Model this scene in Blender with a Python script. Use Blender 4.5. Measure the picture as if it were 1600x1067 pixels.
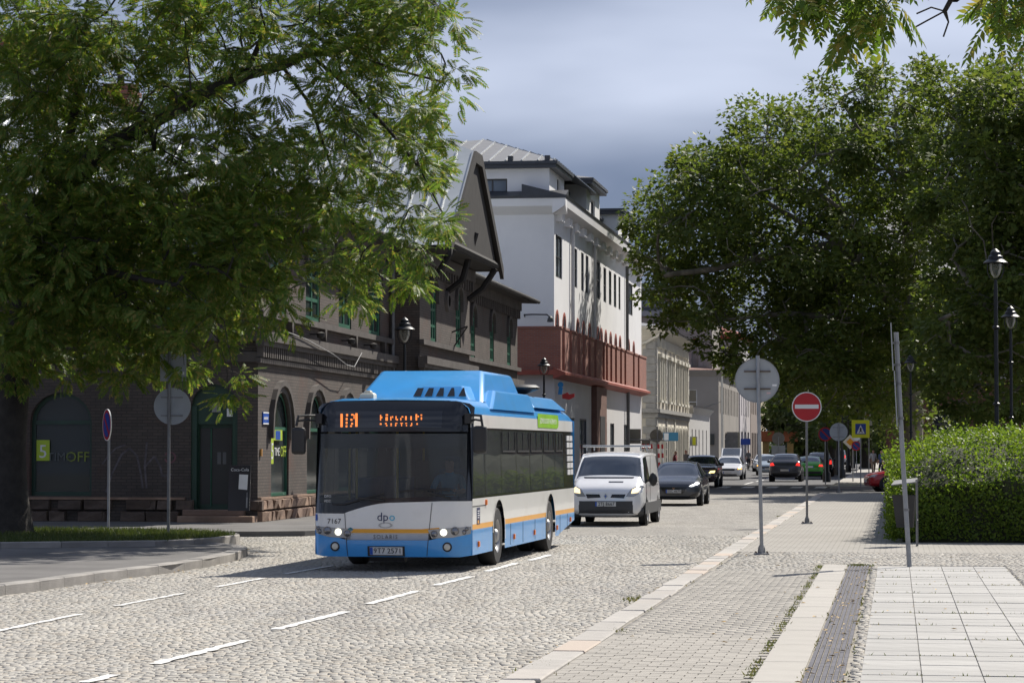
import bpy, bmesh, math, random
import numpy as np
from mathutils import Vector, Matrix
from math import radians, sin, cos, pi, sqrt, atan, atan2, tan

S = bpy.context.scene
for _o in list(bpy.data.objects):
    bpy.data.objects.remove(_o)
COL = S.collection

# ---------------------------------------------------------------- camera
H = 1.95            # eye height above the street
F = 4050.0          # focal length in pixels of a 1600 px wide picture
PITCH = atan((700.0 - 533.5) / F)
cam_data = bpy.data.cameras.new('camera')
cam_data.sensor_width = 36.0
cam_data.lens = 36.0 * F / 1600.0
cam_data.clip_start = 0.1
cam_data.clip_end = 6000.0
cam = bpy.data.objects.new('camera', cam_data)
COL.objects.link(cam)
cam.location = (0, 0, H)
cam.rotation_euler = (pi / 2 + PITCH, 0, 0)
S.camera = cam

# ---------------------------------------------------------------- light
SUN_AZ, SUN_EL = radians(36.0), radians(46.0)
TO_SUN = Vector((sin(SUN_AZ) * cos(SUN_EL), cos(SUN_AZ) * cos(SUN_EL), sin(SUN_EL)))
sun_data = bpy.data.lights.new('sun', 'SUN')
sun_data.energy = 4.7
sun_data.angle = radians(0.55)
sun_data.color = (1.0, 0.94, 0.85)
sun = bpy.data.objects.new('sun', sun_data)
COL.objects.link(sun)
sun.rotation_euler = (-TO_SUN).to_track_quat('-Z', 'Y').to_euler()
sun.location = (20, 20, 60)

world = bpy.data.worlds.new('World')
S.world = world
world.use_nodes = True
wn = world.node_tree
wn.nodes.clear()


def wnode(t, **k):
    n = wn.nodes.new(t)
    for a, b in k.items():
        setattr(n, a, b)
    return n


w_out = wnode('ShaderNodeOutputWorld')
w_bg = wnode('ShaderNodeBackground')
w_sky = wnode('ShaderNodeTexSky', sky_type='NISHITA', sun_disc=False)
w_sky.sun_elevation = SUN_EL
w_sky.sun_rotation = SUN_AZ
w_tc = wnode('ShaderNodeTexCoord')
w_map = wnode('ShaderNodeMapping')
w_map.inputs['Scale'].default_value = (1.0, 1.0, 3.2)
w_map.inputs['Location'].default_value = (5.3, 2.2, 0.33)
w_n1 = wnode('ShaderNodeTexNoise')
w_n1.inputs['Scale'].default_value = 3.2
w_n1.inputs['Detail'].default_value = 4.5
w_n1.inputs['Roughness'].default_value = 0.43
w_n1.inputs['Distortion'].default_value = 0.25
w_ramp = wnode('ShaderNodeValToRGB')
w_ramp.color_ramp.elements[0].position = 0.41
w_ramp.color_ramp.elements[0].color = (0.80, 1.06, 1.80, 1)
w_ramp.color_ramp.elements[1].position = 0.72
w_ramp.color_ramp.elements[1].color = (3.6, 3.95, 4.95, 1)
w_mix = wnode('ShaderNodeMix', data_type='RGBA')
w_mix.inputs[0].default_value = 0.93
wl = wn.links.new
wl(w_tc.outputs['Generated'], w_map.inputs['Vector'])
wl(w_map.outputs[0], w_n1.inputs['Vector'])
wl(w_n1.outputs['Fac'], w_ramp.inputs[0])
wl(w_sky.outputs[0], w_mix.inputs[6])
wl(w_ramp.outputs[0], w_mix.inputs[7])
wl(w_mix.outputs[2], w_bg.inputs['Color'])
w_bg.inputs['Strength'].default_value = 0.12
wl(w_bg.outputs[0], w_out.inputs['Surface'])

S.view_settings.view_transform = 'Standard'
S.view_settings.look = 'None'
S.view_settings.gamma = 1.0
S.view_settings.use_curve_mapping = False
S.view_settings.exposure = 0.52
S.cycles.max_bounces = 8
S.cycles.transparent_max_bounces = 12
try:
    S.cycles.use_denoising = True
except Exception:
    pass


# ---------------------------------------------------------------- layout helpers
def ray(px, py):
    u, v = px - 800.0, 533.5 - py
    d = Vector((u, F * cos(PITCH) - v * sin(PITCH), F * sin(PITCH) + v * cos(PITCH)))
    return d


def gp(px, py, z=0.0):
    """ground point that a picture position looks at"""
    d = ray(px, py)
    t = (z - H) / d.z
    return Vector((d.x * t, d.y * t, z))


def at(px, py, Y):
    """point at depth Y metres that a picture position looks at"""
    d = ray(px, py)
    t = Y / d.y
    return Vector((d.x * t, Y, H + d.z * t))


def gx(px, Y):
    """ground point at depth Y under picture column px"""
    return Vector(((px - 800.0) / F * Y, Y, 0.0))


ROAD_S = 0.148
ROAD_A = -atan(ROAD_S)                 # rotation of everything laid out along the street
DIRV = Vector((sin(-ROAD_A), cos(-ROAD_A), 0))
RGT = Vector((cos(-ROAD_A), -sin(-ROAD_A), 0))
ORG = Vector((-21.6 * ROAD_S, 0, 0))


def rf(v, u, z=0.0):
    """street frame: u metres away from the camera, v metres right of the near kerb"""
    p = ORG + DIRV * u + RGT * v
    return Vector((p.x, p.y, z))


# ---------------------------------------------------------------- materials
MATS = {}


def nm(name):
    m = bpy.data.materials.new(name)
    m.use_nodes = True
    nt = m.node_tree
    nt.nodes.clear()
    o = nt.nodes.new('ShaderNodeOutputMaterial')
    b = nt.nodes.new('ShaderNodeBsdfPrincipled')
    nt.links.new(b.outputs[0], o.inputs['Surface'])
    return m, nt, b, o


def N(nt, t, **k):
    n = nt.nodes.new(t)
    for a, b in k.items():
        setattr(n, a, b)
    return n


def mixc(nt, fac, a, b, blend='MIX'):
    n = N(nt, 'ShaderNodeMix', data_type='RGBA', blend_type=blend)
    for sock, val in ((n.inputs[0], fac), (n.inputs[6], a), (n.inputs[7], b)):
        if hasattr(val, 'is_linked') or hasattr(val, 'links'):
            nt.links.new(val, sock)
        elif isinstance(val, (int, float)):
            sock.default_value = val
        else:
            sock.default_value = (val[0], val[1], val[2], 1)
    return n.outputs[2]


def noise(nt, vec, scale, detail=4, rough=0.55):
    n = N(nt, 'ShaderNodeTexNoise')
    n.inputs['Scale'].default_value = scale
    n.inputs['Detail'].default_value = detail
    n.inputs['Roughness'].default_value = rough
    if vec is not None:
        nt.links.new(vec, n.inputs['Vector'])
    return n.outputs['Fac']


def ramp(nt, fac, a, b):
    n = N(nt, 'ShaderNodeMapRange')
    n.inputs['From Min'].default_value = a
    n.inputs['From Max'].default_value = b
    nt.links.new(fac, n.inputs[0])
    return n.outputs[0]


def sc(c, k):
    return (min(1, c[0] * k), min(1, c[1] * k), min(1, c[2] * k))


def mat(name, col, rough=0.6, metal=0.0, var=0.12, scale=3.0, bump=0.0, bscale=40.0, island=0.0,
        col2=None, c2lo=0.5, c2hi=0.7, c2scale=1.2, coat=0.0, emit=0.0, spec=0.5, island2=None):
    if name in MATS:
        return MATS[name]
    m, nt, b, o = nm(name)
    tc = N(nt, 'ShaderNodeTexCoord').outputs['Object']
    c = mixc(nt, ramp(nt, noise(nt, tc, scale), 0.3, 0.7), sc(col, 1 - var), sc(col, 1 + var))
    if col2 is not None:
        c = mixc(nt, ramp(nt, noise(nt, tc, c2scale, 5, 0.6), c2lo, c2hi), c, col2)
    if island:
        g = N(nt, 'ShaderNodeNewGeometry').outputs['Random Per Island']
        oi = N(nt, 'ShaderNodeObjectInfo').outputs['Random']
        ad = N(nt, 'ShaderNodeMath', operation='ADD')
        nt.links.new(g, ad.inputs[0])
        nt.links.new(oi, ad.inputs[1])
        fr = N(nt, 'ShaderNodeMath', operation='FRACT')
        nt.links.new(ad.outputs[0], fr.inputs[0])
        k = N(nt, 'ShaderNodeMapRange')
        k.inputs['To Min'].default_value = 1 - island
        k.inputs['To Max'].default_value = 1 + island
        nt.links.new(fr.outputs[0], k.inputs[0])
        cc = N(nt, 'ShaderNodeVectorMath', operation='SCALE')
        nt.links.new(c, cc.inputs[0])
        nt.links.new(k.outputs[0], cc.inputs['Scale'])
        c = cc.outputs[0]
        if island2 is not None:
            wn_ = N(nt, 'ShaderNodeTexWhiteNoise', noise_dimensions='1D')
            nt.links.new(fr.outputs[0], wn_.inputs['W'])
            c = mixc(nt, ramp(nt, wn_.outputs['Value'], 0.55, 1.0), c, island2)
    nt.links.new(c, b.inputs['Base Color'])
    b.inputs['Roughness'].default_value = rough
    b.inputs['Metallic'].default_value = metal
    b.inputs['Specular IOR Level'].default_value = spec
    if coat:
        b.inputs['Coat Weight'].default_value = coat
        b.inputs['Coat Roughness'].default_value = 0.05
    if emit:
        nt.links.new(c, b.inputs['Emission Color'])
        b.inputs['Emission Strength'].default_value = emit
    if bump:
        bp = N(nt, 'ShaderNodeBump')
        bp.inputs['Strength'].default_value = bump
        bp.inputs['Distance'].default_value = 0.02
        nt.links.new(noise(nt, tc, bscale, 3), bp.inputs['Height'])
        nt.links.new(bp.outputs[0], b.inputs['Normal'])
    MATS[name] = m
    return m


def leafmat(name, cols, trans=0.35, rough=0.45):
    if name in MATS:
        return MATS[name]
    m, nt, b, o = nm(name)
    g = N(nt, 'ShaderNodeNewGeometry').outputs['Random Per Island']
    r = N(nt, 'ShaderNodeValToRGB')
    els = r.color_ramp.elements
    els[0].position = 0
    els[0].color = (*cols[0], 1)
    els[1].position = 1
    els[1].color = (*cols[-1], 1)
    for i, c in enumerate(cols[1:-1]):
        e = els.new((i + 1) / (len(cols) - 1))
        e.color = (*c, 1)
    nt.links.new(g, r.inputs[0])
    tc = N(nt, 'ShaderNodeTexCoord').outputs['Object']
    c = mixc(nt, ramp(nt, noise(nt, tc, 0.6, 3), 0.3, 0.7), r.outputs[0], (0.72, 0.72, 0.6), 'MULTIPLY')
    nt.links.new(c, b.inputs['Base Color'])
    b.inputs['Roughness'].default_value = rough
    b.inputs['Specular IOR Level'].default_value = 0.28
    t = N(nt, 'ShaderNodeBsdfTranslucent')
    c2 = mixc(nt, 1.0, c, (1.3, 1.35, 0.65), 'MULTIPLY')
    nt.links.new(c2, t.inputs['Color'])
    mx = N(nt, 'ShaderNodeMixShader')
    mx.inputs[0].default_value = trans
    nt.links.new(b.outputs[0], mx.inputs[1])
    nt.links.new(t.outputs[0], mx.inputs[2])
    nt.links.new(mx.outputs[0], o.inputs['Surface'])
    MATS[name] = m
    return m


def glassmat(name, tint, rough=0.02, tr=0.5, ior=1.6):
    """tinted pane: part see-through, part mirror by Fresnel"""
    if name in MATS:
        return MATS[name]
    m, nt, b, o = nm(name)
    b.inputs['Base Color'].default_value = (*sc(tint, 0.35), 1)
    b.inputs['Roughness'].default_value = rough
    b.inputs['IOR'].default_value = 1.52
    b.inputs['Metallic'].default_value = 0.0
    b.inputs['Specular IOR Level'].default_value = 0.75
    t = N(nt, 'ShaderNodeBsdfTransparent')
    t.inputs['Color'].default_value = (*tint, 1)
    fr = N(nt, 'ShaderNodeFresnel')
    fr.inputs['IOR'].default_value = ior
    mp = N(nt, 'ShaderNodeMapRange')
    mp.inputs['To Min'].default_value = 1 - tr
    nt.links.new(fr.outputs[0], mp.inputs[0])
    mx = N(nt, 'ShaderNodeMixShader')
    nt.links.new(mp.outputs[0], mx.inputs[0])
    nt.links.new(t.outputs[0], mx.inputs[1])
    nt.links.new(b.outputs[0], mx.inputs[2])
    nt.links.new(mx.outputs[0], o.inputs['Surface'])
    MATS[name] = m
    return m


def brickmat(name, c1, c2, mortar, bw=0.25, bh=0.075, ms=0.012, rough=0.85, patch=None, bump=0.4,
             plo=0.52, phi=0.7, offset=0.5, pscale=0.5, stain=0.35):
    """bricks too small to pick apart: u runs along the wall, v is height"""
    if name in MATS:
        return MATS[name]
    m, nt, b, o = nm(name)
    tc = N(nt, 'ShaderNodeTexCoord').outputs['Object']
    sp = N(nt, 'ShaderNodeSeparateXYZ')
    nt.links.new(tc, sp.inputs[0])
    ad = N(nt, 'ShaderNodeMath', operation='ADD')
    nt.links.new(sp.outputs[0], ad.inputs[0])
    nt.links.new(sp.outputs[1], ad.inputs[1])
    cb = N(nt, 'ShaderNodeCombineXYZ')
    nt.links.new(ad.outputs[0], cb.inputs[0])
    nt.links.new(sp.outputs[2], cb.inputs[1])
    br = N(nt, 'ShaderNodeTexBrick')
    br.offset = offset
    br.inputs['Color1'].default_value = (*c1, 1)
    br.inputs['Color2'].default_value = (*c2, 1)
    br.inputs['Mortar'].default_value = (*mortar, 1)
    br.inputs['Scale'].default_value = 1.0
    br.inputs['Mortar Size'].default_value = ms
    br.inputs['Brick Width'].default_value = bw
    br.inputs['Row Height'].default_value = bh
    nt.links.new(cb.outputs[0], br.inputs['Vector'])
    c = br.outputs['Color']
    if patch is not None:
        c = mixc(nt, ramp(nt, noise(nt, tc, pscale, 6, 0.65), plo, phi), c, patch)
    c = mixc(nt, ramp(nt, noise(nt, tc, 0.9, 6, 0.6), 0.35, 0.75), c, (1 - stain, 1 - stain, 1 - stain), 'MULTIPLY')
    nt.links.new(c, b.inputs['Base Color'])
    b.inputs['Roughness'].default_value = rough
    bp = N(nt, 'ShaderNodeBump')
    bp.inputs['Strength'].default_value = bump
    bp.inputs['Distance'].default_value = 0.01
    inv = N(nt, 'ShaderNodeMath', operation='SUBTRACT')
    inv.inputs[0].default_value = 1.0
    nt.links.new(br.outputs['Fac'], inv.inputs[1])
    nt.links.new(inv.outputs[0], bp.inputs['Height'])
    nt.links.new(bp.outputs[0], b.inputs['Normal'])
    MATS[name] = m
    return m


# ---------------------------------------------------------------- mesh builder
class MB:
    def __init__(self):
        self.v, self.f, self.m = [], [], []

    def poly(self, pts, m=0):
        k = len(self.v)
        self.v += [tuple(p) for p in pts]
        self.f.append(tuple(range(k, k + len(pts))))
        self.m.append(m)
        return self

    def mesh(self, vs, fs, m=0):
        k = len(self.v)
        self.v += [tuple(p) for p in vs]
        for f in fs:
            self.f.append(tuple(i + k for i in f))
            self.m.append(m)
        return self

    def box(self, x0, x1, y0, y1, z0, z1, m=0):
        vs = [(x, y, z) for z in (z0, z1) for y in (y0, y1) for x in (x0, x1)]
        return self.mesh(vs, [(0, 2, 3, 1), (4, 5, 7, 6), (0, 1, 5, 4), (1, 3, 7, 5), (3, 2, 6, 7), (2, 0, 4, 6)], m)

    def cbox(self, x0, x1, y0, y1, z0, z1, c=0.01, m=0):
        """box with a chamfered top rim"""
        vs = [(x0, y0, z0), (x1, y0, z0), (x1, y1, z0), (x0, y1, z0),
              (x0, y0, z1 - c), (x1, y0, z1 - c), (x1, y1, z1 - c), (x0, y1, z1 - c),
              (x0 + c, y0 + c, z1), (x1 - c, y0 + c, z1), (x1 - c, y1 - c, z1), (x0 + c, y1 - c, z1)]
        fs = []
        for a in (0, 4):
            for i in range(4):
                j = (i + 1) % 4
                fs.append((a + i, a + j, a + 4 + j, a + 4 + i))
        fs.append((8, 9, 10, 11))
        return self.mesh(vs, fs, m)

    def prism(self, pts, axis, a0, a1, m=0):
        """2D outline extruded along axis: 'x' uses (y,z), 'y' uses (x,z), 'z' uses (x,y)"""
        def mk(p, a):
            return {'x': (a, p[0], p[1]), 'y': (p[0], a, p[1]), 'z': (p[0], p[1], a)}[axis]
        n = len(pts)
        vs = [mk(p, a0) for p in pts] + [mk(p, a1) for p in pts]
        fs = [tuple(range(n - 1, -1, -1)), tuple(range(n, 2 * n))]
        for i in range(n):
            j = (i + 1) % n
            fs.append((i, j, n + j, n + i))
        return self.mesh(vs, fs, m)

    def tube(self, pts, r, n=8, m=0, cap=True):
        pts = [Vector(p) for p in pts]
        rs = r if isinstance(r, (list, tuple)) else [r] * len(pts)
        rings = []
        ref = None
        for i, p in enumerate(pts):
            t = (pts[min(i + 1, len(pts) - 1)] - pts[max(i - 1, 0)])
            if t.length < 1e-9:
                t = Vector((0, 0, 1))
            t.normalize()
            if ref is None:
                ref = Vector((1, 0, 0)) if abs(t.x) < 0.8 else Vector((0, 1, 0))
            a = (ref - t * ref.dot(t)).normalized()
            ref = a
            b = t.cross(a)
            rings.append([p + (a * cos(2 * pi * k / n) + b * sin(2 * pi * k / n)) * rs[i] for k in range(n)])
        vs = [q for rg in rings for q in rg]
        fs = []
        for i in range(len(pts) - 1):
            for k in range(n):
                l = (k + 1) % n
                fs.append((i * n + k, i * n + l, (i + 1) * n + l, (i + 1) * n + k))
        if cap:
            fs.append(tuple(range(n - 1, -1, -1)))
            fs.append(tuple(range((len(pts) - 1) * n, len(pts) * n)))
        return self.mesh(vs, fs, m)

    def lathe(self, prof, c=(0, 0, 0), n=16, axis='z', m=0, a0=0.0, a1=2 * pi):
        vs, fs = [], []
        full = abs(a1 - a0 - 2 * pi) < 1e-6
        cnt = n if full else n + 1
        for r, h in prof:
            for k in range(cnt):
                a = a0 + (a1 - a0) * k / n
                p = (r * cos(a), r * sin(a), h)
                if axis == 'x':
                    p = (p[2], p[0], p[1])
                elif axis == 'y':
                    p = (p[0], p[2], p[1])
                vs.append((p[0] + c[0], p[1] + c[1], p[2] + c[2]))
        for i in range(len(prof) - 1):
            for k in range(n):
                l = (k + 1) % cnt
                fs.append((i * cnt + k, i * cnt + l, (i + 1) * cnt + l, (i + 1) * cnt + k))
        return self.mesh(vs, fs, m)

    def ball(self, c, r, n=10, m=0, sx=1, sy=1, sz=1):
        vs, fs = [], []
        k = n // 2
        for i in range(k + 1):
            a = pi * i / k
            for j in range(n):
                b = 2 * pi * j / n
                vs.append((c[0] + sx * r * sin(a) * cos(b), c[1] + sy * r * sin(a) * sin(b), c[2] + sz * r * cos(a)))
        for i in range(k):
            for j in range(n):
                l = (j + 1) % n
                fs.append((i * n + j, (i + 1) * n + j, (i + 1) * n + l, i * n + l))
        return self.mesh(vs, fs, m)

    def data(self, name, mats):
        me = bpy.data.meshes.new(name)
        me.from_pydata(self.v, [], self.f)
        for q in (mats if isinstance(mats, (list, tuple)) else [mats]):
            me.materials.append(q)
        if any(self.m):
            me.polygons.foreach_set('material_index', self.m)
        return me

    def build(self, name, mats, parent=None, smooth=False, bevel=0.0, merge=False, fix=False):
        me = self.data(name, mats)
        if merge or fix:
            bm = bmesh.new()
            bm.from_mesh(me)
            if merge:
                bmesh.ops.remove_doubles(bm, verts=bm.verts, dist=1e-4)
            bmesh.ops.recalc_face_normals(bm, faces=bm.faces)
            bm.to_mesh(me)
            bm.free()
        o = link(name, me, parent)
        if smooth:
            me.polygons.foreach_set('use_smooth', [True] * len(me.polygons))
            if smooth != 'all':
                try:
                    me.set_sharp_from_angle(angle=radians(40))
                except Exception:
                    pass
        if bevel:
            md = o.modifiers.new('bevel', 'BEVEL')
            md.width = bevel
            md.segments = 2
            md.limit_method = 'ANGLE'
        return o


def link(name, data, parent=None, loc=None, rz=None):
    o = bpy.data.objects.new(name, data)
    COL.objects.link(o)
    if parent is not None:
        o.parent = parent
    if loc is not None:
        o.location = loc
    if rz is not None:
        o.rotation_euler = (0, 0, rz)
    return o


def tag(o, label=None, cat=None, group=None, kind=None):
    if label:
        o['label'] = label
    if cat:
        o['category'] = cat
    if group:
        o['group'] = group
    if kind:
        o['kind'] = kind
    return o


def thing(name, label, cat, loc=(0, 0, 0), rz=0.0, group=None):
    o = link(name, None, None, loc, rz)
    o.empty_display_size = 0.3
    return tag(o, label, cat, group)


def arr_mesh(name, V, T, mats, parent=None, mi=None, smooth=False):
    """mesh from numpy arrays of points and triangles (or quads)"""
    me = bpy.data.meshes.new(name)
    V = np.asarray(V, dtype=np.float32)
    T = np.asarray(T, dtype=np.int32)
    k = T.shape[1]
    me.vertices.add(len(V))
    me.vertices.foreach_set('co', V.ravel())
    me.loops.add(T.size)
    me.loops.foreach_set('vertex_index', T.ravel())
    me.polygons.add(len(T))
    me.polygons.foreach_set('loop_start', np.arange(0, T.size, k, dtype=np.int32))
    if mi is not None:
        me.polygons.foreach_set('material_index', np.asarray(mi, dtype=np.int32))
    for q in (mats if isinstance(mats, (list, tuple)) else [mats]):
        me.materials.append(q)
    me.update(calc_edges=True)
    if smooth:
        me.polygons.foreach_set('use_smooth', [True] * len(T))
    return link(name, me, parent)


def scatter(TV, TF, M, P):
    """copies of a small template: M (n,3,3) column frames, P (n,3) places"""
    TV = np.asarray(TV, float)
    TF = np.asarray(TF, int)
    V = np.einsum('nij,kj->nki', M, TV) + P[:, None, :]
    n, k = V.shape[:2]
    T = TF[None] + (np.arange(n) * k)[:, None, None]
    return V.reshape(-1, 3), T.reshape(-1, TF.shape[1])


_TXT = {}


def text_geo(s, size=1.0, spacing=1.0, align='CENTER'):
    """lettering as flat faces in its own x-y plane"""
    key = (s, size, spacing, align)
    if key in _TXT:
        return _TXT[key]
    cu = bpy.data.curves.new('lettering', 'FONT')
    cu.body = s
    cu.size = size
    cu.space_character = spacing
    cu.align_x = align
    cu.align_y = 'CENTER'
    cu.resolution_u = 2
    o = bpy.data.objects.new('lettering', cu)
    COL.objects.link(o)
    dg = bpy.context.evaluated_depsgraph_get()
    ev = o.evaluated_get(dg)
    me = ev.to_mesh()
    vs = [tuple(v.co) for v in me.vertices]
    fs = [tuple(p.vertices) for p in me.polygons]
    ev.to_mesh_clear()
    bpy.data.objects.remove(o)
    bpy.data.curves.remove(cu)
    _TXT[key] = (vs, fs)
    return vs, fs


def text(name, s, size, mp, material, parent, spacing=1.0, align='CENTER'):
    vs, fs = text_geo(s, size, spacing, align)
    b = MB()
    b.mesh([mp(v[0], v[1]) for v in vs], fs)
    return b.build(name, material, parent)


def patch(poly, mp, cx=(), cz=()):
    """flat outline cut along lines and bent onto a surface; returns MB"""
    bm = bmesh.new()
    bm.faces.new([bm.verts.new((p[0], 0, p[1])) for p in poly])
    for c in cx:
        bmesh.ops.bisect_plane(bm, geom=bm.verts[:] + bm.edges[:] + bm.faces[:], plane_co=(c, 0, 0), plane_no=(1, 0, 0))
    for c in cz:
        bmesh.ops.bisect_plane(bm, geom=bm.verts[:] + bm.edges[:] + bm.faces[:], plane_co=(0, 0, c), plane_no=(0, 0, 1))
    bm.verts.index_update()
    b = MB()
    b.mesh([mp(v.co.x, v.co.z) for v in bm.verts], [tuple(v.index for v in f.verts) for f in bm.faces])
    bm.free()
    return b


def fr(a, b, n):
    return [a + (b - a) * i / n for i in range(n + 1)]
# ================================================================ ground, road, pavements
R = random.Random(7)
NR = np.random.default_rng(7)

M_ground = mat('earth', (0.16, 0.15, 0.13), 0.9, var=0.3, scale=0.4)
M_sett = mat('granite_sett', (0.395, 0.378, 0.34), 0.8, var=0.10, scale=0.35, island=0.09, bump=0.12, bscale=60,
             island2=(0.41, 0.37, 0.31), col2=(0.31, 0.30, 0.285), c2lo=0.52, c2hi=0.8, c2scale=0.22)
def wear(m, k=0.16):
    """stains and traffic-polished lanes over a road material (long patches along the street)"""
    nt = m.node_tree
    b = [n for n in nt.nodes if n.type == 'BSDF_PRINCIPLED'][0]
    src = b.inputs['Base Color'].links[0].from_socket
    geo = N(nt, 'ShaderNodeNewGeometry').outputs['Position']
    mp = N(nt, 'ShaderNodeMapping')
    mp.inputs['Rotation'].default_value = (0, 0, -ROAD_A)
    mp.inputs['Scale'].default_value = (1.1, 0.07, 1)
    nt.links.new(geo, mp.inputs['Vector'])
    c = mixc(nt, ramp(nt, noise(nt, mp.outputs[0], 1.0, 4), 0.42, 0.72), src, (1 - k, 1 - k, 1 - k * 0.95), 'MULTIPLY')
    c = mixc(nt, ramp(nt, noise(nt, geo, 0.5, 5, 0.6), 0.60, 0.78), c, (0.78, 0.77, 0.76), 'MULTIPLY')
    mp2 = N(nt, 'ShaderNodeMapping')
    mp2.inputs['Rotation'].default_value = (0, 0, -ROAD_A)
    mp2.inputs['Scale'].default_value = (3.2, 0.55, 1)
    nt.links.new(geo, mp2.inputs['Vector'])
    c = mixc(nt, ramp(nt, noise(nt, mp2.outputs[0], 1.0, 3, 0.7), 0.45, 0.75), c, (0.80, 0.79, 0.78), 'MULTIPLY')
    nt.links.new(c, b.inputs['Base Color'])
    return m


wear(M_sett)
M_joint = mat('sandy_joint', (0.27, 0.25, 0.215), 0.95, var=0.3, scale=6)
M_asphalt = mat('asphalt', (0.075, 0.075, 0.078), 0.85, var=0.25, scale=0.7, bump=0.3, bscale=120)
M_asphalt2 = mat('pavement_asphalt', (0.13, 0.125, 0.12), 0.9, var=0.25, scale=0.8, bump=0.3, bscale=90)
M_paint = mat('road_paint', (0.80, 0.80, 0.78), 0.6, var=0.06, scale=9, col2=(0.47, 0.455, 0.42), c2lo=0.46, c2hi=0.62, c2scale=9)
M_kerb = mat('kerb_granite', (0.375, 0.355, 0.325), 0.8, var=0.10, scale=4, island=0.10, bump=0.25, bscale=50,
             island2=(0.45, 0.37, 0.30))
M_kerb_old = mat('kerb_granite_weathered', (0.27, 0.255, 0.235), 0.85, var=0.22, scale=2, island=0.12, bump=0.4, bscale=40)
M_paver = mat('concrete_paver', (0.325, 0.305, 0.27), 0.85, var=0.08, scale=1.0, island=0.07, bump=0.2, bscale=120)
M_slab = mat('stone_slab', (0.335, 0.328, 0.31), 0.75, var=0.10, scale=2.5, island=0.10, bump=0.15, bscale=60,
             col2=(0.30, 0.29, 0.275), c2lo=0.5, c2hi=0.75, c2scale=0.9)
M_border = mat('border_concrete', (0.375, 0.355, 0.32), 0.85, var=0.06, scale=3, island=0.05, bump=0.2, bscale=90)
M_iron = mat('grating_iron', (0.085, 0.082, 0.095), 0.55, 0.4, var=0.25, scale=8)
M_moss = leafmat('weed_green', [(0.08, 0.12, 0.03), (0.15, 0.17, 0.05), (0.30, 0.25, 0.11)], 0.25)
M_grass = leafmat('grass_green', [(0.045, 0.075, 0.018), (0.08, 0.115, 0.03), (0.13, 0.14, 0.05)], 0.3)
M_deadleaf = mat('fallen_leaf_yellow', (0.42, 0.28, 0.10), 0.7, var=0.3, scale=4, island=0.35)


def farsett(name, base, s=9.0):
    """setts seen too far off to pick apart"""
    m, nt, b, o = nm(name)
    tc = N(nt, 'ShaderNodeTexCoord').outputs['Object']
    mp = N(nt, 'ShaderNodeMapping')
    mp.inputs['Rotation'].default_value = (0, 0, -ROAD_A)
    nt.links.new(tc, mp.inputs['Vector'])
    v = N(nt, 'ShaderNodeTexVoronoi')
    v.inputs['Scale'].default_value = s
    nt.links.new(mp.outputs[0], v.inputs['Vector'])
    v2 = N(nt, 'ShaderNodeTexVoronoi', feature='DISTANCE_TO_EDGE')
    v2.inputs['Scale'].default_value = s
    nt.links.new(mp.outputs[0], v2.inputs['Vector'])
    c = mixc(nt, v.outputs['Color'], sc(base, 0.85), sc(base, 1.12))
    c = mixc(nt, ramp(nt, noise(nt, tc, 0.25, 5), 0.35, 0.7), c, (0.86, 0.85, 0.84), 'MULTIPLY')
    c = mixc(nt, ramp(nt, v2.outputs['Distance'], 0.0, 0.10), sc(base, 0.45), c)
    nt.links.new(c, b.inputs['Base Color'])
    b.inputs['Roughness'].default_value = 0.85
    bp = N(nt, 'ShaderNodeBump')
    bp.inputs['Strength'].default_value = 0.6
    bp.inputs['Distance'].default_value = 0.02
    nt.links.new(ramp(nt, v2.outputs['Distance'], 0.0, 0.2), bp.inputs['Height'])
    nt.links.new(bp.outputs[0], b.inputs['Normal'])
    MATS[name] = m
    return m


M_farsett = wear(farsett('distant_setts', (0.335, 0.318, 0.284)))


def farpaver(name):
    m, nt, b, o = nm(name)
    tc = N(nt, 'ShaderNodeTexCoord').outputs['Object']
    mp = N(nt, 'ShaderNodeMapping')
    mp.inputs['Rotation'].default_value = (0, 0, -ROAD_A)
    nt.links.new(tc, mp.inputs['Vector'])
    br = N(nt, 'ShaderNodeTexBrick')
    br.inputs['Color1'].default_value = (0.325, 0.305, 0.27, 1)
    br.inputs['Color2'].default_value = (0.29, 0.275, 0.245, 1)
    br.inputs['Mortar'].default_value = (0.19, 0.18, 0.16, 1)
    br.inputs['Scale'].default_value = 1.0
    br.inputs['Mortar Size'].default_value = 0.012
    br.inputs['Brick Width'].default_value = 0.2
    br.inputs['Row Height'].default_value = 0.33
    nt.links.new(mp.outputs[0], br.inputs['Vector'])
    c = mixc(nt, ramp(nt, noise(nt, tc, 0.35, 5), 0.35, 0.7), br.outputs['Color'], (0.84, 0.83, 0.82), 'MULTIPLY')
    nt.links.new(c, b.inputs['Base Color'])
    b.inputs['Roughness'].default_value = 0.85
    MATS[name] = m
    return m


M_farpaver = farpaver('distant_pavers')

g = MB()
g.poly([(-900, -60, -0.06), (900, -60, -0.06), (900, 1500, -0.06), (-900, 1500, -0.06)])
ground = tag(g.build('ground', M_ground), kind='structure')

# --- outlines
ISLAND = [(-6.95, 33.7), (-6.46, 35.7), (-6.14, 37.6), (-5.72, 39.3), (-5.30, 40.9), (-5.0, 43.0), (-4.80, 45.2), (-4.80, 47.2),
          (-4.95, 48.4), (-5.35, 49.4)]
GRASS = [(-14.0, 47.3), (-9.4, 47.5), (-6.5, 48.6), (-5.75, 50.0), (-5.5, 51.4), (-5.6, 52.6), (-6.4, 54.2), (-8.0, 55.6), (-14.0, 56.0)]


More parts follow.
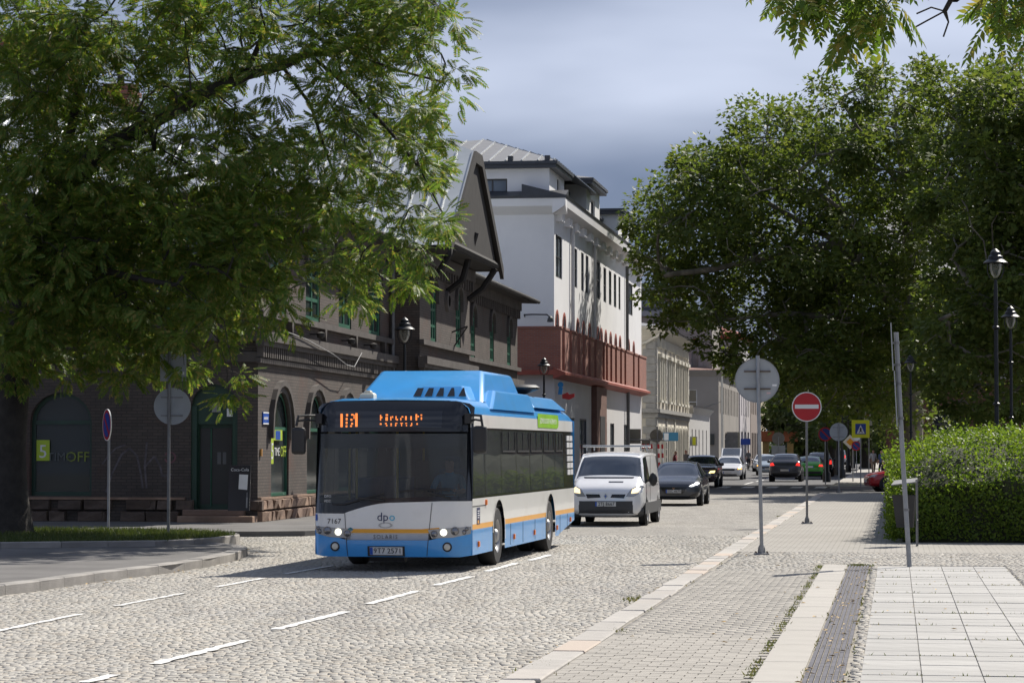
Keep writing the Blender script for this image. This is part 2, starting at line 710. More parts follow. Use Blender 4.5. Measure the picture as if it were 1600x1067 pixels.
def in_poly(x, y, P):
    c = False
    j = len(P) - 1
    for i in range(len(P)):
        if (P[i][1] > y) != (P[j][1] > y) and x < (P[j][0] - P[i][0]) * (y - P[i][1]) / (P[j][1] - P[i][1]) + P[i][0]:
            c = not c
        j = i
    return c


ISL_FULL = [(-9.2, 24.0), (-7.9, 30.0)] + ISLAND + [(-6.0, 50.2)] + [(-8.0, 56.9), (-30, 57.3), (-30, 24)]


def road_has(x, y):
    v = (Vector((x, y, 0)) - ORG).dot(RGT)
    return v < -0.012 and not in_poly(x, y, ISL_FULL)


# --- road: joint bed near the camera, textured setts farther off
rd = MB()
rd.poly([rf(-16, 8, -0.011), rf(0.1, 8, -0.011), rf(0.1, 58.6, -0.011), rf(-30, 58.6, -0.011)], 0)
rd.poly([rf(-34, 58.5, -0.001), rf(0.1, 58.5, -0.001), rf(0.1, 111, 0.0), rf(-34, 111, 0.0)], 1)
road = tag(rd.build('road', [M_joint, M_farsett]), kind='structure')

ST_V = [(-0.5, -0.5, -0.03), (0.5, -0.5, -0.03), (0.5, 0.5, -0.03), (-0.5, 0.5, -0.03),
        (-0.44, -0.45, 0.0), (0.45, -0.43, 0.0), (0.43, 0.45, 0.0), (-0.45, 0.44, 0.0)]
ST_F = [(0, 1, 5, 4), (1, 2, 6, 5), (2, 3, 7, 6), (3, 0, 4, 7), (4, 5, 6, 7)]


def sett_field(test, us, vs, size, jit=0.012, wave=0.05):
    out = []
    u = us[0]
    while u < us[1]:
        du = size * R.uniform(0.86, 1.12)
        v = vs[0] + R.uniform(0, size)
        while v < vs[1]:
            dv = size * R.uniform(0.78, 1.3)
            uu = u + wave * sin(v * 1.1 + u * 0.13) + R.uniform(-jit, jit)
            p = rf(v + dv / 2, uu + du / 2)
            if abs(p.x) < p.y * 0.2 + 0.35 and test(p.x, p.y):
                out.append((p.x, p.y, R.uniform(-0.0025, 0.0025), dv * 0.96, du * 0.96, R.uniform(-0.12, 0.12)))
            v += dv
        u += du
    return out


def sett_arrays(lst):
    A = np.array(lst)
    a = A[:, 5] + ROAD_A
    n = len(A)
    M = np.zeros((n, 3, 3))
    M[:, 0, 0] = np.cos(a) * A[:, 3]
    M[:, 1, 0] = np.sin(a) * A[:, 3]
    M[:, 0, 1] = -np.sin(a) * A[:, 4]
    M[:, 1, 1] = np.cos(a) * A[:, 4]
    M[:, 2, 2] = 1
    M[:, 2, 0] = NR.normal(0, 0.0013, n)
    M[:, 2, 1] = NR.normal(0, 0.0013, n)
    return M, A[:, :3]


setts = sett_field(road_has, (20.6, 58.5), (-14.5, 0.0), 0.096)
setts.sort(key=lambda s: -(s[3] / s[1] ** 2))
near, rest = setts[:300], setts[300:]
V, T = scatter(ST_V, ST_F, *sett_arrays(rest))
tag(arr_mesh('cobble_paving', V, T, M_sett, road), kind='stuff')
STM = []
for k in range(6):
    b = MB()
    b.mesh([(x * (1 if z < 0 else R.uniform(0.92, 1.06)), y * (1 if z < 0 else R.uniform(0.92, 1.06)), z) for x, y, z in ST_V], ST_F)
    STM.append(b.data('cobble', M_sett))
for s in near:
    o = link('cobble', STM[R.randrange(6)], road, (s[0], s[1], s[2]), s[5] + ROAD_A)
    o.scale = (s[3], s[4], 1)

# --- painted dashes (worn edges), each a part of the road
def dash(p0, p1, w):
    p0, p1 = gp(*p0), gp(*p1)
    d = (p1 - p0)
    L = d.length
    d.normalize()
    s = Vector((d.y, -d.x, 0))
    b = MB()
    n = max(6, int(L / 0.12))
    A, B = [], []
    for i in range(n + 1):
        c = p0 + d * (L * i / n)
        A.append(c + s * (w / 2 + R.uniform(-0.028, 0.012)))
        B.append(c - s * (w / 2 + R.uniform(-0.028, 0.012)))
    for i in range(n):
        b.poly([(q.x, q.y, 0.0105) for q in (A[i], A[i + 1], B[i + 1], B[i])])
    b.build('lane_dash', M_paint, road)


for p0, p1 in (((240, 1038), (386, 1001)), ((430, 984), (541, 956)), ((575, 944), (651, 924)), ((680, 915), (737, 901)),
               ((760, 893), (808, 880)), ((828, 876), (860, 867)), ((130, 1067), (180, 1055))):
    dash(p0, p1, 0.14)
for p0, p1 in (((-60, 998), (124, 960)), ((182, 947), (288, 927)), ((335, 918), (410, 904)), ((445, 897), (520, 884))):
    dash(p0, p1, 0.11)

# --- far asphalt street and the street that crosses it
fa = MB()
fa.poly([rf(-11, 110.8, 0.004), rf(0.1, 110.8, 0.004), rf(0.1, 460, 0.004), rf(-11, 460, 0.004)])
fa.poly([rf(0.1, 109.6, 0.004), rf(70, 109.6, 0.004), rf(70, 126, 0.004), rf(0.1, 126, 0.004)])
far_road = tag(fa.build('asphalt_road', M_asphalt), kind='structure')
fm = MB()
for v0 in (-9.2, -8.0, -6.8, -5.6, -4.4, -3.2, -2.0, -0.8):
    b = MB()
    b.poly([rf(v0, 128, 0.010), rf(v0 + 0.55, 128, 0.010), rf(v0 + 0.55, 132, 0.010), rf(v0, 132, 0.010)])
    b.build('crossing_bar', M_paint, far_road)
for u0 in (141, 153, 165, 177, 189):
    b = MB()
    b.poly([rf(-5.0, u0, 0.010), rf(-4.85, u0, 0.010), rf(-4.85, u0 + 8, 0.010), rf(-5.0, u0 + 8, 0.010)])
    b.build('lane_dash', M_paint, far_road)

# --- right-hand pavement: bed, kerbstones, pavers, setts
pv = MB()
pv.poly([rf(0.2, 15, 0.060), rf(14, 15, 0.060), rf(14, 47.9, 0.060), rf(0.2, 47.9, 0.060)], 0)
pv.poly([rf(0.2, 47.8, 0.07), rf(60, 47.8, 0.065), rf(60, 109.5, 0.065), rf(0.2, 109.5, 0.07)], 1)
pavement = tag(pv.build('pavement', [M_joint, M_farpaver]), kind='structure')

u = 19.0
while u < 109:
    L = R.uniform(0.85, 1.35) * (1.0 if u < 60 else 1.6)
    b = MB()
    wj = 0.30 + R.uniform(-0.012, 0.012)
    b.cbox(0.0, wj, 0.006, L - 0.006, -0.12, 0.0, 0.012)
    o = b.build('kerbstone', M_kerb, pavement)
    o.location = rf(R.uniform(-0.01, 0.012), u, 0.088 + R.uniform(-0.006, 0.006))
    o.rotation_euler = (0, R.uniform(-0.012, 0.012), ROAD_A + R.uniform(-0.006, 0.006))
    u += L

PV_V = [(-0.5, -0.5, -0.03), (0.5, -0.5, -0.03), (0.5, 0.5, -0.03), (-0.5, 0.5, -0.03),
        (-0.482, -0.478, 0.0), (0.482, -0.478, 0.0), (0.482, 0.478, 0.0), (-0.482, 0.478, 0.0)]
pav = []
row = 0
u = 19.5
while u < 40.6:
    v = 0.42 + (0.1 if row % 2 else 0.0)
    while v < 2.0:
        p = rf(v, u)
        if abs(p.x) < p.y * 0.2 + 0.3 and p.y > 20.6:
            pav.append((p.x, p.y, 0.07 + R.uniform(-0.0015, 0.0015), 0.195, 0.160, R.uniform(-0.01, 0.01)))
        v += 0.2
    if row % 2:
        p = rf(0.37, u)
        if abs(p.x) < p.y * 0.2 + 0.3 and p.y > 20.6:
            pav.append((p.x, p.y, 0.07, 0.095, 0.160, 0.0))
    u += 0.165
    row += 1
pav.sort(key=lambda s: s[1])
V, T = scatter(PV_V, ST_F, *sett_arrays(pav[300:]))
tag(arr_mesh('paver_field', V, T, M_paver, pavement), kind='stuff')
b = MB()
b.mesh(PV_V, ST_F)
PVM = b.data('paver', M_paver)
for s in pav[:300]:
    o = link('paver', PVM, pavement, (s[0], s[1], s[2]), s[5] + ROAD_A)
    o.scale = (s[3], s[4], 1)
band = sett_field(lambda x, y: True, (40.55, 47.8), (0.34, 1.98), 0.085) + \
    sett_field(lambda x, y: True, (42.75, 47.8), (1.98, 9.0), 0.085) + \
    sett_field(lambda x, y: True, (19.5, 42.7), (2.745, 2.845), 0.07, 0.003, 0.0) + \
    sett_field(lambda x, y: True, (19.5, 42.7), (4.86, 5.12), 0.085, 0.004, 0.0)
band = [(s[0], s[1], s[2] + 0.07, s[3], s[4], s[5]) for s in band]
V, T = scatter(ST_V, ST_F, *sett_arrays(band))
tag(arr_mesh('sett_band', V, T, M_sett, pavement), kind='stuff')
hf = MB()
hf.poly([rf(3.3, 47.75, 0.069), rf(40, 47.75, 0.069), rf(40, 54.5, 0.069), rf(3.3, 54.5, 0.069)])
hf.build('sett_apron', M_farsett, pavement)

# wide border stones, slabs of the square
u = 17.4
while u < 42.5:
    L = min(2.0, 42.66 - u)
    b = MB()
    b.cbox(2.0, 2.385, 0.004, L - 0.004, -0.08, 0.0, 0.008)
    o = b.build('border_stone', M_border, pavement)
    o.location = rf(0, u, 0.082 + R.uniform(-0.002, 0.002))
    o.rotation_euler = (0, 0, ROAD_A)
    u += L
b = MB()
b.cbox(0.0, 1.0, 0.0, 1.0, -0.03, 0.0, 0.006)
SLM = b.data('slab', M_slab)
gap_rows = []
u = 18.2
k = 0
while u < 42.2:
    for v0, nc in ((2.86, 4), (5.13, 3)):
        for c in range(nc):
            p = rf(v0 + c * 0.5, u)
            if p.x < p.y * 0.2 + 0.4:
                o = link('slab', SLM, pavement, rf(v0 + c * 0.5 + 0.004, u + 0.003, 0.073 + R.uniform(-0.002, 0.002)), ROAD_A)
                o.scale = (0.495, 0.4965, 1)
    u += 0.5
    k += 1
    if k % 4 == 0:
        gap_rows.append(u)
        u += 0.06

# drain: long iron grating of bars beside the border stones
dr = thing('drain_grating', 'long dark iron slot grating set between border stones and pale slabs', 'grating', rf(0, 0, 0), ROAD_A)
b = MB()
b.box(2.40, 2.735, 18.0, 42.6, 0.03, 0.052)
b.build('trough', mat('trough_dust', (0.33, 0.31, 0.28), 0.9), dr)
for i in range(7):
    x = 2.405 + i * 0.048
    b = MB()
    u = 18.0
    while u < 42.6:
        b.box(x, x + 0.034, u, min(u + 0.99, 42.6), 0.053, 0.078)
        u += 1.0
    b.build('slat', M_iron, dr)


# --- weeds in joints and fallen leaves
def blades(pts, hmin, hmax, wid, material, name, parent=None, lean=0.5):
    n = len(pts)
    P = np.array(pts)
    a = NR.uniform(0, 2 * pi, n)
    h = NR.uniform(hmin, hmax, n)
    l = NR.uniform(0.1, lean, n) * h
    b2 = NR.uniform(0, 2 * pi, n)
    V = np.zeros((n, 3, 3))
    V[:, 0, 0] = P[:, 0] - np.cos(a) * wid
    V[:, 0, 1] = P[:, 1] - np.sin(a) * wid
    V[:, 0, 2] = P[:, 2]
    V[:, 1, 0] = P[:, 0] + np.cos(a) * wid
    V[:, 1, 1] = P[:, 1] + np.sin(a) * wid
    V[:, 1, 2] = P[:, 2]
    V[:, 2, 0] = P[:, 0] + np.cos(b2) * l
    V[:, 2, 1] = P[:, 1] + np.sin(b2) * l
    V[:, 2, 2] = P[:, 2] + h
    T = np.arange(n * 3).reshape(n, 3)
    return arr_mesh(name, V.reshape(-1, 3), T, material, parent)


wp = []
for _ in range(1700):                                   # along the border stones
    u = R.uniform(20, 42.5)
    if sin(u * 2.3) + sin(u * 5.1 + 1) + R.uniform(-1.2, 1.2) > 0.1:
        wp.append(rf(1.96 + R.gauss(0, 0.03), u, 0.06))
for _ in range(900):
    u = R.uniform(20, 42.6)
    if sin(u * 1.7 + 2) + R.uniform(-1, 1) > 0.6:
        wp.append(rf(R.choice((2.395, 2.74)) + R.gauss(0, 0.02), u, 0.06))
for _ in range(500):
    wp.append(rf(2.55 + R.gauss(0, 0.1), 42.5 + R.gauss(0, 0.12), 0.06))
for gr_ in gap_rows:
    for _ in range(50):
        wp.append(rf(R.uniform(2.86, 4.9), gr_ + R.uniform(0.01, 0.05), 0.058))
for _ in range(700):
    u = R.uniform(21, 75)
    if sin(u * 0.9) + sin(u * 2.1) > 0.9:
        wp.append(rf(R.choice((-0.03, 0.33)) + R.gauss(0, 0.02), u, 0.02 if R.random() < 0.5 else 0.06))
for _ in range(500):
    c = R.choice([(0.15, 22.9), (0.3, 27.2), (0.0, 73), (0.2, 86), (-0.1, 33)])
    wp.append(rf(c[0] + R.gauss(0, 0.08), c[1] + R.gauss(0, 0.25), 0.05))
tag(blades(wp, 0.012, 0.05, 0.010, M_moss, 'joint_weeds', None, 1.2), 'low green weeds growing in the paving joints and along the border stones', 'weeds', kind='stuff')

fl = []
for _ in range(260):
    c = R.random()
    if c < 0.45:
        fl.append(rf(R.uniform(2.38, 2.76), R.uniform(20.5, 42), 0.085))
    elif c < 0.7:
        fl.append(rf(R.uniform(0.4, 6.5), R.uniform(20.5, 46), 0.085))
    elif c < 0.85:
        fl.append(rf(-0.06 + R.gauss(0, 0.06), R.uniform(20.5, 50), 0.015))
    else:
        q = R.choice(ISLAND)
        fl.append(Vector((q[0] + R.uniform(0, 0.35), q[1] + R.uniform(-0.6, 0.6), 0.012)))
n = len(fl)
a = NR.uniform(0, 2 * pi, n)
s = NR.uniform(0.016, 0.04, n)
M3 = np.zeros((n, 3, 3))
M3[:, 0, 0] = np.cos(a) * s
M3[:, 1, 0] = np.sin(a) * s
M3[:, 0, 1] = -np.sin(a) * s * 0.5
M3[:, 1, 1] = np.cos(a) * s * 0.5
M3[:, 2, 2] = s
V, T = scatter([(-1, 0, 0.1), (0, -1, 0.35), (1, 0, 0.2), (0, 1, 0.5)], [(0, 1, 2), (0, 2, 3)], M3, np.array(fl))
tag(arr_mesh('fallen_leaves', V, T, M_deadleaf), 'small yellow fallen leaves scattered over the pavement and gutter', 'leaves', kind='stuff')

# --- left traffic island, kerbs, grass bed
isl = MB()
isl.poly([(x, y, 0.125) for x, y in ISL_FULL])
island = tag(isl.build('island_pavement', M_asphalt2), kind='structure')


def kerb_run(pts, w, top, bot, material, parent, step, side=-1):
    """kerbstones along a bent line"""
    P = [Vector((p[0], p[1], 0)) for p in pts]
    acc = [0.0]
    for i in range(1, len(P)):
        acc.append(acc[-1] + (P[i] - P[i - 1]).length)

    def at_len(s):
        for i in range(1, len(P)):
            if s <= acc[i] or i == len(P) - 1:
                k = (s - acc[i - 1]) / max(1e-6, acc[i] - acc[i - 1])
                return P[i - 1].lerp(P[i], k)
    s = 0.0
    while s < acc[-1] - 0.1:
        e = min(s + step * R.uniform(0.85, 1.15), acc[-1])
        a, b_ = at_len(s), at_len(e)
        d = b_ - a
        L = d.length
        m = MB()
        m.cbox(0.004, L - 0.004, min(0, side * w), max(0, side * w), bot, top + R.uniform(-0.006, 0.006), 0.015)
        o = m.build('kerbstone', material, parent)
        o.location = a
        o.rotation_euler = (0, 0, atan2(d.y, d.x))
        s = e


kerb_run([(-9.2, 24.0), (-7.9, 30.0)] + ISLAND + [(-6.0, 50.2)], 0.26, 0.14, -0.1, M_kerb_old, island, 1.15, 1)
gb = MB()
gb.poly([(x, y, 0.20) for x, y in GRASS])
grass_bed = tag(gb.build('grass_bed', mat('bed_soil', (0.06, 0.055, 0.03), 0.95, var=0.3)), kind='structure')
kerb_run([(-14, 47.2), (-9.4, 47.4), (-6.45, 48.5), (-5.67, 49.95), (-5.4, 51.4), (-5.5, 52.65), (-6.35, 54.3), (-8.0, 55.7)], 0.14, 0.235, 0.0, M_kerb_old, grass_bed, 1.0, 1)
gpts = []
while len(gpts) < 26000:
    x, y = R.uniform(-12, -5.5), R.uniform(47.3, 56)
    if in_poly(x, y, GRASS):
        gpts.append((x, y, 0.195))
tag(blades(gpts, 0.03, 0.13, 0.009, M_grass, 'grass', None, 0.9), 'short patchy green grass in the kerbed bed below the tree', 'grass', kind='stuff')

# --- pavement along the left-hand houses and far pavements
lp = MB()
lp.prism([(-40, 57.3), (-5.6, 57.35), (-4.6, 57.7), (-4.1, 58.6)] + [tuple(rf(-9.3, u)[:2]) for u in (60, 112)]
         + [tuple(rf(-11, 114)[:2]), tuple(rf(-11, 460)[:2]), tuple(rf(-60, 460)[:2]), (-60, 114), (-40, 114)], 'z', -0.05, 0.115)
tag(lp.build('side_pavement', M_asphalt2, fix=True), kind='structure')
rp = MB()
rp.prism([tuple(rf(0.0, 126)[:2]), tuple(rf(80, 126)[:2]), tuple(rf(80, 460)[:2]), tuple(rf(0.0, 460)[:2])], 'z', -0.05, 0.12)
tag(rp.build('far_pavement', M_paver, fix=True), kind='structure')
# ================================================================ building tools
M_glass = mat('window_glass', (0.03, 0.035, 0.04), 0.04, var=0.4, scale=0.9, spec=0.8)
M_glass_l = mat('window_glass_pale', (0.10, 0.12, 0.14), 0.06, var=0.5, scale=0.7, spec=0.9)
M_glass_g = mat('house_glass', (0.035, 0.045, 0.045), 0.08, var=0.5, scale=0.8, spec=0.7)
M_zinc = mat('zinc_sheet', (0.42, 0.45, 0.46), 0.42, 0.35, var=0.12, scale=0.8, col2=(0.34, 0.36, 0.36), c2lo=0.5, c2hi=0.75)
M_pipe = mat('pipe_grey', (0.16, 0.16, 0.16), 0.5, 0.4)


def pbox(b, P, s0, s1, z0, z1, d0, d1, m=0):
    vs = [P(s, z, d) for d in (d0, d1) for z in (z0, z1) for s in (s0, s1)]
    b.mesh(vs, [(0, 1, 3, 2), (5, 4, 6, 7), (0, 4, 5, 1), (2, 3, 7, 6), (0, 2, 6, 4), (1, 5, 7, 3)], m)


def arch_pts(a, b, top, rise, n=10):
    c, r = (a + b) / 2, (b - a) / 2
    return [(c - r * cos(pi * i / n), top - rise + rise * sin(pi * i / n)) for i in range(n + 1)]


def facade(b, P, s0, s1, z0, z1, ops, depth=0.22, m=0, mr=None):
    """wall with openings (s0, s1, z0, z1, arch rise), reveals and arched heads"""
    mr = m if mr is None else mr
    ss = sorted({s0, s1, *[o[0] for o in ops], *[o[1] for o in ops]})
    zs = sorted({z0, z1, *[o[2] for o in ops], *[o[3] for o in ops]})
    for i in range(len(ss) - 1):
        for j in range(len(zs) - 1):
            cs, cz = (ss[i] + ss[i + 1]) / 2, (zs[j] + zs[j + 1]) / 2
            if any(o[0] < cs < o[1] and o[2] < cz < o[3] for o in ops):
                continue
            b.poly([P(ss[i], zs[j], 0), P(ss[i + 1], zs[j], 0), P(ss[i + 1], zs[j + 1], 0), P(ss[i], zs[j + 1], 0)], m)
    for o in ops:
        a, e, c, t = o[:4]
        rise = o[4] if len(o) > 4 else 0
        edge = [(a, c)] + (arch_pts(a, e, t, rise) if rise else [(a, t), (e, t)]) + [(e, c)]
        for i in range(len(edge)):
            p, q = edge[i], edge[(i + 1) % len(edge)]
            b.poly([P(p[0], p[1], 0), P(q[0], q[1], 0), P(q[0], q[1], depth), P(p[0], p[1], depth)], mr)
        if rise:
            ap = arch_pts(a, e, t, rise)
            n = len(ap) - 1
            for i in range(n):
                cor = (a, t) if i < n / 2 else (e, t)
                b.poly([P(*cor, 0), P(*ap[i], 0), P(*ap[i + 1], 0)], m)
            mid = ap[n // 2]
            b.poly([P(a, t, 0), P(mid[0], mid[1], 0), P(e, t, 0)], m)


def window(P, o, parent, mframe, depth=0.16, fw=0.07, bars=(1, 2), mglass=None, name='window', tr=0.0):
    """frame with glazing bars; its pane is a piece of its own"""
    a, e, c, t = o[:4]
    rise = o[4] if len(o) > 4 else 0
    b = MB()
    d0, d1 = depth, depth + 0.06
    ts = t - rise
    pbox(b, P, a, a + fw, c, ts, d0, d1)
    pbox(b, P, e - fw, e, c, ts, d0, d1)
    pbox(b, P, a + fw, e - fw, c, c + fw, d0, d1)
    if rise:
        ap = arch_pts(a, e, t, rise)
        ai = arch_pts(a + fw, e - fw, t - fw, max(0.02, rise - fw))
        for i in range(len(ap) - 1):
            q = [ap[i], ap[i + 1], ai[i + 1], ai[i]]
            b.poly([P(x, z, d0) for x, z in q])
        pbox(b, P, a + fw, e - fw, ts - fw / 2, ts + fw / 2, d0 - 0.004, d1)
    else:
        pbox(b, P, a + fw, e - fw, t - fw, t, d0, d1)
    nx, nz = bars
    bw = fw * 0.45
    for i in range(1, nx + 1):
        s = a + (e - a) * i / (nx + 1)
        pbox(b, P, s - bw, s + bw, c + fw, (ts - fw if not rise else ts - fw / 2), d0 + 0.005, d1 - 0.005)
    for j in range(1, nz + 1):
        z = c + (ts - c) * j / (nz + 1)
        pbox(b, P, a + fw, e - fw, z - bw * 0.8, z + bw * 0.8, d0 + 0.01, d1 - 0.01)
    w = b.build(name, mframe, parent)
    g_ = MB()
    ring = [(a, c), (e, c)] + ([(x, z) for x, z in reversed(arch_pts(a, e, t, rise))] if rise else [(e, t), (a, t)])
    g_.poly([P(x, z, depth + 0.04) for x, z in ring])
    g_.build('pane', mglass or M_glass, w)
    return w


def arch_mould(b, P, a, e, t, rise, w, d0, d1, m=0, foot=0.25):
    """raised hood over an arched opening"""
    ai = arch_pts(a, e, t, rise)
    ao = arch_pts(a - w, e + w, t + w, rise + w)
    ai = [(a, t - rise - foot)] + ai + [(e, t - rise - foot)]
    ao = [(a - w, t - rise - foot)] + ao + [(e + w, t - rise - foot)]
    for i in range(len(ai) - 1):
        p, q, r_, s_ = ai[i], ai[i + 1], ao[i + 1], ao[i]
        b.poly([P(*p, d1), P(*q, d1), P(*r_, d1), P(*s_, d1)], m)
        b.poly([P(*p, d0), P(*q, d0), P(*q, d1), P(*p, d1)], m)
        b.poly([P(*s_, d1), P(*r_, d1), P(*r_, d0), P(*s_, d0)], m)


def pside(x0):
    return lambda s, z, d: (x0 - d, s, z)


def pfront(y0):
    return lambda s, z, d: (-s, y0 + d, z)


def downpipe(parent, x, y, z0, z1, r=0.06, name='downpipe', m=None):
    b = MB()
    b.tube([(x, y, z0), (x, y, z1)], r, 8)
    return b.build(name, m or M_pipe, parent, smooth=True)


# ================================================================ soot-dark brick house on the left
M_soot = brickmat('soot_brick', (0.112, 0.088, 0.073), (0.084, 0.068, 0.058), (0.060, 0.051, 0.045), 0.27, 0.078, 0.012,
                  patch=(0.150, 0.074, 0.052), plo=0.54, phi=0.78, pscale=0.45)
M_soot_plain = mat('soot_stone', (0.082, 0.071, 0.064), 0.85, var=0.3, scale=2.0, bump=0.3)
M_green = mat('green_paint', (0.026, 0.115, 0.068), 0.45, var=0.2, scale=2)
M_green_d = mat('dark_green_paint', (0.016, 0.05, 0.032), 0.45, var=0.2, scale=2)
M_sand = mat('plinth_sandstone', (0.25, 0.165, 0.115), 0.85, var=0.25, scale=2.5, island=0.25, bump=0.5, bscale=14, island2=(0.20, 0.13, 0.10))
M_timber = mat('soot_timber', (0.034, 0.031, 0.029), 0.8, var=0.35, scale=3)
M_redbrick = brickmat('chimney_brick', (0.28, 0.095, 0.06), (0.22, 0.075, 0.05), (0.16, 0.11, 0.09), 0.25, 0.075)
M_lime = mat('lime_decal', (0.42, 0.55, 0.03), 0.5, var=0.05)
M_lime_d = mat('faded_lime_decal', (0.22, 0.27, 0.03), 0.5, var=0.1)
M_white = mat('white_paint', (0.75, 0.75, 0.73), 0.6, var=0.05)
M_blue_sign = mat('sign_blue', (0.02, 0.09, 0.42), 0.4, var=0.05)

DK = Vector((-6.34, 64.7, 0))
DA = -atan(0.14)
dk = thing('brick_house', 'long soot-blackened brick house with green windows and zinc roof behind the bus', 'house', DK, DA)
EAVE = 8.35
g_ops = [(y - 1.0, y + 1.0, 0.72, 3.4, 0.95) for y in (2.45, 6.65, 10.85, 15.05)]
u_ops = [(y - 0.9, y + 0.9, 5.42, 7.55, 0.35) for y in (2.2, 6.35, 10.7, 15.2)]
r_ops = [(y - 0.55, y + 0.55, 5.42, 7.5, 0.5) for y in (20.4, 25.5)]
rg_ops = [(y - 0.8, y + 0.8, 0.72, 3.4, 0.8) for y in (20.4, 23.0, 25.6)]
f_ops = [(y - 0.55, y + 0.55, 5.42, 7.4, 0.5) for y in (30.4, 34.9, 39.9, 44.8)]
fg_ops = [(y - 0.8, y + 0.8, 0.72, 3.4, 0.8) for y in (30.4, 34.9, 39.9, 44.8)]
door_op = (0.52, 1.72, 0.42, 3.55, 0.55)
fw_op = (4.28, 5.9, 0.75, 3.35, 0.75)
fwu = [(s - 0.9, s + 0.9, 5.42, 7.55, 0.35) for s in (2.0, 5.2, 8.5, 12.0)]
fwg = [(8.0, 9.6, 0.75, 3.35, 0.75), (11.5, 13.1, 0.75, 3.35, 0.75)]
PS, PR, PF = pside(0.0), pside(0.95), pfront(0.0)
w = MB()
facade(w, PS, 0, 17.8, 0.0, EAVE, g_ops + u_ops, 0.3)
facade(w, PR, 17.8, 28.0, 0.0, EAVE, r_ops + rg_ops, 0.3)
facade(w, PS, 28.0, 47.4, 0.0, EAVE, f_ops + fg_ops, 0.3)
facade(w, PF, 0, 22, 0.0, EAVE, [door_op, fw_op] + fwu + fwg, 0.3)
w.poly([(0, 17.8, 0), (0.95, 17.8, 0), (0.95, 17.8, EAVE), (0, 17.8, EAVE)])
w.poly([(0.95, 28, 0), (0, 28, 0), (0, 28, EAVE), (0.95, 28, EAVE)])
w.poly([(0, 47.4, 0), (-16, 47.4, 0), (-16, 47.4, EAVE), (0, 47.4, EAVE)])
w.poly([(-22, 0, 0), (-22, 47.4, 0), (-22, 47.4, EAVE), (-22, 0, EAVE)])
w.build('wall', M_soot, dk)
inn = MB()
inn.box(-21.8, -0.5, 0.5, 47.0, 0.02, EAVE - 0.2)
inn.build('interior_core', mat('dark_interior', (0.02, 0.02, 0.02), 0.9), dk)

for o in g_ops + rg_ops + fg_ops:
    window(PS if o in g_ops + fg_ops else PR, o, dk, M_green, 0.05, 0.09, (0, 0), M_glass_g)
for o in u_ops:
    window(PS, o, dk, M_green, 0.03, 0.13, (1, 2), M_glass_g)
for o in r_ops + f_ops:
    window(PR if o in r_ops else PS, o, dk, M_green, 0.03, 0.12, (1, 2), M_glass_g)
for o in fwu:
    window(PF, o, dk, M_green, 0.2, 0.10, (1, 2))
for o in fwg:
    window(PF, o, dk, M_green_d, 0.2, 0.09, (0, 0))
for o in g_ops + rg_ops + fg_ops:
    b = MB()
    P = PS if o not in rg_ops else PR
    arch_mould(b, P, o[0], o[1], o[3], o[4], 0.16, 0.05, -0.06)
    arch_mould(b, P, o[0] - 0.16, o[1] + 0.16, o[3] + 0.16, o[4] + 0.16, 0.14, 0.0, -0.13)
    b.build('arch_hood', M_soot_plain, dk)
    b = MB()
    pbox(b, P, o[0] - 0.1, o[1] + 0.1, o[2] - 0.1, o[2], -0.09, 0.2)
    b.build('window_sill', M_soot_plain, dk)
for o in u_ops + r_ops + f_ops:
    b = MB()
    P = PR if o in r_ops else PS
    arch_mould(b, P, o[0], o[1], o[3], o[4], 0.18, 0.0, -0.1, foot=0.3)
    b.build('arch_hood', M_soot_plain, dk)

# string courses, dentilled cornice
for (P, a, e) in ((PS, -0.28, 17.8), (PR, 17.52, 28.28), (PS, 28.0, 47.5)):
    b = MB()
    pbox(b, P, a, e, 4.62, 4.86, -0.30, 0.0)
    pbox(b, P, a, e, 4.50, 4.62, -0.22, 0.0)
    pbox(b, P, a + 0.1, e, 4.08, 4.2, -0.10, 0.0)
    b.build('cornice', M_soot_plain, dk)
    b = MB()
    s = a + 0.15
    while s < e - 0.1:
        pbox(b, P, s, s + 0.11, 4.22, 4.50, -0.17, 0.0)
        s += 0.24
    tag(b.build('dentil_course', M_soot_plain, dk), kind='stuff')
    b = MB()
    pbox(b, P, max(a, a + 0.16), e, 5.24, 5.40, -0.16, 0.0)
    b.build('sill_course', M_soot_plain, dk)
    b = MB()
    pbox(b, P, a + 0.1, e, EAVE - 0.5, EAVE - 0.1, -0.18, 0.0)
    b.build('eaves_course', M_soot_plain, dk)
    b = MB()
    s = a + 0.4
    while s < e - 0.2:
        pbox(b, P, s, s + 0.16, EAVE - 0.85, EAVE - 0.5, -0.15, 0.0)
        s += 0.55
    tag(b.build('eaves_brackets', M_soot_plain, dk), kind='stuff')
for o in u_ops:                                                 # wedge corbels below the upper windows
    for y in (o[1] + 0.12,):
        b = MB()
        b.prism([(y - 0.13, 5.24), (y + 0.13, 5.24), (y, 4.88)], 'x', -0.002, 0.16)
        b.build('corbel', M_soot_plain, dk)
b = MB()
pbox(b, PF, -0.2, 22, 4.62, 4.86, -0.25, 0.0)
pbox(b, PF, 0.0, 22, 4.1, 4.35, -0.1, 0.0)
b.build('cornice', M_soot_plain, dk)

# plinth of rough sandstone blocks
SM = []
for k in range(5):
    b = MB()
    q = [R.uniform(0.02, 0.07) for _ in range(8)]
    vs = [(0, 0, 0), (0, 1, 0), (0, 1, 1), (0, 0, 1), (0.05 + q[0], 0.06, 0.08), (0.05 + q[1], 0.94, 0.08), (0.05 + q[2], 0.93, 0.9), (0.05 + q[3], 0.07, 0.9)]
    b.mesh(vs, [(0, 1, 5, 4), (1, 2, 6, 5), (2, 3, 7, 6), (3, 0, 4, 7), (4, 5, 6, 7)])
    SM.append(b.data('plinth_stone', M_sand))


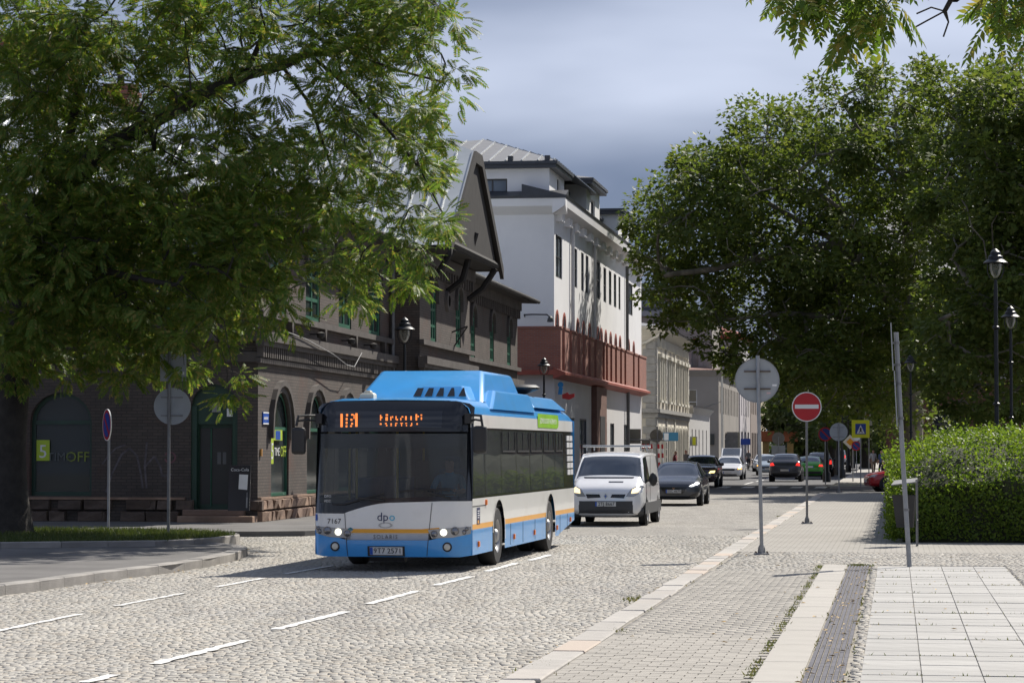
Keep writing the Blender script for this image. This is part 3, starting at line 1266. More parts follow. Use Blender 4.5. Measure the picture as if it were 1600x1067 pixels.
SMF = []
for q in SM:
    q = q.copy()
    q.materials[0] = mat('sooty_sandstone', (0.105, 0.075, 0.058), 0.9, var=0.3, scale=2.5, island=0.25, bump=0.5, bscale=14)  # plinth sandstone again, darkened in colour for the front wall's shade and soot
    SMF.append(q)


def plinth(seg, front, z0=0.1, courses=(0.30, 0.28)):
    for a, e, x0 in seg:
        z = z0
        for ci, ch in enumerate(courses):
            s = a - (0.2 if ci % 2 else 0)
            while s < e:
                L = R.uniform(0.35, 0.75)
                s2 = max(a, s)
                e2 = min(e, s + L)
                if e2 - s2 > 0.08 and not (z < 0.4 and R.random() < 0.06):
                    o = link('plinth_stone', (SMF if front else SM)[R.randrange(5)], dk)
                    if front:
                        o.location = (-s2, 0.0, z)
                        o.rotation_euler = (0, 0, -pi / 2)
                    else:
                        o.location = (x0, s2, z)
                    o.scale = (1.6, e2 - s2 - 0.02, ch - 0.02)
                s += L
            z += ch


plinth([(0.0, 17.8, 0.0), (17.8, 28, 0.95), (28, 47, 0.0)], False)
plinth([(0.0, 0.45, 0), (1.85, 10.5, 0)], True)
b = MB()
pbox(b, PS, 0, 17.8, 0.66, 0.72, -0.1, 0.0)
pbox(b, PF, 1.85, 10.5, 0.66, 0.72, -0.1, 0.0)
b.build('plinth_cap', M_sand, dk)

# door with transom and steps
b = MB()
pbox(b, PF, 0.52, 0.66, 0.42, 3.0, 0.05, 0.25)
pbox(b, PF, 1.58, 1.72, 0.42, 3.0, 0.05, 0.25)
ring = [(0.52, 2.55), (1.72, 2.55)] + list(reversed(arch_pts(0.52, 1.72, 3.55, 0.55)))
b.poly([PF(x, z, 0.12) for x, z in ring])
b.build('door_surround', M_green_d, dk)
d = MB()
pbox(d, PF, 0.66, 1.58, 0.42, 2.55, 0.24, 0.30)
door = d.build('door', M_green_d, dk)
for s0, s1 in ((0.72, 1.22), (1.27, 1.53)):
    b = MB()
    pbox(b, PF, s0, s1, 0.55, 2.45, 0.225, 0.239)
    b.build('door_panel', mat('door_dark', (0.02, 0.022, 0.02), 0.3), door)
for s in (0.86, 1.0):
    b = MB()
    pbox(b, PF, s, s + 0.09, 1.55, 1.85, 0.219, 0.2245)
    b.build('notice', mat('notice_grey', (0.12, 0.12, 0.12), 0.6), door)
b = MB()
pbox(b, PF, 1.235, 1.26, 0.5, 2.45, 0.20, 0.235)
b.build('door_bar', M_green, door)
b = MB()
pbox(b, PF, 0.98, 1.20, 2.85, 3.08, 0.08, 0.119)
for k in range(5):
    pbox(b, PF, 0.985, 1.195, 2.87 + k * 0.042, 2.885 + k * 0.042, 0.06, 0.079)
b.build('vent_grille', mat('vent_pale', (0.30, 0.30, 0.30), 0.5), dk)
b = MB()
pbox(b, PF, 0.66, 0.80, 2.74, 2.94, 0.02, 0.119)
b.build('intercom_box', M_white, dk)
for k, (z0, z1, dd, a, e) in enumerate(((0.1, 0.27, -0.62, -0.02, 1.9), (0.27, 0.42, -0.30, 0.3, 1.85))):
    b = MB()
    pbox(b, PF, a, e, z0, z1, dd, 0.0)
    b.build('step', M_sand, dk, bevel=0.02)

# arched shop window in the shaded wall, with decals and ceiling lamps behind the pane
ws = window(PF, fw_op, dk, M_green_d, 0.18, 0.10, (0, 0), glassmat('shop_glass', (0.55, 0.6, 0.58), tr=0.75))
b = MB()
pbox(b, PF, 4.29, 5.89, 0.76, 3.34, 1.3, 1.32)
b.build('shop_backdrop', mat('shop_dark', (0.045, 0.055, 0.05), 0.8, var=0.5, scale=1.5), ws)
for s in (4.55, 5.35):
    b = MB()
    pbox(b, PF, s, s + 0.42, 2.62, 2.68, 0.85, 0.9)
    b.build('shop_lamp', mat('lamp_glow', (1.0, 0.78, 0.42), 0.5, emit=1.3, var=0.02), ws)


def decal(P, s, z, dd, flip=-1):
    return lambda x, y: P(s + flip * x, z + y, dd)


def timeoff(P, s, z, dd, w_, k=1.0, flip=-1, win=None):
    b = MB()
    pbox(b, P, s - 0.02, s + 0.34 * k, z - 0.25 * k, z + 0.30 * k, dd - 0.003, dd)
    bl = b.build('lime_block', M_lime, win)
    sg = flip
    text('lettering', '5', 0.5 * k, decal(P, s + 0.16 * k, z - 0.02, dd - 0.006, sg), M_white, bl)
    return bl


timeoff(PF, 5.45, 1.87, 0.165, 0, 0.95, -1, ws)
text('lettering', 'TIME', 0.30, decal(PF, 5.18, 1.72, 0.17), mat('decal_grey', (0.10, 0.11, 0.11), 0.5), ws)
text('lettering', 'OFF', 0.36, decal(PF, 4.70, 1.72, 0.17), M_lime_d, ws)
w0 = [c for c in dk.children if c.name.startswith('window')][0]
b = MB()
pbox(b, PS, 1.56, 1.86, 1.55, 2.45, 0.035, 0.04)
bl = b.build('lime_block', M_lime, w0)
text('lettering', '5', 0.6, decal(PS, 1.72, 1.85, 0.03, 1), M_white, bl)
text('lettering', 'TIME', 0.30, decal(PS, 2.24, 1.85, 0.03, 1), M_white, w0, 0.9)
text('lettering', 'OFF', 0.40, decal(PS, 2.95, 1.85, 0.03, 1), M_lime, w0, 0.9)
b = MB()
pbox(b, PS, 1.87, 2.85, 2.15, 2.42, 0.035, 0.04)
b.build('lime_block', M_lime, w0)
b = MB()
pbox(b, PS, 2.08, 2.6, 2.17, 2.40, 0.030, 0.034)
b.build('blue_block', M_blue_sign, w0)

# graffiti strokes on the shaded wall
M_graf = mat('graffiti_paint', (0.105, 0.09, 0.095), 0.7, var=0.5, scale=6)
M_graf2 = mat('graffiti_pink', (0.16, 0.07, 0.08), 0.7, var=0.4, scale=6)


def stroke(pts, w_, m):
    b = MB()
    for i in range(len(pts) - 1):
        (a, c), (e, f) = pts[i], pts[i + 1]
        L = max(1e-4, sqrt((e - a) ** 2 + (f - c) ** 2))
        nx_, nz_ = -(f - c) / L * w_, (e - a) / L * w_
        b.poly([PF(a + nx_, c + nz_, -0.004), PF(e + nx_, f + nz_, -0.004), PF(e - nx_, f - nz_, -0.004), PF(a - nx_, c - nz_, -0.004)])
    b.build('graffiti_stroke', m, dk)


stroke([(4.0, 1.55), (3.85, 1.75), (3.65, 1.95), (3.4, 2.03)], 0.02, M_graf)
stroke([(3.9, 0.85), (3.75, 1.3), (3.5, 1.8), (3.3, 1.95), (3.1, 1.75), (3.0, 1.3), (2.95, 0.95)], 0.025, M_graf)
stroke([(2.85, 2.1), (2.9, 1.5), (2.85, 0.95)], 0.025, M_graf)
stroke([(2.88, 1.5), (2.65, 1.75), (2.5, 1.5), (2.45, 1.25), (2.2, 1.3)], 0.025, M_graf)
stroke([(2.25 + 0.14 * cos(t), 1.72 + 0.13 * sin(t)) for t in fr(0.4, 6.0, 10)], 0.022, M_graf2)

# small plates on the sunlit corner
b = MB()
pbox(b, PS, 0.45, 1.05, 2.55, 2.86, -0.03, 0.0)
pl = b.build('street_plate', M_blue_sign, dk)
b = MB()
pbox(b, PS, 0.45, 1.05, 2.55, 2.585, -0.034, -0.0305)
pbox(b, PS, 0.45, 1.05, 2.825, 2.86, -0.034, -0.0305)
for k in range(6):
    pbox(b, PS, 0.52 + k * 0.078, 0.57 + k * 0.078, 2.67, 2.73 + (0.015 if k % 2 else 0), -0.034, -0.0305)
b.build('plate_print', M_white, pl)
b = MB()
pbox(b, PS, 0.2, 0.3, 1.75, 1.93, -0.05, 0.0)
b.build('meter_box', mat('dull_orange', (0.4, 0.2, 0.05), 0.6), dk)
downpipe(dk, 0.12, 17.6, 0.1, EAVE - 0.2, 0.07)
b = MB()
pts = [(0.32, 1.2, 4.95), (0.34, 4.0, 4.83), (0.34, 7.5, 4.55), (0.34, 9.3, 4.32), (0.34, 10.4, 4.3), (0.32, 11.6, 4.75)]
b.tube(pts, 0.012, 5)
b.build('cable', mat('cable_grey', (0.3, 0.3, 0.3), 0.6), dk)
for y in (6.0, 10.2, 13.5):
    b = MB()
    b.tube([(0.0, y, 5.05), (0.3, y, 5.05)], 0.025, 6)
    b.lathe([(0.03, 0), (0.10, 0.05), (0.12, 0.16), (0.0, 0.2)], (0.3, y, 4.92), 10)
    b.build('flood_light', M_timber, dk, smooth=True)

# zinc roof in standing-seam panels, hip over the shaded wall
RX, RZ = -8.6, 12.75
EX, EZ = 0.75, EAVE - 0.05
HIP = 8.0
slopeL = sqrt((EX - RX) ** 2 + (RZ - EZ) ** 2)
rb = MB()
rb.poly([(EX, -0.7, EZ), (EX, 48.3, EZ), (RX, 43.0, RZ), (RX, HIP, RZ)])
rb.poly([(RX * 2 - EX, -0.7, EZ), (EX, -0.7, EZ), (RX, HIP, RZ)])
rb.poly([(EX, 48.3, EZ), (RX * 2 - EX, 48.3, EZ), (RX, 43.0, RZ)])
rb.poly([(RX * 2 - EX, 48.3, EZ), (RX * 2 - EX, -0.7, EZ), (RX, HIP, RZ), (RX, 43.0, RZ)])
roof = rb.build('roof', M_zinc, dk)
M_seam = mat('zinc_seam', (0.40, 0.42, 0.43), 0.4, 0.4, var=0.08)
for k in range(82):
    y = -0.6 + k * 0.6
    t1 = 1.0
    if y < HIP:
        t1 = (y + 0.7) / (HIP + 0.7)
    if y > 43:
        t1 = (48.3 - y) / 5.3
    if t1 < 0.05:
        continue
    b = MB()
    x1, z1 = EX + (RX - EX) * t1, EZ + (RZ - EZ) * t1
    b.mesh([(EX, y, EZ), (EX, y + 0.045, EZ), (EX, y + 0.045, EZ + 0.06), (EX, y, EZ + 0.06),
            (x1, y, z1), (x1, y + 0.045, z1), (x1, y + 0.045, z1 + 0.06), (x1, y, z1 + 0.06)],
           [(0, 1, 2, 3), (3, 2, 6, 7), (2, 1, 5, 6), (0, 3, 7, 4)])
    b.build('roof_seam', M_seam, roof)
for k in range(36):
    x = EX - 0.4 - k * 0.6
    t = (x - EX) / (RX - EX)
    if t > 1:
        t = 2 - t
    if t < 0.04:
        continue
    b = MB()
    y1, z1 = -0.7 + (HIP + 0.7) * t, EZ + (RZ - EZ) * t
    b.mesh([(x, -0.7, EZ), (x + 0.045, -0.7, EZ), (x + 0.045, -0.7, EZ + 0.06), (x, -0.7, EZ + 0.06),
            (x, y1, z1), (x + 0.045, y1, z1), (x + 0.045, y1, z1 + 0.06), (x, y1, z1 + 0.06)],
           [(0, 1, 2, 3), (3, 2, 6, 7), (2, 1, 5, 6), (0, 3, 7, 4)])
    b.build('roof_seam', M_seam, roof)
b = MB()
b.tube([(EX + 0.06, -0.7, EZ - 0.02), (EX + 0.06, 17.0, EZ - 0.02)], 0.085, 8)
b.tube([(EX + 0.06, 28.9, EZ - 0.02), (EX + 0.06, 48.3, EZ - 0.02)], 0.085, 8)
b.build('gutter', M_timber, roof, smooth=True)
b = MB()
b.mesh([(0.02, -0.6, EAVE - 0.12), (EX, -0.6, EZ - 0.1), (EX, 48.2, EZ - 0.1), (0.02, 48.2, EAVE - 0.12)], [(0, 1, 2, 3)])
b.mesh([(0.02, 48.2, EAVE - 0.12), (EX, 48.2, EZ - 0.1), (EX, 48.2, EZ + 0.02), (0.02, 48.2, EZ + 0.4)], [(0, 1, 2, 3)])
b.build('eaves_soffit', M_timber, roof)
for ch, cy, cx, top, wd in ((0, 6.2, -13.9, 17.5, 1.4), (1, 9.0, -9.4, 13.9, 0.75), (2, 10.5, -8.6, 13.75, 0.9), (3, 15.5, -8.2, 13.35, 0.9), (4, 3.5, -15.5, 18.2, 1.2)):
    b = MB()
    b.box(cx - wd / 2, cx + wd / 2, cy - wd / 2, cy + wd / 2, 10.2, top)
    b.box(cx - wd / 2 - 0.08, cx + wd / 2 + 0.08, cy - wd / 2 - 0.08, cy + wd / 2 + 0.08, top - 0.35, top - 0.2)
    c = b.build('chimney', M_redbrick, roof)
    b = MB()
    b.tube([(cx, cy, top), (cx, cy, top + 0.45)], 0.12, 8)
    b.build('chimney_pot', M_timber, roof)

# cross gable over the projecting bay: roof planes, half hip, barge boards, timber face
M_gable = mat('tarred_gable_boards', (0.016, 0.014, 0.013), 0.8, var=0.4, scale=3)
GY, GH = 22.95, 5.75
GE, GT = 8.35, 12.35
GX = 2.05
trunc = 0.72
zt = GT - trunc * (GT - GE) / GH * 1.0
gr = MB()
for sgn in (-1, 1):
    gr.poly([(GX, GY + sgn * GH, GE), (GX, GY + sgn * trunc, zt), (GX - 1.05, GY, GT), (RX, GY, GT), (RX, GY + sgn * GH, GE)])
gr.poly([(GX, GY - trunc, zt), (GX, GY + trunc, zt), (GX - 1.05, GY, GT)])
groof = gr.build('gable_roof', M_zinc, dk)
for sgn in (-1, 1):
    x = GX - 0.05
    while x > -6:
        b = MB()
        z1 = GT if x < GX - 1.05 else zt
        y1 = GY if x < GX - 1.05 else GY + sgn * trunc
        b.mesh([(x, GY + sgn * GH, GE), (x - 0.045, GY + sgn * GH, GE), (x - 0.045, GY + sgn * GH, GE + 0.06), (x, GY + sgn * GH, GE + 0.06),
                (x, y1, z1), (x - 0.045, y1, z1), (x - 0.045, y1, z1 + 0.06), (x, y1, z1 + 0.06)],
               [(0, 1, 2, 3), (3, 2, 6, 7), (2, 1, 5, 6), (0, 3, 7, 4)])
        b.build('roof_seam', M_seam, groof)
        x -= 0.55
b = MB()
gw = [(GY - GH + 0.7, GE - 0.05), (GY + GH - 0.7, GE - 0.05), (GY + trunc, zt - 0.12), (GY - trunc, zt - 0.12)]
b.prism(gw, 'x', 0.3, 1.93)
gwall = b.build('gable_wall', M_gable, dk, fix=True)
b = MB()
for sgn in (-1, 1):
    b.prism([(GY + sgn * (GH + 0.05), GE - 0.35), (GY + sgn * (GH + 0.05), GE + 0.04), (GY + sgn * trunc, zt + 0.03), (GY + sgn * trunc, zt - 0.38)], 'x', GX - 0.1, GX + 0.03)
b.prism([(GY - trunc, zt + 0.03), (GY + trunc, zt + 0.03), (GY + trunc, zt - 0.36), (GY - trunc, zt - 0.36)], 'x', GX - 0.1, GX + 0.03)
b.build('barge_board', M_gable, groof, fix=True)
b = MB()
for sgn in (-1, 1):
    b.poly([(GX - 0.05, GY + sgn * GH, GE - 0.08), (GX - 0.05, GY + sgn * trunc, zt - 0.08), (0.9, GY + sgn * trunc, zt - 0.08), (0.9, GY + sgn * GH, GE - 0.08)])
b.build('soffit_boards', M_timber, groof)
b = MB()
for y in (GY - 4.6, GY, GY + 4.6):
    b.tube([(0.97, y, 7.2), (1.5, y, 7.6), (1.95, y, 8.3 if y != GY else 9.2)], 0.11, 6)
b.tube([(1.9, GY - 5.3, 8.45), (1.9, GY + 5.3, 8.45)], 0.12, 6)
b.build('gable_bracing', M_gable, dk)
b = MB()
b.lathe([(0.0, -0.1), (0.34, -0.1), (0.38, -0.04), (0.38, 0.0)], (0.95, 22.95, 6.9), 16, 'x')
b.lathe([(0.2, 0.12), (0.34, 0.1), (0.38, 0.0)], (0.95, 22.95, 6.9), 16, 'x')
b.build('medallion', M_soot_plain, dk)
b = MB()
b.tube([(0.95, 24.1, 5.9), (1.5, 24.1, 6.1)], 0.03, 6)
b.tube([(0.95, 24.1, 5.3), (1.5, 24.1, 6.1)], 0.025, 6)
b.build('flag_bracket', M_timber, dk)

# menu board leaning beside the door
mbd = thing('menu_board', 'black drinks board with white paper leaning beside the green house door', 'board', DK + Vector((-0.03, -0.62, 0.0)), DA)
b = MB()
b.prism([(-0.55, 0.27), (-0.51, 0.27), (-0.38, 1.38), (-0.42, 1.38)], 'x', -0.52, 0.02)
b.build('panel', mat('board_black', (0.02, 0.02, 0.022), 0.3), mbd, fix=True)


def board_map(x, y):
    t = (y - 0.27) / 1.11
    return (-0.25 + x, -0.555 + 0.13 * t, y)


text('lettering', 'Coca-Cola', 0.105, lambda x, y: board_map(x, y + 1.27), M_white, mbd)
b = MB()
b.poly([board_map(-0.02, 0.80), board_map(0.20, 0.78), board_map(0.21, 1.15), board_map(-0.01, 1.16)])
b.build('paper', M_white, mbd)
b = MB()
b.tube([board_map(0.2, 0.34), board_map(0.2, 0.6)], 0.02, 6)
b.tube([board_map(0.2, 0.6), board_map(0.2, 0.72)], 0.008, 6)
b.build('bottle_print', mat('print_grey', (0.25, 0.25, 0.25), 0.5), mbd)
mbd.location.z = 0.15
# ================================================================ white house with brick band
M_render = mat('white_render', (0.78, 0.78, 0.78), 0.85, var=0.03, scale=0.6, bump=0.1, bscale=60, col2=(0.60, 0.60, 0.61), c2lo=0.5, c2hi=0.9, c2scale=0.3)
M_render2 = mat('pale_ground_render', (0.58, 0.57, 0.56), 0.85, var=0.05, scale=0.6)
M_redband = brickmat('red_band_brick', (0.36, 0.135, 0.09), (0.30, 0.11, 0.078), (0.27, 0.18, 0.15), 0.26, 0.08, 0.012, stain=0.2)
M_redsill = mat('red_tile_sill', (0.33, 0.085, 0.058), 0.6, var=0.2, scale=2)
M_darkroof = mat('dark_roof_edge', (0.05, 0.055, 0.065), 0.5, 0.3)
M_slate = mat('grey_metal_roof', (0.16, 0.165, 0.175), 0.55, 0.1, var=0.12)
M_frame_d = mat('frame_dark', (0.05, 0.05, 0.05), 0.5)
M_frame_w = mat('frame_white', (0.6, 0.6, 0.6), 0.5)

WH = Vector((1.92, 118.0, 0))
wh = thing('white_house', 'tall white rendered house with red brick arcade band and grey hipped roof', 'house', WH, ROAD_A)
WL = 41.0
arch_y = [1.0, 3.6, 6.8, 8.8, 11.2, 13.8, 17.6, 19.1, 21.2, 23.6, 26.2, 28.5, 33.3, 36.2]
a_ops = [(y - 0.5, y + 0.5, 5.75, 8.15, 0.5) for y in arch_y]
t_ops = [(0.55, 2.9, 9.8, 11.75), (7.4, 8.7, 9.75, 11.65), (10.3, 11.4, 9.75, 11.65), (12.2, 13.4, 9.75, 11.65), (16.9, 18.7, 9.75, 11.75),
         (20.2, 21.5, 9.75, 11.6), (22.8, 24.1, 9.75, 11.6), (25.3, 26.6, 9.75, 11.6), (27.8, 28.8, 9.75, 11.6), (33.2, 35.6, 9.75, 11.6)]
gr_ops = [(5.6, 7.6, 0.9, 3.4), (9.6, 12.6, 0.9, 3.4), (19.6, 21.8, 0.9, 3.3), (23.4, 25.4, 0.9, 3.3), (30.6, 32.8, 0.5, 3.3)]
PW = pside(0.0)
PWF = pfront(0.0)
lw_ops = [(5.2, 6.3, 9.75, 11.7), (5.2, 6.3, 5.6, 7.3), (9, 10.2, 9.75, 11.7)]
b = MB()
facade(b, PW, 0, WL, 5.5, 13.0, a_ops + t_ops, 0.3)
facade(b, PWF, 0, 22, 7.4, 13.0, [lw_ops[0], lw_ops[2]], 0.25)
b.poly([(0, WL, 0), (-22, WL, 0), (-22, WL, 13), (0, WL, 13)])
b.build('wall', M_render, wh)
b = MB()
facade(b, PW, 0, WL, 0, 5.5, gr_ops, 0.3)
facade(b, PWF, 0, 22, 0, 5.5, [], 0.25)
b.build('ground_floor_wall', M_render2, wh)
b = MB()
b.box(-21, -0.4, 0.5, WL - 0.5, 0.1, 12.9)
b.build('interior_core', MATS['dark_interior'], wh)
for o in t_ops:
    window(PW, o, wh, M_frame_d, 0.04, 0.07, (1, 1) if o[1] - o[0] > 1.5 else (0, 1), M_glass_l)
for o in a_ops:
    window(PW, o, wh, M_frame_d, 0.03, 0.06, (0, 2))
for o in gr_ops:
    window(PW, o, wh, M_frame_d, 0.04, 0.08, (1, 1), M_glass_l)
window(PWF, lw_ops[0], wh, M_frame_d, 0.12, 0.08, (0, 1), M_glass_l)
window(PWF, lw_ops[2], wh, M_frame_d, 0.12, 0.08, (0, 1), M_glass_l)
# brick band: wall between ledge and rail with piers beside each arch
PB = pside(0.30)
edges = [0.0]
for y in arch_y:
    edges += [y - 0.5, y + 0.5]
edges.append(WL)
for i in range(0, len(edges), 2):
    a, e = edges[i], edges[i + 1]
    b = MB()
    pbox(b, PW, a, e, 5.5, 7.4, -0.30, 0.0)
    pbox(b, PW, a, e, 7.4, 7.5, -0.34, 0.0)
    b.build('brick_pier', M_redband, wh)
b = MB()
facade(b, pfront(-0.02), -0.3, 12, 5.5, 7.4, [], 0.1)
pbox(b, PWF, -0.3, 12, 7.4, 7.5, -0.06, 0.0)
b.build('brick_return', M_redband, wh)
for o in a_ops:
    b = MB()
    arch_mould(b, PW, o[0], o[1], o[3], o[4], 0.16, 0.0, -0.025, foot=0.1)
    b.build('brick_arch', M_redsill, wh)
b = MB()
b.prism([(0.0, 5.62), (0.55, 5.40), (0.55, 5.28), (0.0, 5.1)], 'y', -0.4, WL)
b.build('ledge', M_redsill, wh, fix=True)
b = MB()
pbox(b, PWF, 0.0, 12, 5.28, 5.5, -0.4, 0.0)
b.build('ledge', M_redsill, wh)
b = MB()
pbox(b, PW, 14.6, 19.2, 0.1, 5.1, -0.28, 0.0)
b.build('portal', mat('portal_brown', (0.16, 0.085, 0.065), 0.8, var=0.2), wh)
b = MB()
pbox(b, PW, 16.0, 18.2, 0.15, 3.6, -0.31, -0.285)
b.build('portal_door', M_frame_d, wh)
# main cornice with blocks, roof edge
b = MB()
b.prism([(0.0, 12.6), (0.25, 12.75), (0.55, 12.95), (0.6, 13.3), (0.0, 13.35)], 'y', -0.6, WL + 0.3)
b.build('cornice', M_render, wh, fix=True)
b = MB()
b.prism([(0.0, 12.6), (-0.25, 12.75), (-0.55, 12.95), (-0.6, 13.3), (0.0, 13.35)], 'x', -22, 0.6)
b.build('cornice', M_render, wh, fix=True)
for k in range(14):
    y = 0.6 + k * 2.9
    for dy in (0, 0.7):
        b = MB()
        pbox(b, PW, y + dy, y + dy + 0.3, 12.35, 12.75, -0.3, 0.0)
        b.build('cornice_block', M_render, wh)
for y in (6.0, 15.2, 41.0 - 9.6):
    downpipe(wh, 0.12, y, 7.5, 12.6, 0.09, m=M_render2 if y < 20 else M_pipe)
downpipe(wh, 0.16, 31.4, 0.1, 5.2, 0.1)
b = MB()
b.prism([(0.62, 13.3), (0.66, 13.42), (-1.4, 13.95), (-1.4, 13.3)], 'y', -0.65, WL + 0.3)
b.build('roof_edge', M_darkroof, wh, fix=True)
b = MB()
b.prism([(-0.62, 13.3), (-0.66, 13.42), (0.4, 13.75), (0.4, 13.3)], 'x', -22, 0.62)
b.build('roof_edge', M_darkroof, wh, fix=True)


def attic(y0, y1, xf, xb, z1, ops_f=(), ops_s=()):
    b = MB()
    facade(b, pside(xf), y0, y1, 13.4, z1, list(ops_s), 0.15)
    facade(b, pfront(y0), -xf, -xb, 13.4, z1, list(ops_f), 0.15)
    b.poly([(xf, y1, 13.4), (xb, y1, 13.4), (xb, y1, z1), (xf, y1, z1)])
    b.build('attic_wall', M_render, wh)
    b = MB()
    b.box(xb, xf + 0.35, y0 - 0.35, y1 + 0.35, z1, z1 + 0.16)
    b.box(xb, xf + 0.42, y0 - 0.42, y1 + 0.42, z1 + 0.161, z1 + 0.3)
    b.build('attic_eaves', M_darkroof, wh)
    for o in ops_f:
        window(pfront(y0), o, wh, M_frame_d, 0.1, 0.07, (1, 0), M_glass_l)
    for o in ops_s:
        window(pside(xf), o, wh, M_frame_d, 0.1, 0.07, (0, 0), M_glass_l)


attic(0.25, 5.6, -0.25, -20, 14.75, [(2.2, 3.6, 13.55, 14.3)], [(3.0, 4.2, 13.75, 14.6)])
attic(5.61, 40, -1.5, -19, 14.75)
attic(14.6, 20.6, -0.25, -8, 15.45, [], [(16.6, 18.4, 13.8, 14.9)])
attic(30.0, 36.0, -0.25, -8, 15.3, [], [(32.0, 33.6, 13.8, 14.8)])


def hip(b, x0, x1, y0, y1, z0, ax, ay0, ay1, z1):
    A, B_, C, D = (x0, y0, z0), (x1, y0, z0), (x1, y1, z0), (x0, y1, z0)
    E, G_ = (ax, ay0, z1), (ax, ay1, z1)
    b.poly([A, B_, E])
    b.poly([B_, C, G_, E])
    b.poly([C, D, G_])
    b.poly([D, A, E, G_])


b = MB()
hip(b, -20.3, 0.15, -0.15, 16.5, 15.06, -4.4, 7.6, 8.2, 17.0)
wroof = b.build('roof', M_slate, wh, fix=True)
b = MB()
hip(b, -19.3, -1.2, 12, 40.3, 15.06, -9, 20, 33, 16.7)
b.build('roof', M_slate, wh, fix=True)
b = MB()
hip(b, -8, 0.15, 14.2, 21.0, 15.76, -4.0, 17.4, 17.8, 16.6)
b.build('roof', M_slate, wh, fix=True)
for k in range(26):
    x = 0.0 - k * 0.75
    t = (0.15 - x) / 4.55 if x > -4.4 else (x + 20.3) / 15.9
    if t < 0.03:
        continue
    b = MB()
    y1, z1 = -0.15 + 7.75 * t, 15.07 + 1.93 * t
    b.mesh([(x, -0.15, 15.07), (x + 0.05, -0.15, 15.07), (x + 0.05, -0.15, 15.13), (x, -0.15, 15.13),
            (x, y1, z1), (x + 0.05, y1, z1), (x + 0.05, y1, z1 + 0.06), (x, y1, z1 + 0.06)],
           [(0, 1, 2, 3), (3, 2, 6, 7), (2, 1, 5, 6), (0, 3, 7, 4)])
    b.build('roof_seam', M_seam, wroof)
for k in range(20):
    y = 0.2 + k * 0.8
    t = (y + 0.15) / 7.75 if y < 7.6 else (16.5 - y) / 8.3
    if t < 0.03:
        continue
    b = MB()
    x1, z1 = 0.15 - 4.55 * t, 15.07 + 1.93 * t
    b.mesh([(0.15, y, 15.07), (0.15, y + 0.05, 15.07), (0.15, y + 0.05, 15.13), (0.15, y, 15.13),
            (x1, y, z1), (x1, y + 0.05, z1), (x1, y + 0.05, z1 + 0.06), (x1, y, z1 + 0.06)],
           [(0, 1, 2, 3), (3, 2, 6, 7), (2, 1, 5, 6), (0, 3, 7, 4)])
    b.build('roof_seam', M_seam, wroof)
for x in (-0.3, -2.0, -4.2, -6.4):
    b = MB()
    b.box(x - 0.12, x + 0.12, -0.12, 0.1, 15.06, 15.3)
    b.build('snow_guard', M_darkroof, wroof)
b = MB()
b.tube([(-1.35, 0.0, 7.95), (-1.35, -0.2, 8.02), (-0.95, -0.45, 8.02), (-0.25, -0.55, 8.0), (-0.1, -0.55, 7.85)], 0.035, 6)
b.lathe([(0.02, 0.1), (0.12, 0.0), (0.16, -0.18), (0.0, -0.2)], (-0.1, -0.55, 7.85), 10)
b.build('wall_lamp', M_frame_d, wh)
# painted figure logo hanging by the corner (blue, red)
lg = MB()
lg.lathe([(0.0, -0.05), (0.13, -0.05), (0.13, 0.05), (0.0, 0.05)], (0.22, 0.6, 4.85), 14, 'y')
lg.prism([(0.10, 4.40), (0.28, 4.40), (0.33, 4.72), (0.14, 4.73)], 'y', 0.55, 0.65)
lg.build('blue_emblem', mat('emblem_blue', (0.02, 0.25, 0.6), 0.4), wh)
lg = MB()
lg.prism([(0.30, 4.22), (0.62, 4.16), (0.86, 4.28), (0.86, 4.44), (0.62, 4.40), (0.54, 4.5), (0.42, 4.44), (0.30, 4.40)], 'y', 0.52, 0.6)
lg.build('red_emblem', mat('emblem_red', (0.5, 0.03, 0.03), 0.4), wh)


# ================================================================ other houses of the street
def house(name, label, corner, length, depth, height, wallm, rows, roofm, roof_h=2.0, left_rows=(), frame=None, extra=None,
          cornice=0.35, gm=None, cm=None, pitch_in=None):
    h = thing(name, label, 'house', corner, ROAD_A)
    P, PFr = pside(0.0), pfront(0.0)
    ops = [o for r in rows for o in r]
    lops = [o for r in left_rows for o in r]
    b = MB()
    facade(b, P, 0, length, 0.0, height, ops, 0.22)
    facade(b, PFr, 0, depth, 0.0, height, lops, 0.2)
    b.poly([(0, length, 0), (-depth, length, 0), (-depth, length, height), (0, length, height)])
    b.build('wall', wallm, h)
    b = MB()
    b.box(-depth + 0.3, -0.35, 0.35, length - 0.3, 0.05, height - 0.1)
    b.build('interior_core', MATS['dark_interior'], h)
    for o in ops:
        window(P, o, h, frame or M_frame_w, 0.15, 0.08, (1, 1) if o[1] - o[0] > 0.9 else (0, 1), gm or M_glass)
    for o in lops:
        window(PFr, o, h, frame or M_frame_w, 0.12, 0.08, (1, 1), gm or M_glass)
    b = MB()
    b.prism([(0.0, height - 0.5), (cornice * 0.5, height - 0.25), (cornice, height - 0.05), (cornice, height + 0.08), (0.0, height + 0.08)], 'y', -0.02, length)
    b.build('cornice', cm or wallm, h, fix=True)
    b = MB()
    b.prism([(0.0, height - 0.5), (-cornice * 0.5, height - 0.25), (-cornice, height - 0.05), (-cornice, height + 0.08), (0.0, height + 0.08)], 'x', -depth, cornice)
    b.build('cornice', cm or wallm, h, fix=True)
    b = MB()
    px_ = pitch_in or depth / 2
    hip(b, -depth, cornice + 0.1, -cornice - 0.1, length + 0.1, height + 0.09, -px_, min(px_, length / 3), length - min(px_, length / 3), height + roof_h)
    b.build('roof', roofm, h, fix=True)
    return h, P, PFr


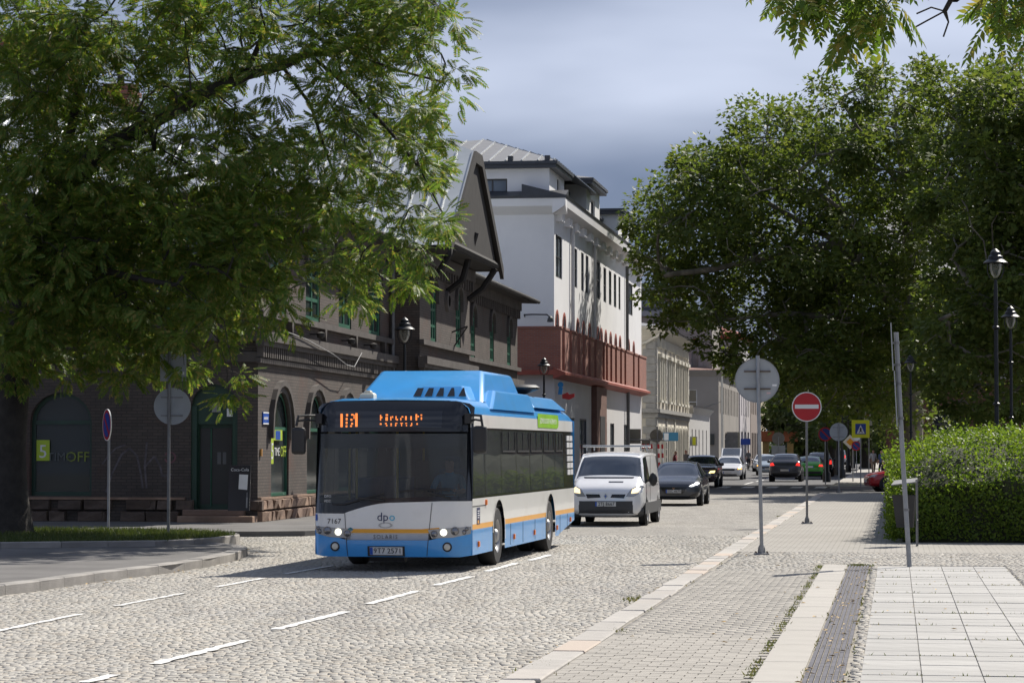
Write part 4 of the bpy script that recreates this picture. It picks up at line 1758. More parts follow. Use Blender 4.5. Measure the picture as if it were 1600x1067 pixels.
M_cream = mat('ornate_render', (0.52, 0.48, 0.395), 0.85, var=0.08, scale=0.7)
M_cream_l = mat('ornate_trim', (0.62, 0.59, 0.50), 0.8, var=0.06)
M_quoin = mat('quoin_grey', (0.30, 0.29, 0.265), 0.85, var=0.15)
oy = [2.6, 5.4, 9.6, 12.4, 16.2, 19.0, 22.0, 24.4]
oh, OP, OPF = house('ornate_house', 'pale ornate house with quoins and tall narrow windows beyond the white house', (9.32, 168.0, 0), 26.4, 14, 9.75, M_cream,
                    [[(y - 0.5, y + 0.5, 5.35, 7.7) for y in oy], [(y - 0.55, y + 0.55, 0.4, 3.35, 0.55) for y in oy]], M_slate, 1.4,
                    frame=mat('frame_pale', (0.5, 0.5, 0.47), 0.5), gm=M_glass, cm=M_cream_l, cornice=0.6)
for y in oy:
    b = MB()
    pbox(b, OP, y - 0.75, y - 0.52, 5.1, 7.9, -0.14, 0.0)
    pbox(b, OP, y + 0.52, y + 0.75, 5.1, 7.9, -0.14, 0.0)
    pbox(b, OP, y - 0.85, y + 0.85, 7.9, 8.15, -0.28, 0.0)
    pbox(b, OP, y - 0.8, y + 0.8, 4.95, 5.1, -0.22, 0.0)
    b.build('window_surround', M_cream_l, oh)
    b = MB()
    arch_mould(b, OP, y - 0.55, y + 0.55, 3.35, 0.55, 0.16, 0.0, -0.1, foot=2.0)
    b.build('arch_surround', M_cream_l, oh)
for y in (0.0, 7.2, 14.0, 25.8):
    for k in range(17):
        b = MB()
        L = 0.65 if k % 2 else 0.45
        pbox(b, OP, y, y + L, 0.4 + k * 0.5, 0.86 + k * 0.5, -0.08, 0.0)
        if y == 0.0:
            pbox(b, OPF, 0.001, L + 0.2, 0.4 + k * 0.5, 0.86 + k * 0.5, -0.08, 0.0)
        b.build('quoin', M_quoin if y in (0.0, 7.2) else M_cream_l, oh)
b = MB()
pbox(b, OP, -0.2, 26.4, 4.25, 4.5, -0.3, 0.0)
pbox(b, OP, -0.1, 26.4, 3.95, 4.25, -0.14, 0.0)
pbox(b, OPF, -0.2, 14, 4.25, 4.5, -0.3, 0.0)
b.build('string_course', M_quoin, oh)
for k in range(24):
    b = MB()
    pbox(b, OP, 0.3 + k * 1.08, 0.75 + k * 1.08, 8.55, 9.15, -0.12, 0.0)
    b.build('frieze_panel', M_cream_l, oh)
b = MB()
b.tube([(0.3, -0.35, 9.3), (-0.6, -0.15, 8.8), (-1.9, -0.12, 8.4), (-1.9, -0.12, 0.1)], 0.09, 8)
b.build('downpipe', M_cream_l, oh)

house('low_annex', 'low pale annex with narrow slots between ornate house and grey house', (9.32 + 27.0 * 0.148, 168 + 27.0, 0), 22, 10, 5.05, mat('annex_render', (0.47, 0.46, 0.44), 0.85),
      [[(y - 0.45, y + 0.45, 0.5, 3.4) for y in (3, 6.5, 10, 14, 18)]], M_slate, 0.6)
M_greyr = mat('grey_render', (0.30, 0.275, 0.245), 0.9, var=0.1, scale=0.5, col2=(0.19, 0.18, 0.17), c2lo=0.5, c2hi=0.75, c2scale=0.25)
M_rust = mat('rusty_roof', (0.16, 0.07, 0.05), 0.8, var=0.2)
ghh, GP, GPF = house('grey_house', 'plain grey rendered house with thin upper windows and dark shop sign', (18.1, 227.0, 0), 29, 16, 8.7, M_greyr,
                     [[(1.5 + k * 2.3, 2.4 + k * 2.3, 5.0, 7.4) for k in range(12)], [(3.0, 5.4, 0.4, 3.0), (8, 11.5, 0.4, 3.4, 0.6), (15, 17.5, 0.4, 3.0), (21, 24, 0.4, 3.0)]], M_rust, 0.9,
                     left_rows=[[(1.9, 3.4, 4.9, 7.1), (6, 7.4, 4.9, 7.1)]], gm=M_glass)
downpipe(ghh, 0.3, -0.1, 0.1, 8.3, 0.09, m=M_cream_l)
b = MB()
pbox(b, GPF, 0.4, 2.9, 2.25, 3.2, -0.14, -0.02)
sb = b.build('shop_sign', mat('sign_dark', (0.03, 0.035, 0.035), 0.5), ghh)
text('lettering', 'KAVA', 0.62, lambda x, y: GPF(1.6 - x, 2.6 + y, -0.145), M_white, sb)
b = MB()
pbox(b, GPF, 1.0, 1.9, 3.5, 3.9, -0.1, 0.0)
b.build('lamp_box', M_white, ghh)
b = MB()
b.tube([(0.2, -0.3, 6.0), (-2, -1.5, 5.2), (-5, -3, 5.3)], 0.03, 5)
b.build('cable', M_pipe, ghh)

house('red_trim_house', 'narrow white house with red gable trim and dark shop front farther along', (22.6, 257.0, 0), 18, 14, 13.2, mat('offwhite_render', (0.52, 0.49, 0.50), 0.85),
      [[(2 + k * 3.2, 3.2 + k * 3.2, 5.2, 7.6) for k in range(5)], [(2 + k * 3.2, 3.2 + k * 3.2, 8.4, 10.4) for k in range(5)], [(1.5, 5.0, 0.4, 3.6), (7, 11, 0.4, 3.6), (13, 16, 0.4, 3.6)]], M_redsill, 2.6,
      cm=M_redsill, gm=M_glass)
house('brown_shop_house', 'brownish house with tall shop windows and blue signboard', (25.4, 276.0, 0), 20, 14, 9.5, mat('taupe_render', (0.27, 0.225, 0.20), 0.85),
      [[(2 + k * 3.4, 3.4 + k * 3.4, 5.6, 8.0) for k in range(5)], [(2 + k * 3.4, 4.2 + k * 3.4, 0.3, 3.6) for k in range(5)]], M_rust, 1.2)
bh, BP, BPF = house('beige_house', 'tall beige house with orange entrance canopy at the end of the row', (28.6, 300.0, 0), 16, 6.5, 11.0, mat('beige_render', (0.52, 0.46, 0.33), 0.85),
                    [[(2 + k * 3.2, 3.4 + k * 3.2, 4.2, 6.0) for k in range(4)], [(2 + k * 3.2, 3.4 + k * 3.2, 7.4, 9.4) for k in range(4)]], M_slate, 1.0)
b = MB()
pbox(b, BPF, -4.5, 3.0, 2.7, 3.9, -2.5, -0.02)
b.build('canopy', mat('canopy_orange', (0.42, 0.13, 0.05), 0.6), bh)
for s in (-4.0, -1.2):
    b = MB()
    pbox(b, BPF, s, s + 0.7, 0.1, 2.7, -2.3, -1.8)
    b.build('canopy_pillar', mat('pillar_yellow', (0.45, 0.30, 0.10), 0.7), bh)

# grey hall that rises behind the row
hl = thing('grey_hall', 'big plain grey hall with stepped roof rising behind the plain grey house', 'hall', (20.2, 242.0, 0), ROAD_A)
b = MB()
HP, HPF = pside(-1.5), pfront(0)
facade(b, HPF, 1.5, 28, 0, 14.3, [(2.4, 3.8, 9.6, 12.2, 0.7)], 0.3)
facade(b, HP, 0, 11.5, 0, 14.3, [], 0.3)
b.build('wall', M_greyr, hl)
b = MB()
b.box(-27, -1.2, -0.3, 11.5, 14.31, 14.8)
b.box(-24, -4.5, 1.0, 11.0, 14.8, 17.2)
b.build('roof_step', mat('hall_roof', (0.27, 0.28, 0.30), 0.7, var=0.15), hl)
b = MB()
pbox(b, HPF, 2.0, 4.2, 9.3, 9.6, -0.3, 0.0)
b.lathe([(0.0, 0), (0.3, 0), (0.35, 0.6), (0.28, 1.3), (0.16, 1.5), (0.2, 1.75), (0.0, 1.95)], (-3.1, -0.1, 9.6), 10)
b.build('niche_statue', mat('statue_stone', (0.2, 0.18, 0.16), 0.9), hl)
b = MB()
pbox(b, HPF, 1.5, 28, 9.0, 9.25, -0.15, 0.0)
b.build('red_band', M_rust, hl)
b = MB()
b.tube([(-26, 0.4, 15.3), (-3, 0.4, 15.3)], 0.25, 8)
b.build('roof_pipe', M_slate, hl)

# church-like brick building behind the trees on the right
bb = thing('brick_church', 'dark brick building with pale band half hidden behind the plane trees', 'church', (24.5, 170.0, 0), ROAD_A)
BFP = lambda s, z, d: (s, d, z)
b = MB()
facade(b, BFP, 0, 60, 0, 13.0, [(3 + k * 7.5, 5.2 + k * 7.5, 1.4, 4.6, 1.1) for k in range(7)], 0.4)
b.poly([(0, 30, 0), (0, 0, 0), (0, 0, 13), (0, 30, 13)])
b.build('wall', brickmat('church_brick', (0.17, 0.06, 0.042), (0.13, 0.048, 0.035), (0.1, 0.06, 0.05)), bb)
b = MB()
b.box(-0.25, 60, -0.25, -0.005, 6.4, 6.75)
b.build('stone_band', mat('band_stone', (0.25, 0.24, 0.22), 0.85), bb)
for k in range(7):
    window(BFP, (3 + k * 7.5, 5.2 + k * 7.5, 1.4, 4.6, 1.1), bb, M_frame_d, 0.3, 0.1, (1, 2))
b = MB()
b.prism([(-0.6, 13.0), (15, 20.0), (30.6, 13.0)], 'x', -0.4, 60)
b.build('roof', M_slate, bb, fix=True)

# gabled church behind the viewer: it shows mirrored in the bus windscreen
bc = thing('gabled_church', 'gabled church with round window mirrored in the bus windscreen', 'church', (-31.0, -42.0, 0), radians(-20))
b = MB()
b.prism([(-9, 0), (9, 0), (9, 13), (0, 24), (-9, 13)], 'y', -20, 0)
b.build('wall', MATS['church_brick'], bc, fix=True)
b = MB()
b.lathe([(1.5, 0.02), (2.6, 0.1), (2.6, 0.02)], (0, 0, 14), 24, 'y')
b.build('rose_surround', M_render2, bc)
b = MB()
b.lathe([(0.0, 0.05), (1.5, 0.05), (1.5, 0.02)], (0, 0, 14), 24, 'y')
b.build('rose_window', M_glass, bc)
for x in (-6, 6):
    b = MB()
    b.prism([(x - 1, 3), (x + 1, 3), (x + 1, 9), (x, 10.5), (x - 1, 9)], 'y', 0.01, 0.06)
    b.build('lancet_window', M_glass, bc, fix=True)
b = MB()
b.prism([(-1.8, 0), (1.8, 0), (1.8, 4.5), (0, 6.2), (-1.8, 4.5)], 'y', 0.01, 0.08)
b.build('portal_door', M_frame_d, bc, fix=True)
for sg in (-1, 1):
    b = MB()
    b.prism([(sg * 9.6, 12.4), (sg * 9.6, 13.0), (0, 24.6), (0, 24.01)], 'y', -20.3, 0.4)
    b.build('roof', M_slate, bc, fix=True)
# ================================================================ trees and hedge
M_bark = mat('bark_dark', (0.036, 0.031, 0.026), 0.9, var=0.35, scale=5, bump=0.8, bscale=18)
M_bark_p = mat('plane_bark', (0.20, 0.18, 0.145), 0.85, var=0.3, scale=1.5, col2=(0.10, 0.09, 0.07), c2lo=0.45, c2hi=0.6, c2scale=1.6)
M_leaf_a = leafmat('pinnate_leaf', [(0.082, 0.150, 0.030), (0.112, 0.188, 0.036), (0.138, 0.210, 0.044), (0.170, 0.225, 0.050), (0.32, 0.26, 0.085)], 0.45, 0.5)
M_leaf_p = leafmat('plane_leaf', [(0.088, 0.132, 0.036), (0.116, 0.162, 0.043), (0.136, 0.178, 0.050), (0.180, 0.205, 0.062)], 0.45, 0.55)
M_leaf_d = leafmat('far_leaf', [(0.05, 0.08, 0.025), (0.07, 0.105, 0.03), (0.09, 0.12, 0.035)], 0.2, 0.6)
M_leaf_h = leafmat('hedge_leaf', [(0.10, 0.165, 0.025), (0.15, 0.23, 0.034), (0.23, 0.30, 0.045)], 0.5, 0.5)

# a feathered leaf: pairs of leaflets along a drooping stalk (length 1)
PIN_V, PIN_F = [], []


def _leaflet(x, z, ang, L, W_, drop):
    k = len(PIN_V)
    dx, dy = cos(ang), sin(ang)
    nx, ny = -dy, dx
    PIN_V.append((x, 0, z))
    PIN_V.append((x + dx * L * 0.4 + nx * W_, dy * L * 0.4 + ny * W_, z - drop * 0.3 + 0.012))
    PIN_V.append((x + dx * L, dy * L, z - drop))
    PIN_V.append((x + dx * L * 0.4 - nx * W_, dy * L * 0.4 - ny * W_, z - drop * 0.3 + 0.012))
    PIN_F.extend([(k, k + 1, k + 2), (k, k + 2, k + 3)])


for i in range(6):
    t = 0.24 + i * 0.13
    zz = -0.22 * t * t
    L = 0.33 * (1 - 0.45 * abs(t - 0.5))
    for sg in (-1, 1):
        _leaflet(t, zz, sg * radians(60 - 12 * t), L, 0.066, 0.10)
_leaflet(0.98, -0.21, 0.0, 0.26, 0.055, 0.06)
_k = len(PIN_V)
PIN_V += [(0, -0.008, 0), (0, 0.008, 0), (1.0, 0, -0.22)]
PIN_F += [(_k, _k + 1, _k + 2)]
LOB_V = [(0, 0, 0), (0.35, 0.52, 0.05), (0.55, 0.22, -0.02), (1.0, 0.0, -0.08), (0.55, -0.22, -0.02), (0.35, -0.52, 0.05)]
LOB_F = [(0, 2, 1), (0, 3, 2), (0, 4, 3), (0, 5, 4)]
OVL_V = [(0, 0, 0), (0.45, 0.3, 0.05), (1.0, 0.0, -0.05), (0.45, -0.3, 0.05)]
OVL_F = [(0, 2, 1), (0, 3, 2)]


def frames(D, UP, size):
    """column frames with x along D, z near UP, scaled"""
    D = D / np.linalg.norm(D, axis=1, keepdims=True)
    Y = np.cross(UP, D)
    Y /= np.linalg.norm(Y, axis=1, keepdims=True) + 1e-9
    Z = np.cross(D, Y)
    return np.stack([D, Y, Z], axis=2) * size[:, None, None]


def tree(name, label, cat, limbs, clusters, tpl, leaf_n, leaf_len, crad, mleaf, mbark, rtip, rtrunk, rng, droop=0.15, group=None, flat=0.55, outer=None):
    root_p = Vector(limbs[0][0])
    t = thing(name, label, cat, root_p, 0, group)
    pos = [np.array(limbs[0][0], float)]
    par = [-1]

    def add(path, start):
        j = start
        for p in path:
            p = np.array(p, float)
            d = p - pos[j]
            n = max(1, int(np.linalg.norm(d) / 0.7))
            base = pos[j].copy()
            for i in range(1, n + 1):
                q = base + d * i / n
                if i < n:
                    q = q + rng.normal(0, 0.035, 3)
                pos.append(q)
                par.append(j)
                j = len(pos) - 1
        return j
    for li, L in enumerate(limbs):
        if li == 0:
            add(L[1:], 0)
        else:
            A = np.array(pos)
            s = int(np.argmin(((A - np.array(L[0], float)) ** 2).sum(1)))
            add(L[1:], s)
    C = np.array([tuple(c) for c in clusters], float)
    A = np.array(pos)
    dd = np.array([np.min(((A - c) ** 2).sum(1)) for c in C])
    order = np.argsort(dd)
    tips = []
    skip0 = 4
    for ci in order:
        c = C[ci]
        A = np.array(pos)
        ds = np.sqrt(((A - c) ** 2).sum(1)) + np.where(A[:, 2] > c[2] + 1.0, 0.8, 0)
        ds[:skip0] += 3
        j = int(np.argmin(ds))
        s = pos[j].copy()
        d = c - s
        L = np.linalg.norm(d)
        n = max(2, int(L / 0.55))
        bend = rng.normal(0, 0.12 * L, 3)
        for i in range(1, n + 1):
            k = i / n
            q = s + d * k + bend * sin(pi * k) + np.array([0, 0, 0.10 * L * sin(pi * k)])
            pos.append(q)
            par.append(j)
            j = len(pos) - 1
        tips.append(j)
    n = len(pos)
    cnt = np.zeros(n)
    kids = [[] for _ in range(n)]
    for i in range(n):
        if par[i] >= 0:
            kids[par[i]].append(i)
    for i in range(n - 1, -1, -1):
        if not kids[i]:
            cnt[i] = 1
        if par[i] >= 0:
            cnt[par[i]] += cnt[i]
    kx = math.log(rtrunk / rtip) / math.log(max(2, cnt[0]))
    rad = rtip * cnt ** kx
    o3 = np.array(root_p)
    b = MB()
    stack = [(0, None)]
    while stack:
        s, frm = stack.pop()
        path = [s]
        while kids[path[-1]]:
            ks = sorted(kids[path[-1]], key=lambda q: -cnt[q])
            for q in ks[1:]:
                stack.append((q, path[-1]))
            path.append(ks[0])
        pts = [pos[i] - o3 for i in path]
        rs = [rad[i] for i in path]
        if frm is not None:
            pts = [pos[frm] - o3] + pts
            rs = [rs[0]] + rs
        elif frm is None and s == 0:
            rs[0] *= 1.9
            if len(rs) > 1:
                rs[1] *= 1.25
        if len(pts) > 1:
            nn = 10 if max(rs) > 0.2 else (6 if max(rs) > 0.05 else 4)
            b.tube([Vector(p) for p in pts], [float(r) for r in rs], nn, cap=False)
    b.build('trunk', mbark, t, smooth='all')
    # foliage
    P, D, U, Sz = [], [], [], []
    for ti in tips:
        c = pos[ti]
        pd = c - pos[par[ti]]
        pd = pd / (np.linalg.norm(pd) + 1e-9)
        m = max(3, int(leaf_n * rng.uniform(0.7, 1.3)))
        d = rng.normal(0, 1, (m, 3))
        d[:, 2] = d[:, 2] * flat
        d = d / np.linalg.norm(d, axis=1, keepdims=True) + pd * 0.55
        d /= np.linalg.norm(d, axis=1, keepdims=True)
        p = c + d * rng.uniform(0, 1, (m, 1)) ** 0.5 * crad * rng.uniform(0.6, 1.2)
        d[:, 2] -= droop
        P.append(p)
        D.append(d)
        up = np.tile([0, 0, 1.0], (m, 1)) + rng.normal(0, 0.45, (m, 3))
        U.append(up)
        Sz.append(leaf_len * rng.uniform(0.7, 1.25, m))
    P, D, U, Sz = np.concatenate(P), np.concatenate(D), np.concatenate(U), np.concatenate(Sz)
    V, T = scatter(tpl[0], tpl[1], frames(D, U, Sz), P - o3)
    arr_mesh('crown', V, T, mleaf, t)
    return t, len(T)


rngT = np.random.default_rng(11)


def blob_clusters(circles, per, depth, seed):
    r_ = random.Random(seed)
    out = []
    for (px, py, rr, *rest) in circles:
        k = max(1, int(per * (rr / 60.0) ** 2 * (rest[0] if rest else 1.0)))
        for _ in range(k):
            a, q = r_.uniform(0, 2 * pi), sqrt(r_.random()) * rr
            x, y = px + q * cos(a), py + q * sin(a)
            out.append(at(x, y, depth(x, y, r_)))
    return out


# ---- ailanthus on the left whose crown hangs in front of the brick house
TY = 53.0


def A_(px, py, dy=0.0):
    return at(px, py, TY + dy)


base_a = gx(8, TY)
base_a.z = 0.12
limbs = [[base_a, A_(14, 700), A_(26, 560), A_(58, 400), A_(92, 290), A_(112, 200), A_(126, 110), A_(133, 40), A_(140, -70)],
         [A_(58, 400), A_(42, 330, 0.6), A_(0, 230, 1.2), A_(-50, 120, 1.5)],
         [A_(92, 290), A_(160, 235, -0.6), A_(230, 195, -0.9), A_(310, 152, -0.6), A_(385, 116, 0), A_(440, 103, 0.3), A_(482, 84, 0.4), A_(540, 80, 0.6), A_(620, 62, 1.0), A_(690, 20, 1.2)],
         [A_(112, 170), A_(150, 98, 0.5), A_(180, 84, 0.8), A_(208, 96, 1.0), A_(228, 130, 1.2)],
         [A_(133, 60), A_(165, 22, -0.3), A_(200, -30, -0.5)],
         [A_(70, 370), A_(160, 305, 1.2), A_(260, 285, 1.8), A_(345, 262, 2.0), A_(430, 300, 2.0), A_(520, 330, 1.8), A_(610, 385, 1.6)],
         [A_(60, 400), A_(170, 425, -1.4), A_(270, 445, -2.0), A_(350, 500, -2.2), A_(365, 590, -2.2)],
         [A_(385, 116), A_(408, 62, -0.4), A_(396, 22, -0.6), A_(384, -40, -0.8)],
         [A_(482, 84, 0.4), A_(548, 140, 0.2), A_(605, 200, 0), A_(655, 262, -0.3), A_(690, 330, -0.5)],
         [A_(440, 103, 0.3), A_(486, 165, 0.8), A_(505, 225, 1.2), A_(528, 290, 1.4)],
         [A_(540, 80, 0.6), A_(620, 110, 0.2), A_(690, 128, 0.0), A_(735, 132, 0)]]
circ = [(50, 50, 80), (60, 190, 90), (70, 330, 115, 1.4), (60, 460, 110, 1.5), (190, 390, 110, 1.4), (190, 250, 70), (245, 130, 55, 0.8), (325, 55, 70, 0.8), (330, 220, 75),
        (330, 335, 100, 1.2), (310, 450, 90, 1.3), (415, 400, 75), (430, 300, 80), (425, 210, 45, 0.6), (455, 30, 60), (540, 30, 70), (550, 130, 65), (545, 235, 70, 0.8),
        (545, 355, 75), (545, 430, 45, 0.7), (630, 40, 60), (640, 150, 45, 0.8), (625, 265, 60, 0.8), (640, 375, 45), (645, 425, 28), (695, 15, 35), (705, 125, 24, 0.9),
        (675, 260, 32), (672, 320, 34), (350, 585, 32, 0.6), (365, 630, 18, 0.6), (190, 510, 80, 1.4), (70, 570, 45, 0.5), (260, 535, 50, 0.7), (445, 455, 40, 0.6),
        (120, 130, 60), (580, 450, 25, 0.5), (20, 530, 60), (400, 470, 35, 0.5), (90, 250, 60), (645, 210, 45), (600, 20, 55), (675, 190, 22, 0.6), (660, 80, 35, 0.7),
        (215, 55, 50, 0.7), (285, 115, 45, 0.7), (150, 50, 50, 1.1), (440, 110, 40, 0.6), (60, 110, 70), (270, 30, 60, 0.8), (230, 195, 45), (310, 155, 40), (160, 240, 45), (380, 90, 35, 0.6)]
cl = blob_clusters(circ, 17, lambda x, y, r_: TY + r_.uniform(-2.6, 2.8), 5)
cl += blob_clusters([(-60, -60, 160), (150, -110, 160), (380, -100, 150), (600, -90, 130)], 5, lambda x, y, r_: TY + r_.uniform(-3, 3), 6)
tr_a = tree('ailanthus_tree', 'big feathery-leaved tree overhanging the soot-dark brick house', 'tree', limbs, cl, (PIN_V, PIN_F), 25, 0.30, 0.40, M_leaf_a, M_bark, 0.006, 0.34, rngT, 0.12, None, 0.5)

# ---- plane trees on the right
PY = 133.0


def B_(px, py, dy=0.0):
    return at(px, py, PY + dy)


def pdepth(cx, w_, Yc, rz):
    return lambda x, y, r_: Yc + r_.uniform(-1, 1) * rz * sqrt(max(0.08, 1 - ((x - cx) / w_) ** 2))


base_p = gx(1424, PY)
base_p.z = 0.1
limbs = [[base_p, B_(1424, 660), B_(1422, 560), B_(1420, 480), B_(1418, 400), B_(1412, 300), B_(1400, 200), B_(1390, 110)],
         [B_(1422, 520), B_(1370, 440, -2), B_(1310, 380, -3), B_(1240, 340, -3), B_(1170, 300, -2), B_(1110, 290, -1)],
         [B_(1420, 480), B_(1340, 380, 2), B_(1270, 250, 3), B_(1210, 180, 3)],
         [B_(1310, 380, -3), B_(1220, 400, -4), B_(1120, 420, -4), B_(1040, 430, -3)],
         [B_(1418, 400), B_(1470, 280, 2), B_(1500, 170, 3)],
         [B_(1412, 300), B_(1340, 200, -2), B_(1300, 130, -2)],
         [B_(1422, 560), B_(1330, 500, -4), B_(1230, 490, -5), B_(1130, 500, -4)]]
circ = [(1015, 420, 38), (1030, 345, 45), (1060, 300, 45), (1110, 285, 60), (1110, 390, 75), (1080, 465, 55), (1130, 515, 50), (1185, 230, 55), (1205, 190, 35), (1200, 340, 85),
        (1210, 460, 80), (1275, 185, 50), (1290, 270, 75), (1300, 390, 85), (1300, 505, 80), (1360, 155, 45), (1380, 245, 80), (1395, 360, 90), (1395, 480, 80),
        (1430, 150, 45), (1470, 240, 70), (1470, 350, 70), (1250, 575, 45), (1350, 580, 55), (1440, 560, 60), (1180, 545, 35), (1150, 300, 60)]
circ += [(1300, 590, 50), (1400, 610, 55), (1330, 450, 60), (1250, 530, 50)]
cl = blob_clusters(circ, 18, pdepth(1330, 400, PY, 9.5), 15)
tr_p = tree('plane_tree', 'large spreading plane tree behind the hedge with pale forked trunk', 'tree', limbs, cl, (LOB_V, LOB_F), 150, 0.265, 1.2, M_leaf_p, M_bark_p, 0.03, 0.62, rngT, 0.2, 'plane trees on the square')

PY2 = 112.0


def B2(px, py, dy=0.0):
    return at(px, py, PY2 + dy)


base_q = gx(1640, PY2)
base_q.z = 0.1
limbs = [[base_q, B2(1640, 620), B2(1630, 480), B2(1615, 340), B2(1600, 200), B2(1590, 80)],
         [B2(1630, 480), B2(1570, 400, 2), B2(1520, 300, 3), B2(1500, 200, 3)],
         [B2(1630, 480), B2(1570, 420, -3), B2(1500, 420, -4)],
         [B2(1615, 340), B2(1560, 220, -2), B2(1530, 130, -2)],
         [B2(1615, 340), B2(1690, 240), B2(1740, 160)]]
circ = [(1500, 125, 35), (1560, 125, 45), (1530, 200, 70), (1590, 210, 80), (1520, 310, 80), (1600, 330, 90), (1540, 420, 75), (1610, 440, 80), (1500, 480, 60), (1570, 530, 60),
        (1480, 560, 50), (1680, 200, 120), (1690, 400, 130), (1730, 100, 80)]
circ += [(1520, 600, 50), (1600, 610, 50)]
cl = blob_clusters(circ, 18, pdepth(1620, 220, PY2, 8.0), 25)
tr_q = tree('plane_tree', 'plane tree at the picture edge whose crown hangs behind the tall lantern lamps', 'tree', limbs, cl, (LOB_V, LOB_F), 150, 0.255, 1.1, M_leaf_p, M_bark_p, 0.03, 0.55, rngT, 0.2, 'plane trees on the square')


# ---- trees farther down the street
def round_tree(name, label, base, h, rx, rz_, seed, group, ml=None):
    r_ = random.Random(seed)
    base = Vector(base)
    c = base + Vector((0, 0, h - rz_))
    cl_ = []
    for _ in range(95):
        while True:
            v = Vector((r_.uniform(-1, 1), r_.uniform(-1, 1), r_.uniform(-1, 1)))
            if 0.35 < v.length < 1:
                break
        cl_.append(c + Vector((v.x * rx, v.y * rx, v.z * rz_)))
    limbs_ = [[base, base + Vector((0.1, 0, h * 0.25)), c, c + Vector((0, 0, rz_ * 0.7))]]
    for k in range(5):
        a = k * 1.26 + r_.random()
        limbs_.append([base + Vector((0, 0, h * 0.3)), c + Vector((cos(a) * rx * 0.6, sin(a) * rx * 0.6, -0.1 * rz_))])
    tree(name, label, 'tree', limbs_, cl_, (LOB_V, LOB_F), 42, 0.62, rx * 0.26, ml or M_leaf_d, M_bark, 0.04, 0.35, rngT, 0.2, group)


G1 = 'dark trees closing the far end of the street'
for i, (px, Y, h, rx, lab) in enumerate(((1232, 345, 17, 8, 'dark tree beside the beige house at the street end'), (1275, 380, 19, 9, 'dark tree closing the street behind the white van'),
                                         (1330, 330, 17, 8.5, 'dark tree beyond the yellow crossing sign at the street end'), (1300, 270, 14, 6.5, 'dark tree above the small lantern lamps'),
                                         (1352, 235, 13, 6.0, 'dark tree next to the brick church corner'), (1255, 300, 12, 5, 'dark low tree behind the no-entry sign'),
                                         (1385, 420, 20, 11, 'farthest dark tree behind the church corner'))):
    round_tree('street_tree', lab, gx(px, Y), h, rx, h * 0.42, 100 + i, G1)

# ---- tree that stands beside the camera; one bough hangs into view
NY = 23.5


def C_(px, py, dy=0.0):
    return at(px, py, NY + dy)


base_n = Vector((8.6, 22.0, 0.06))
limbs = [[base_n, (8.5, 22.2, 2.5), (8.2, 22.6, 5.0), (7.6, 23.0, 7.4), (7.0, 23.4, 9.2)],
         [(8.2, 22.6, 5.0), (7.2, 23.2, 6.4), C_(1640, -60), C_(1540, -90), C_(1440, -80), C_(1350, -40), C_(1290, -20)],
         [C_(1500, -88), C_(1486, 0), C_(1476, 18), C_(1482, 35), C_(1474, 58)],
         [C_(1476, 18), C_(1455, 12), C_(1432, 22)],
         [C_(1476, 18), C_(1450, 32), C_(1428, 44)]]
cl = [C_(x, y - 26, R.uniform(-0.25, 0.25)) for x, y in ((1228, 4), (1255, 12), (1280, 8), (1262, 30), (1300, 22), (1318, 36), (1340, 12), (1362, 30), (1378, 10), (1394, 25), (1335, 52), (1370, 48), (1300, 5), (1195, -18),
                                                  (1345, 68), (1275, -15), (1350, -10), (1545, 25), (1560, 45), (1580, 20), (1595, 50), (1610, 30), (1565, 0), (1535, 5), (1620, 70), (1590, -10), (1310, -25), (1390, -20))]
for _ in range(40):
    cl.append((R.uniform(5.6, 10.5), R.uniform(20.5, 24.5), R.uniform(7.6, 10.6)))
tree('overhanging_tree', 'tree whose feathery leaves hang into the sky above the plane trees', 'tree', limbs, cl, (PIN_V, PIN_F), 6, 0.36, 0.09, M_leaf_a, M_bark, 0.008, 0.24, rngT, 0.35)

# ---- clipped hedge
hd = thing('hedge', 'broad leafy green hedge beside the pavement with sunlit top', 'hedge', rf(3.12, 52.9, 0.065), ROAD_A)


def hedge_pt(x, y, k=1.0):
    """height of the hedge over its plan (x right, y away)"""
    e = min(1.0, y / 2.6)
    l = min(1.0, max(0.0, x) / 1.3)
    h = 1.15 + 1.0 * sin(e * pi / 2) ** 0.8
    h *= 0.66 + 0.34 * sin(l * pi / 2)
    return h + 0.06 * sin(x * 1.3 + 0.9 * y) + 0.09 * sin(x * 3.1 - y * 2.2 + 1) + 0.05 * sin(x * 6.3 + y * 3.7)


hp, hn = [], []
for _ in range(15000):                                                      # front face
    x = R.uniform(0, 9.5)
    z = R.random() ** 0.8 * hedge_pt(x, 0.0)
    hp.append((x, R.gauss(0.05, 0.08) + 0.3 * (z / 1.3) ** 3 - 0.10 * sin(x * 2.3 + 1) * sin(z * 3.4) - 0.06 * sin(x * 5.3 + z * 5) + 0.5 * max(0, 0.6 - x) ** 2, z + 0.03))
    hn.append((R.gauss(0, 0.5), -1, R.gauss(0.1, 0.5)))
for _ in range(26000):                                                      # rounded top
    x, y = R.uniform(0, 9.5), R.random() ** 1.3 * 7.0 + 0.05
    hp.append((x, y, hedge_pt(x, y) + R.gauss(-0.04, 0.07)))
    hn.append((R.gauss(0, 0.6), R.gauss(-0.2, 0.6), 1))
for _ in range(20000):                                                      # side along the pavement
    y = R.random() ** 1.2 * 46
    z = R.random() * hedge_pt(0.0, y)
    hp.append((R.gauss(-0.02, 0.07) - 0.05 * sin(y * 2.7) + 0.12 * (z / 1.7) ** 2, y, z + 0.03))
    hn.append((-1, R.gauss(0, 0.5), R.gauss(0.2, 0.5)))
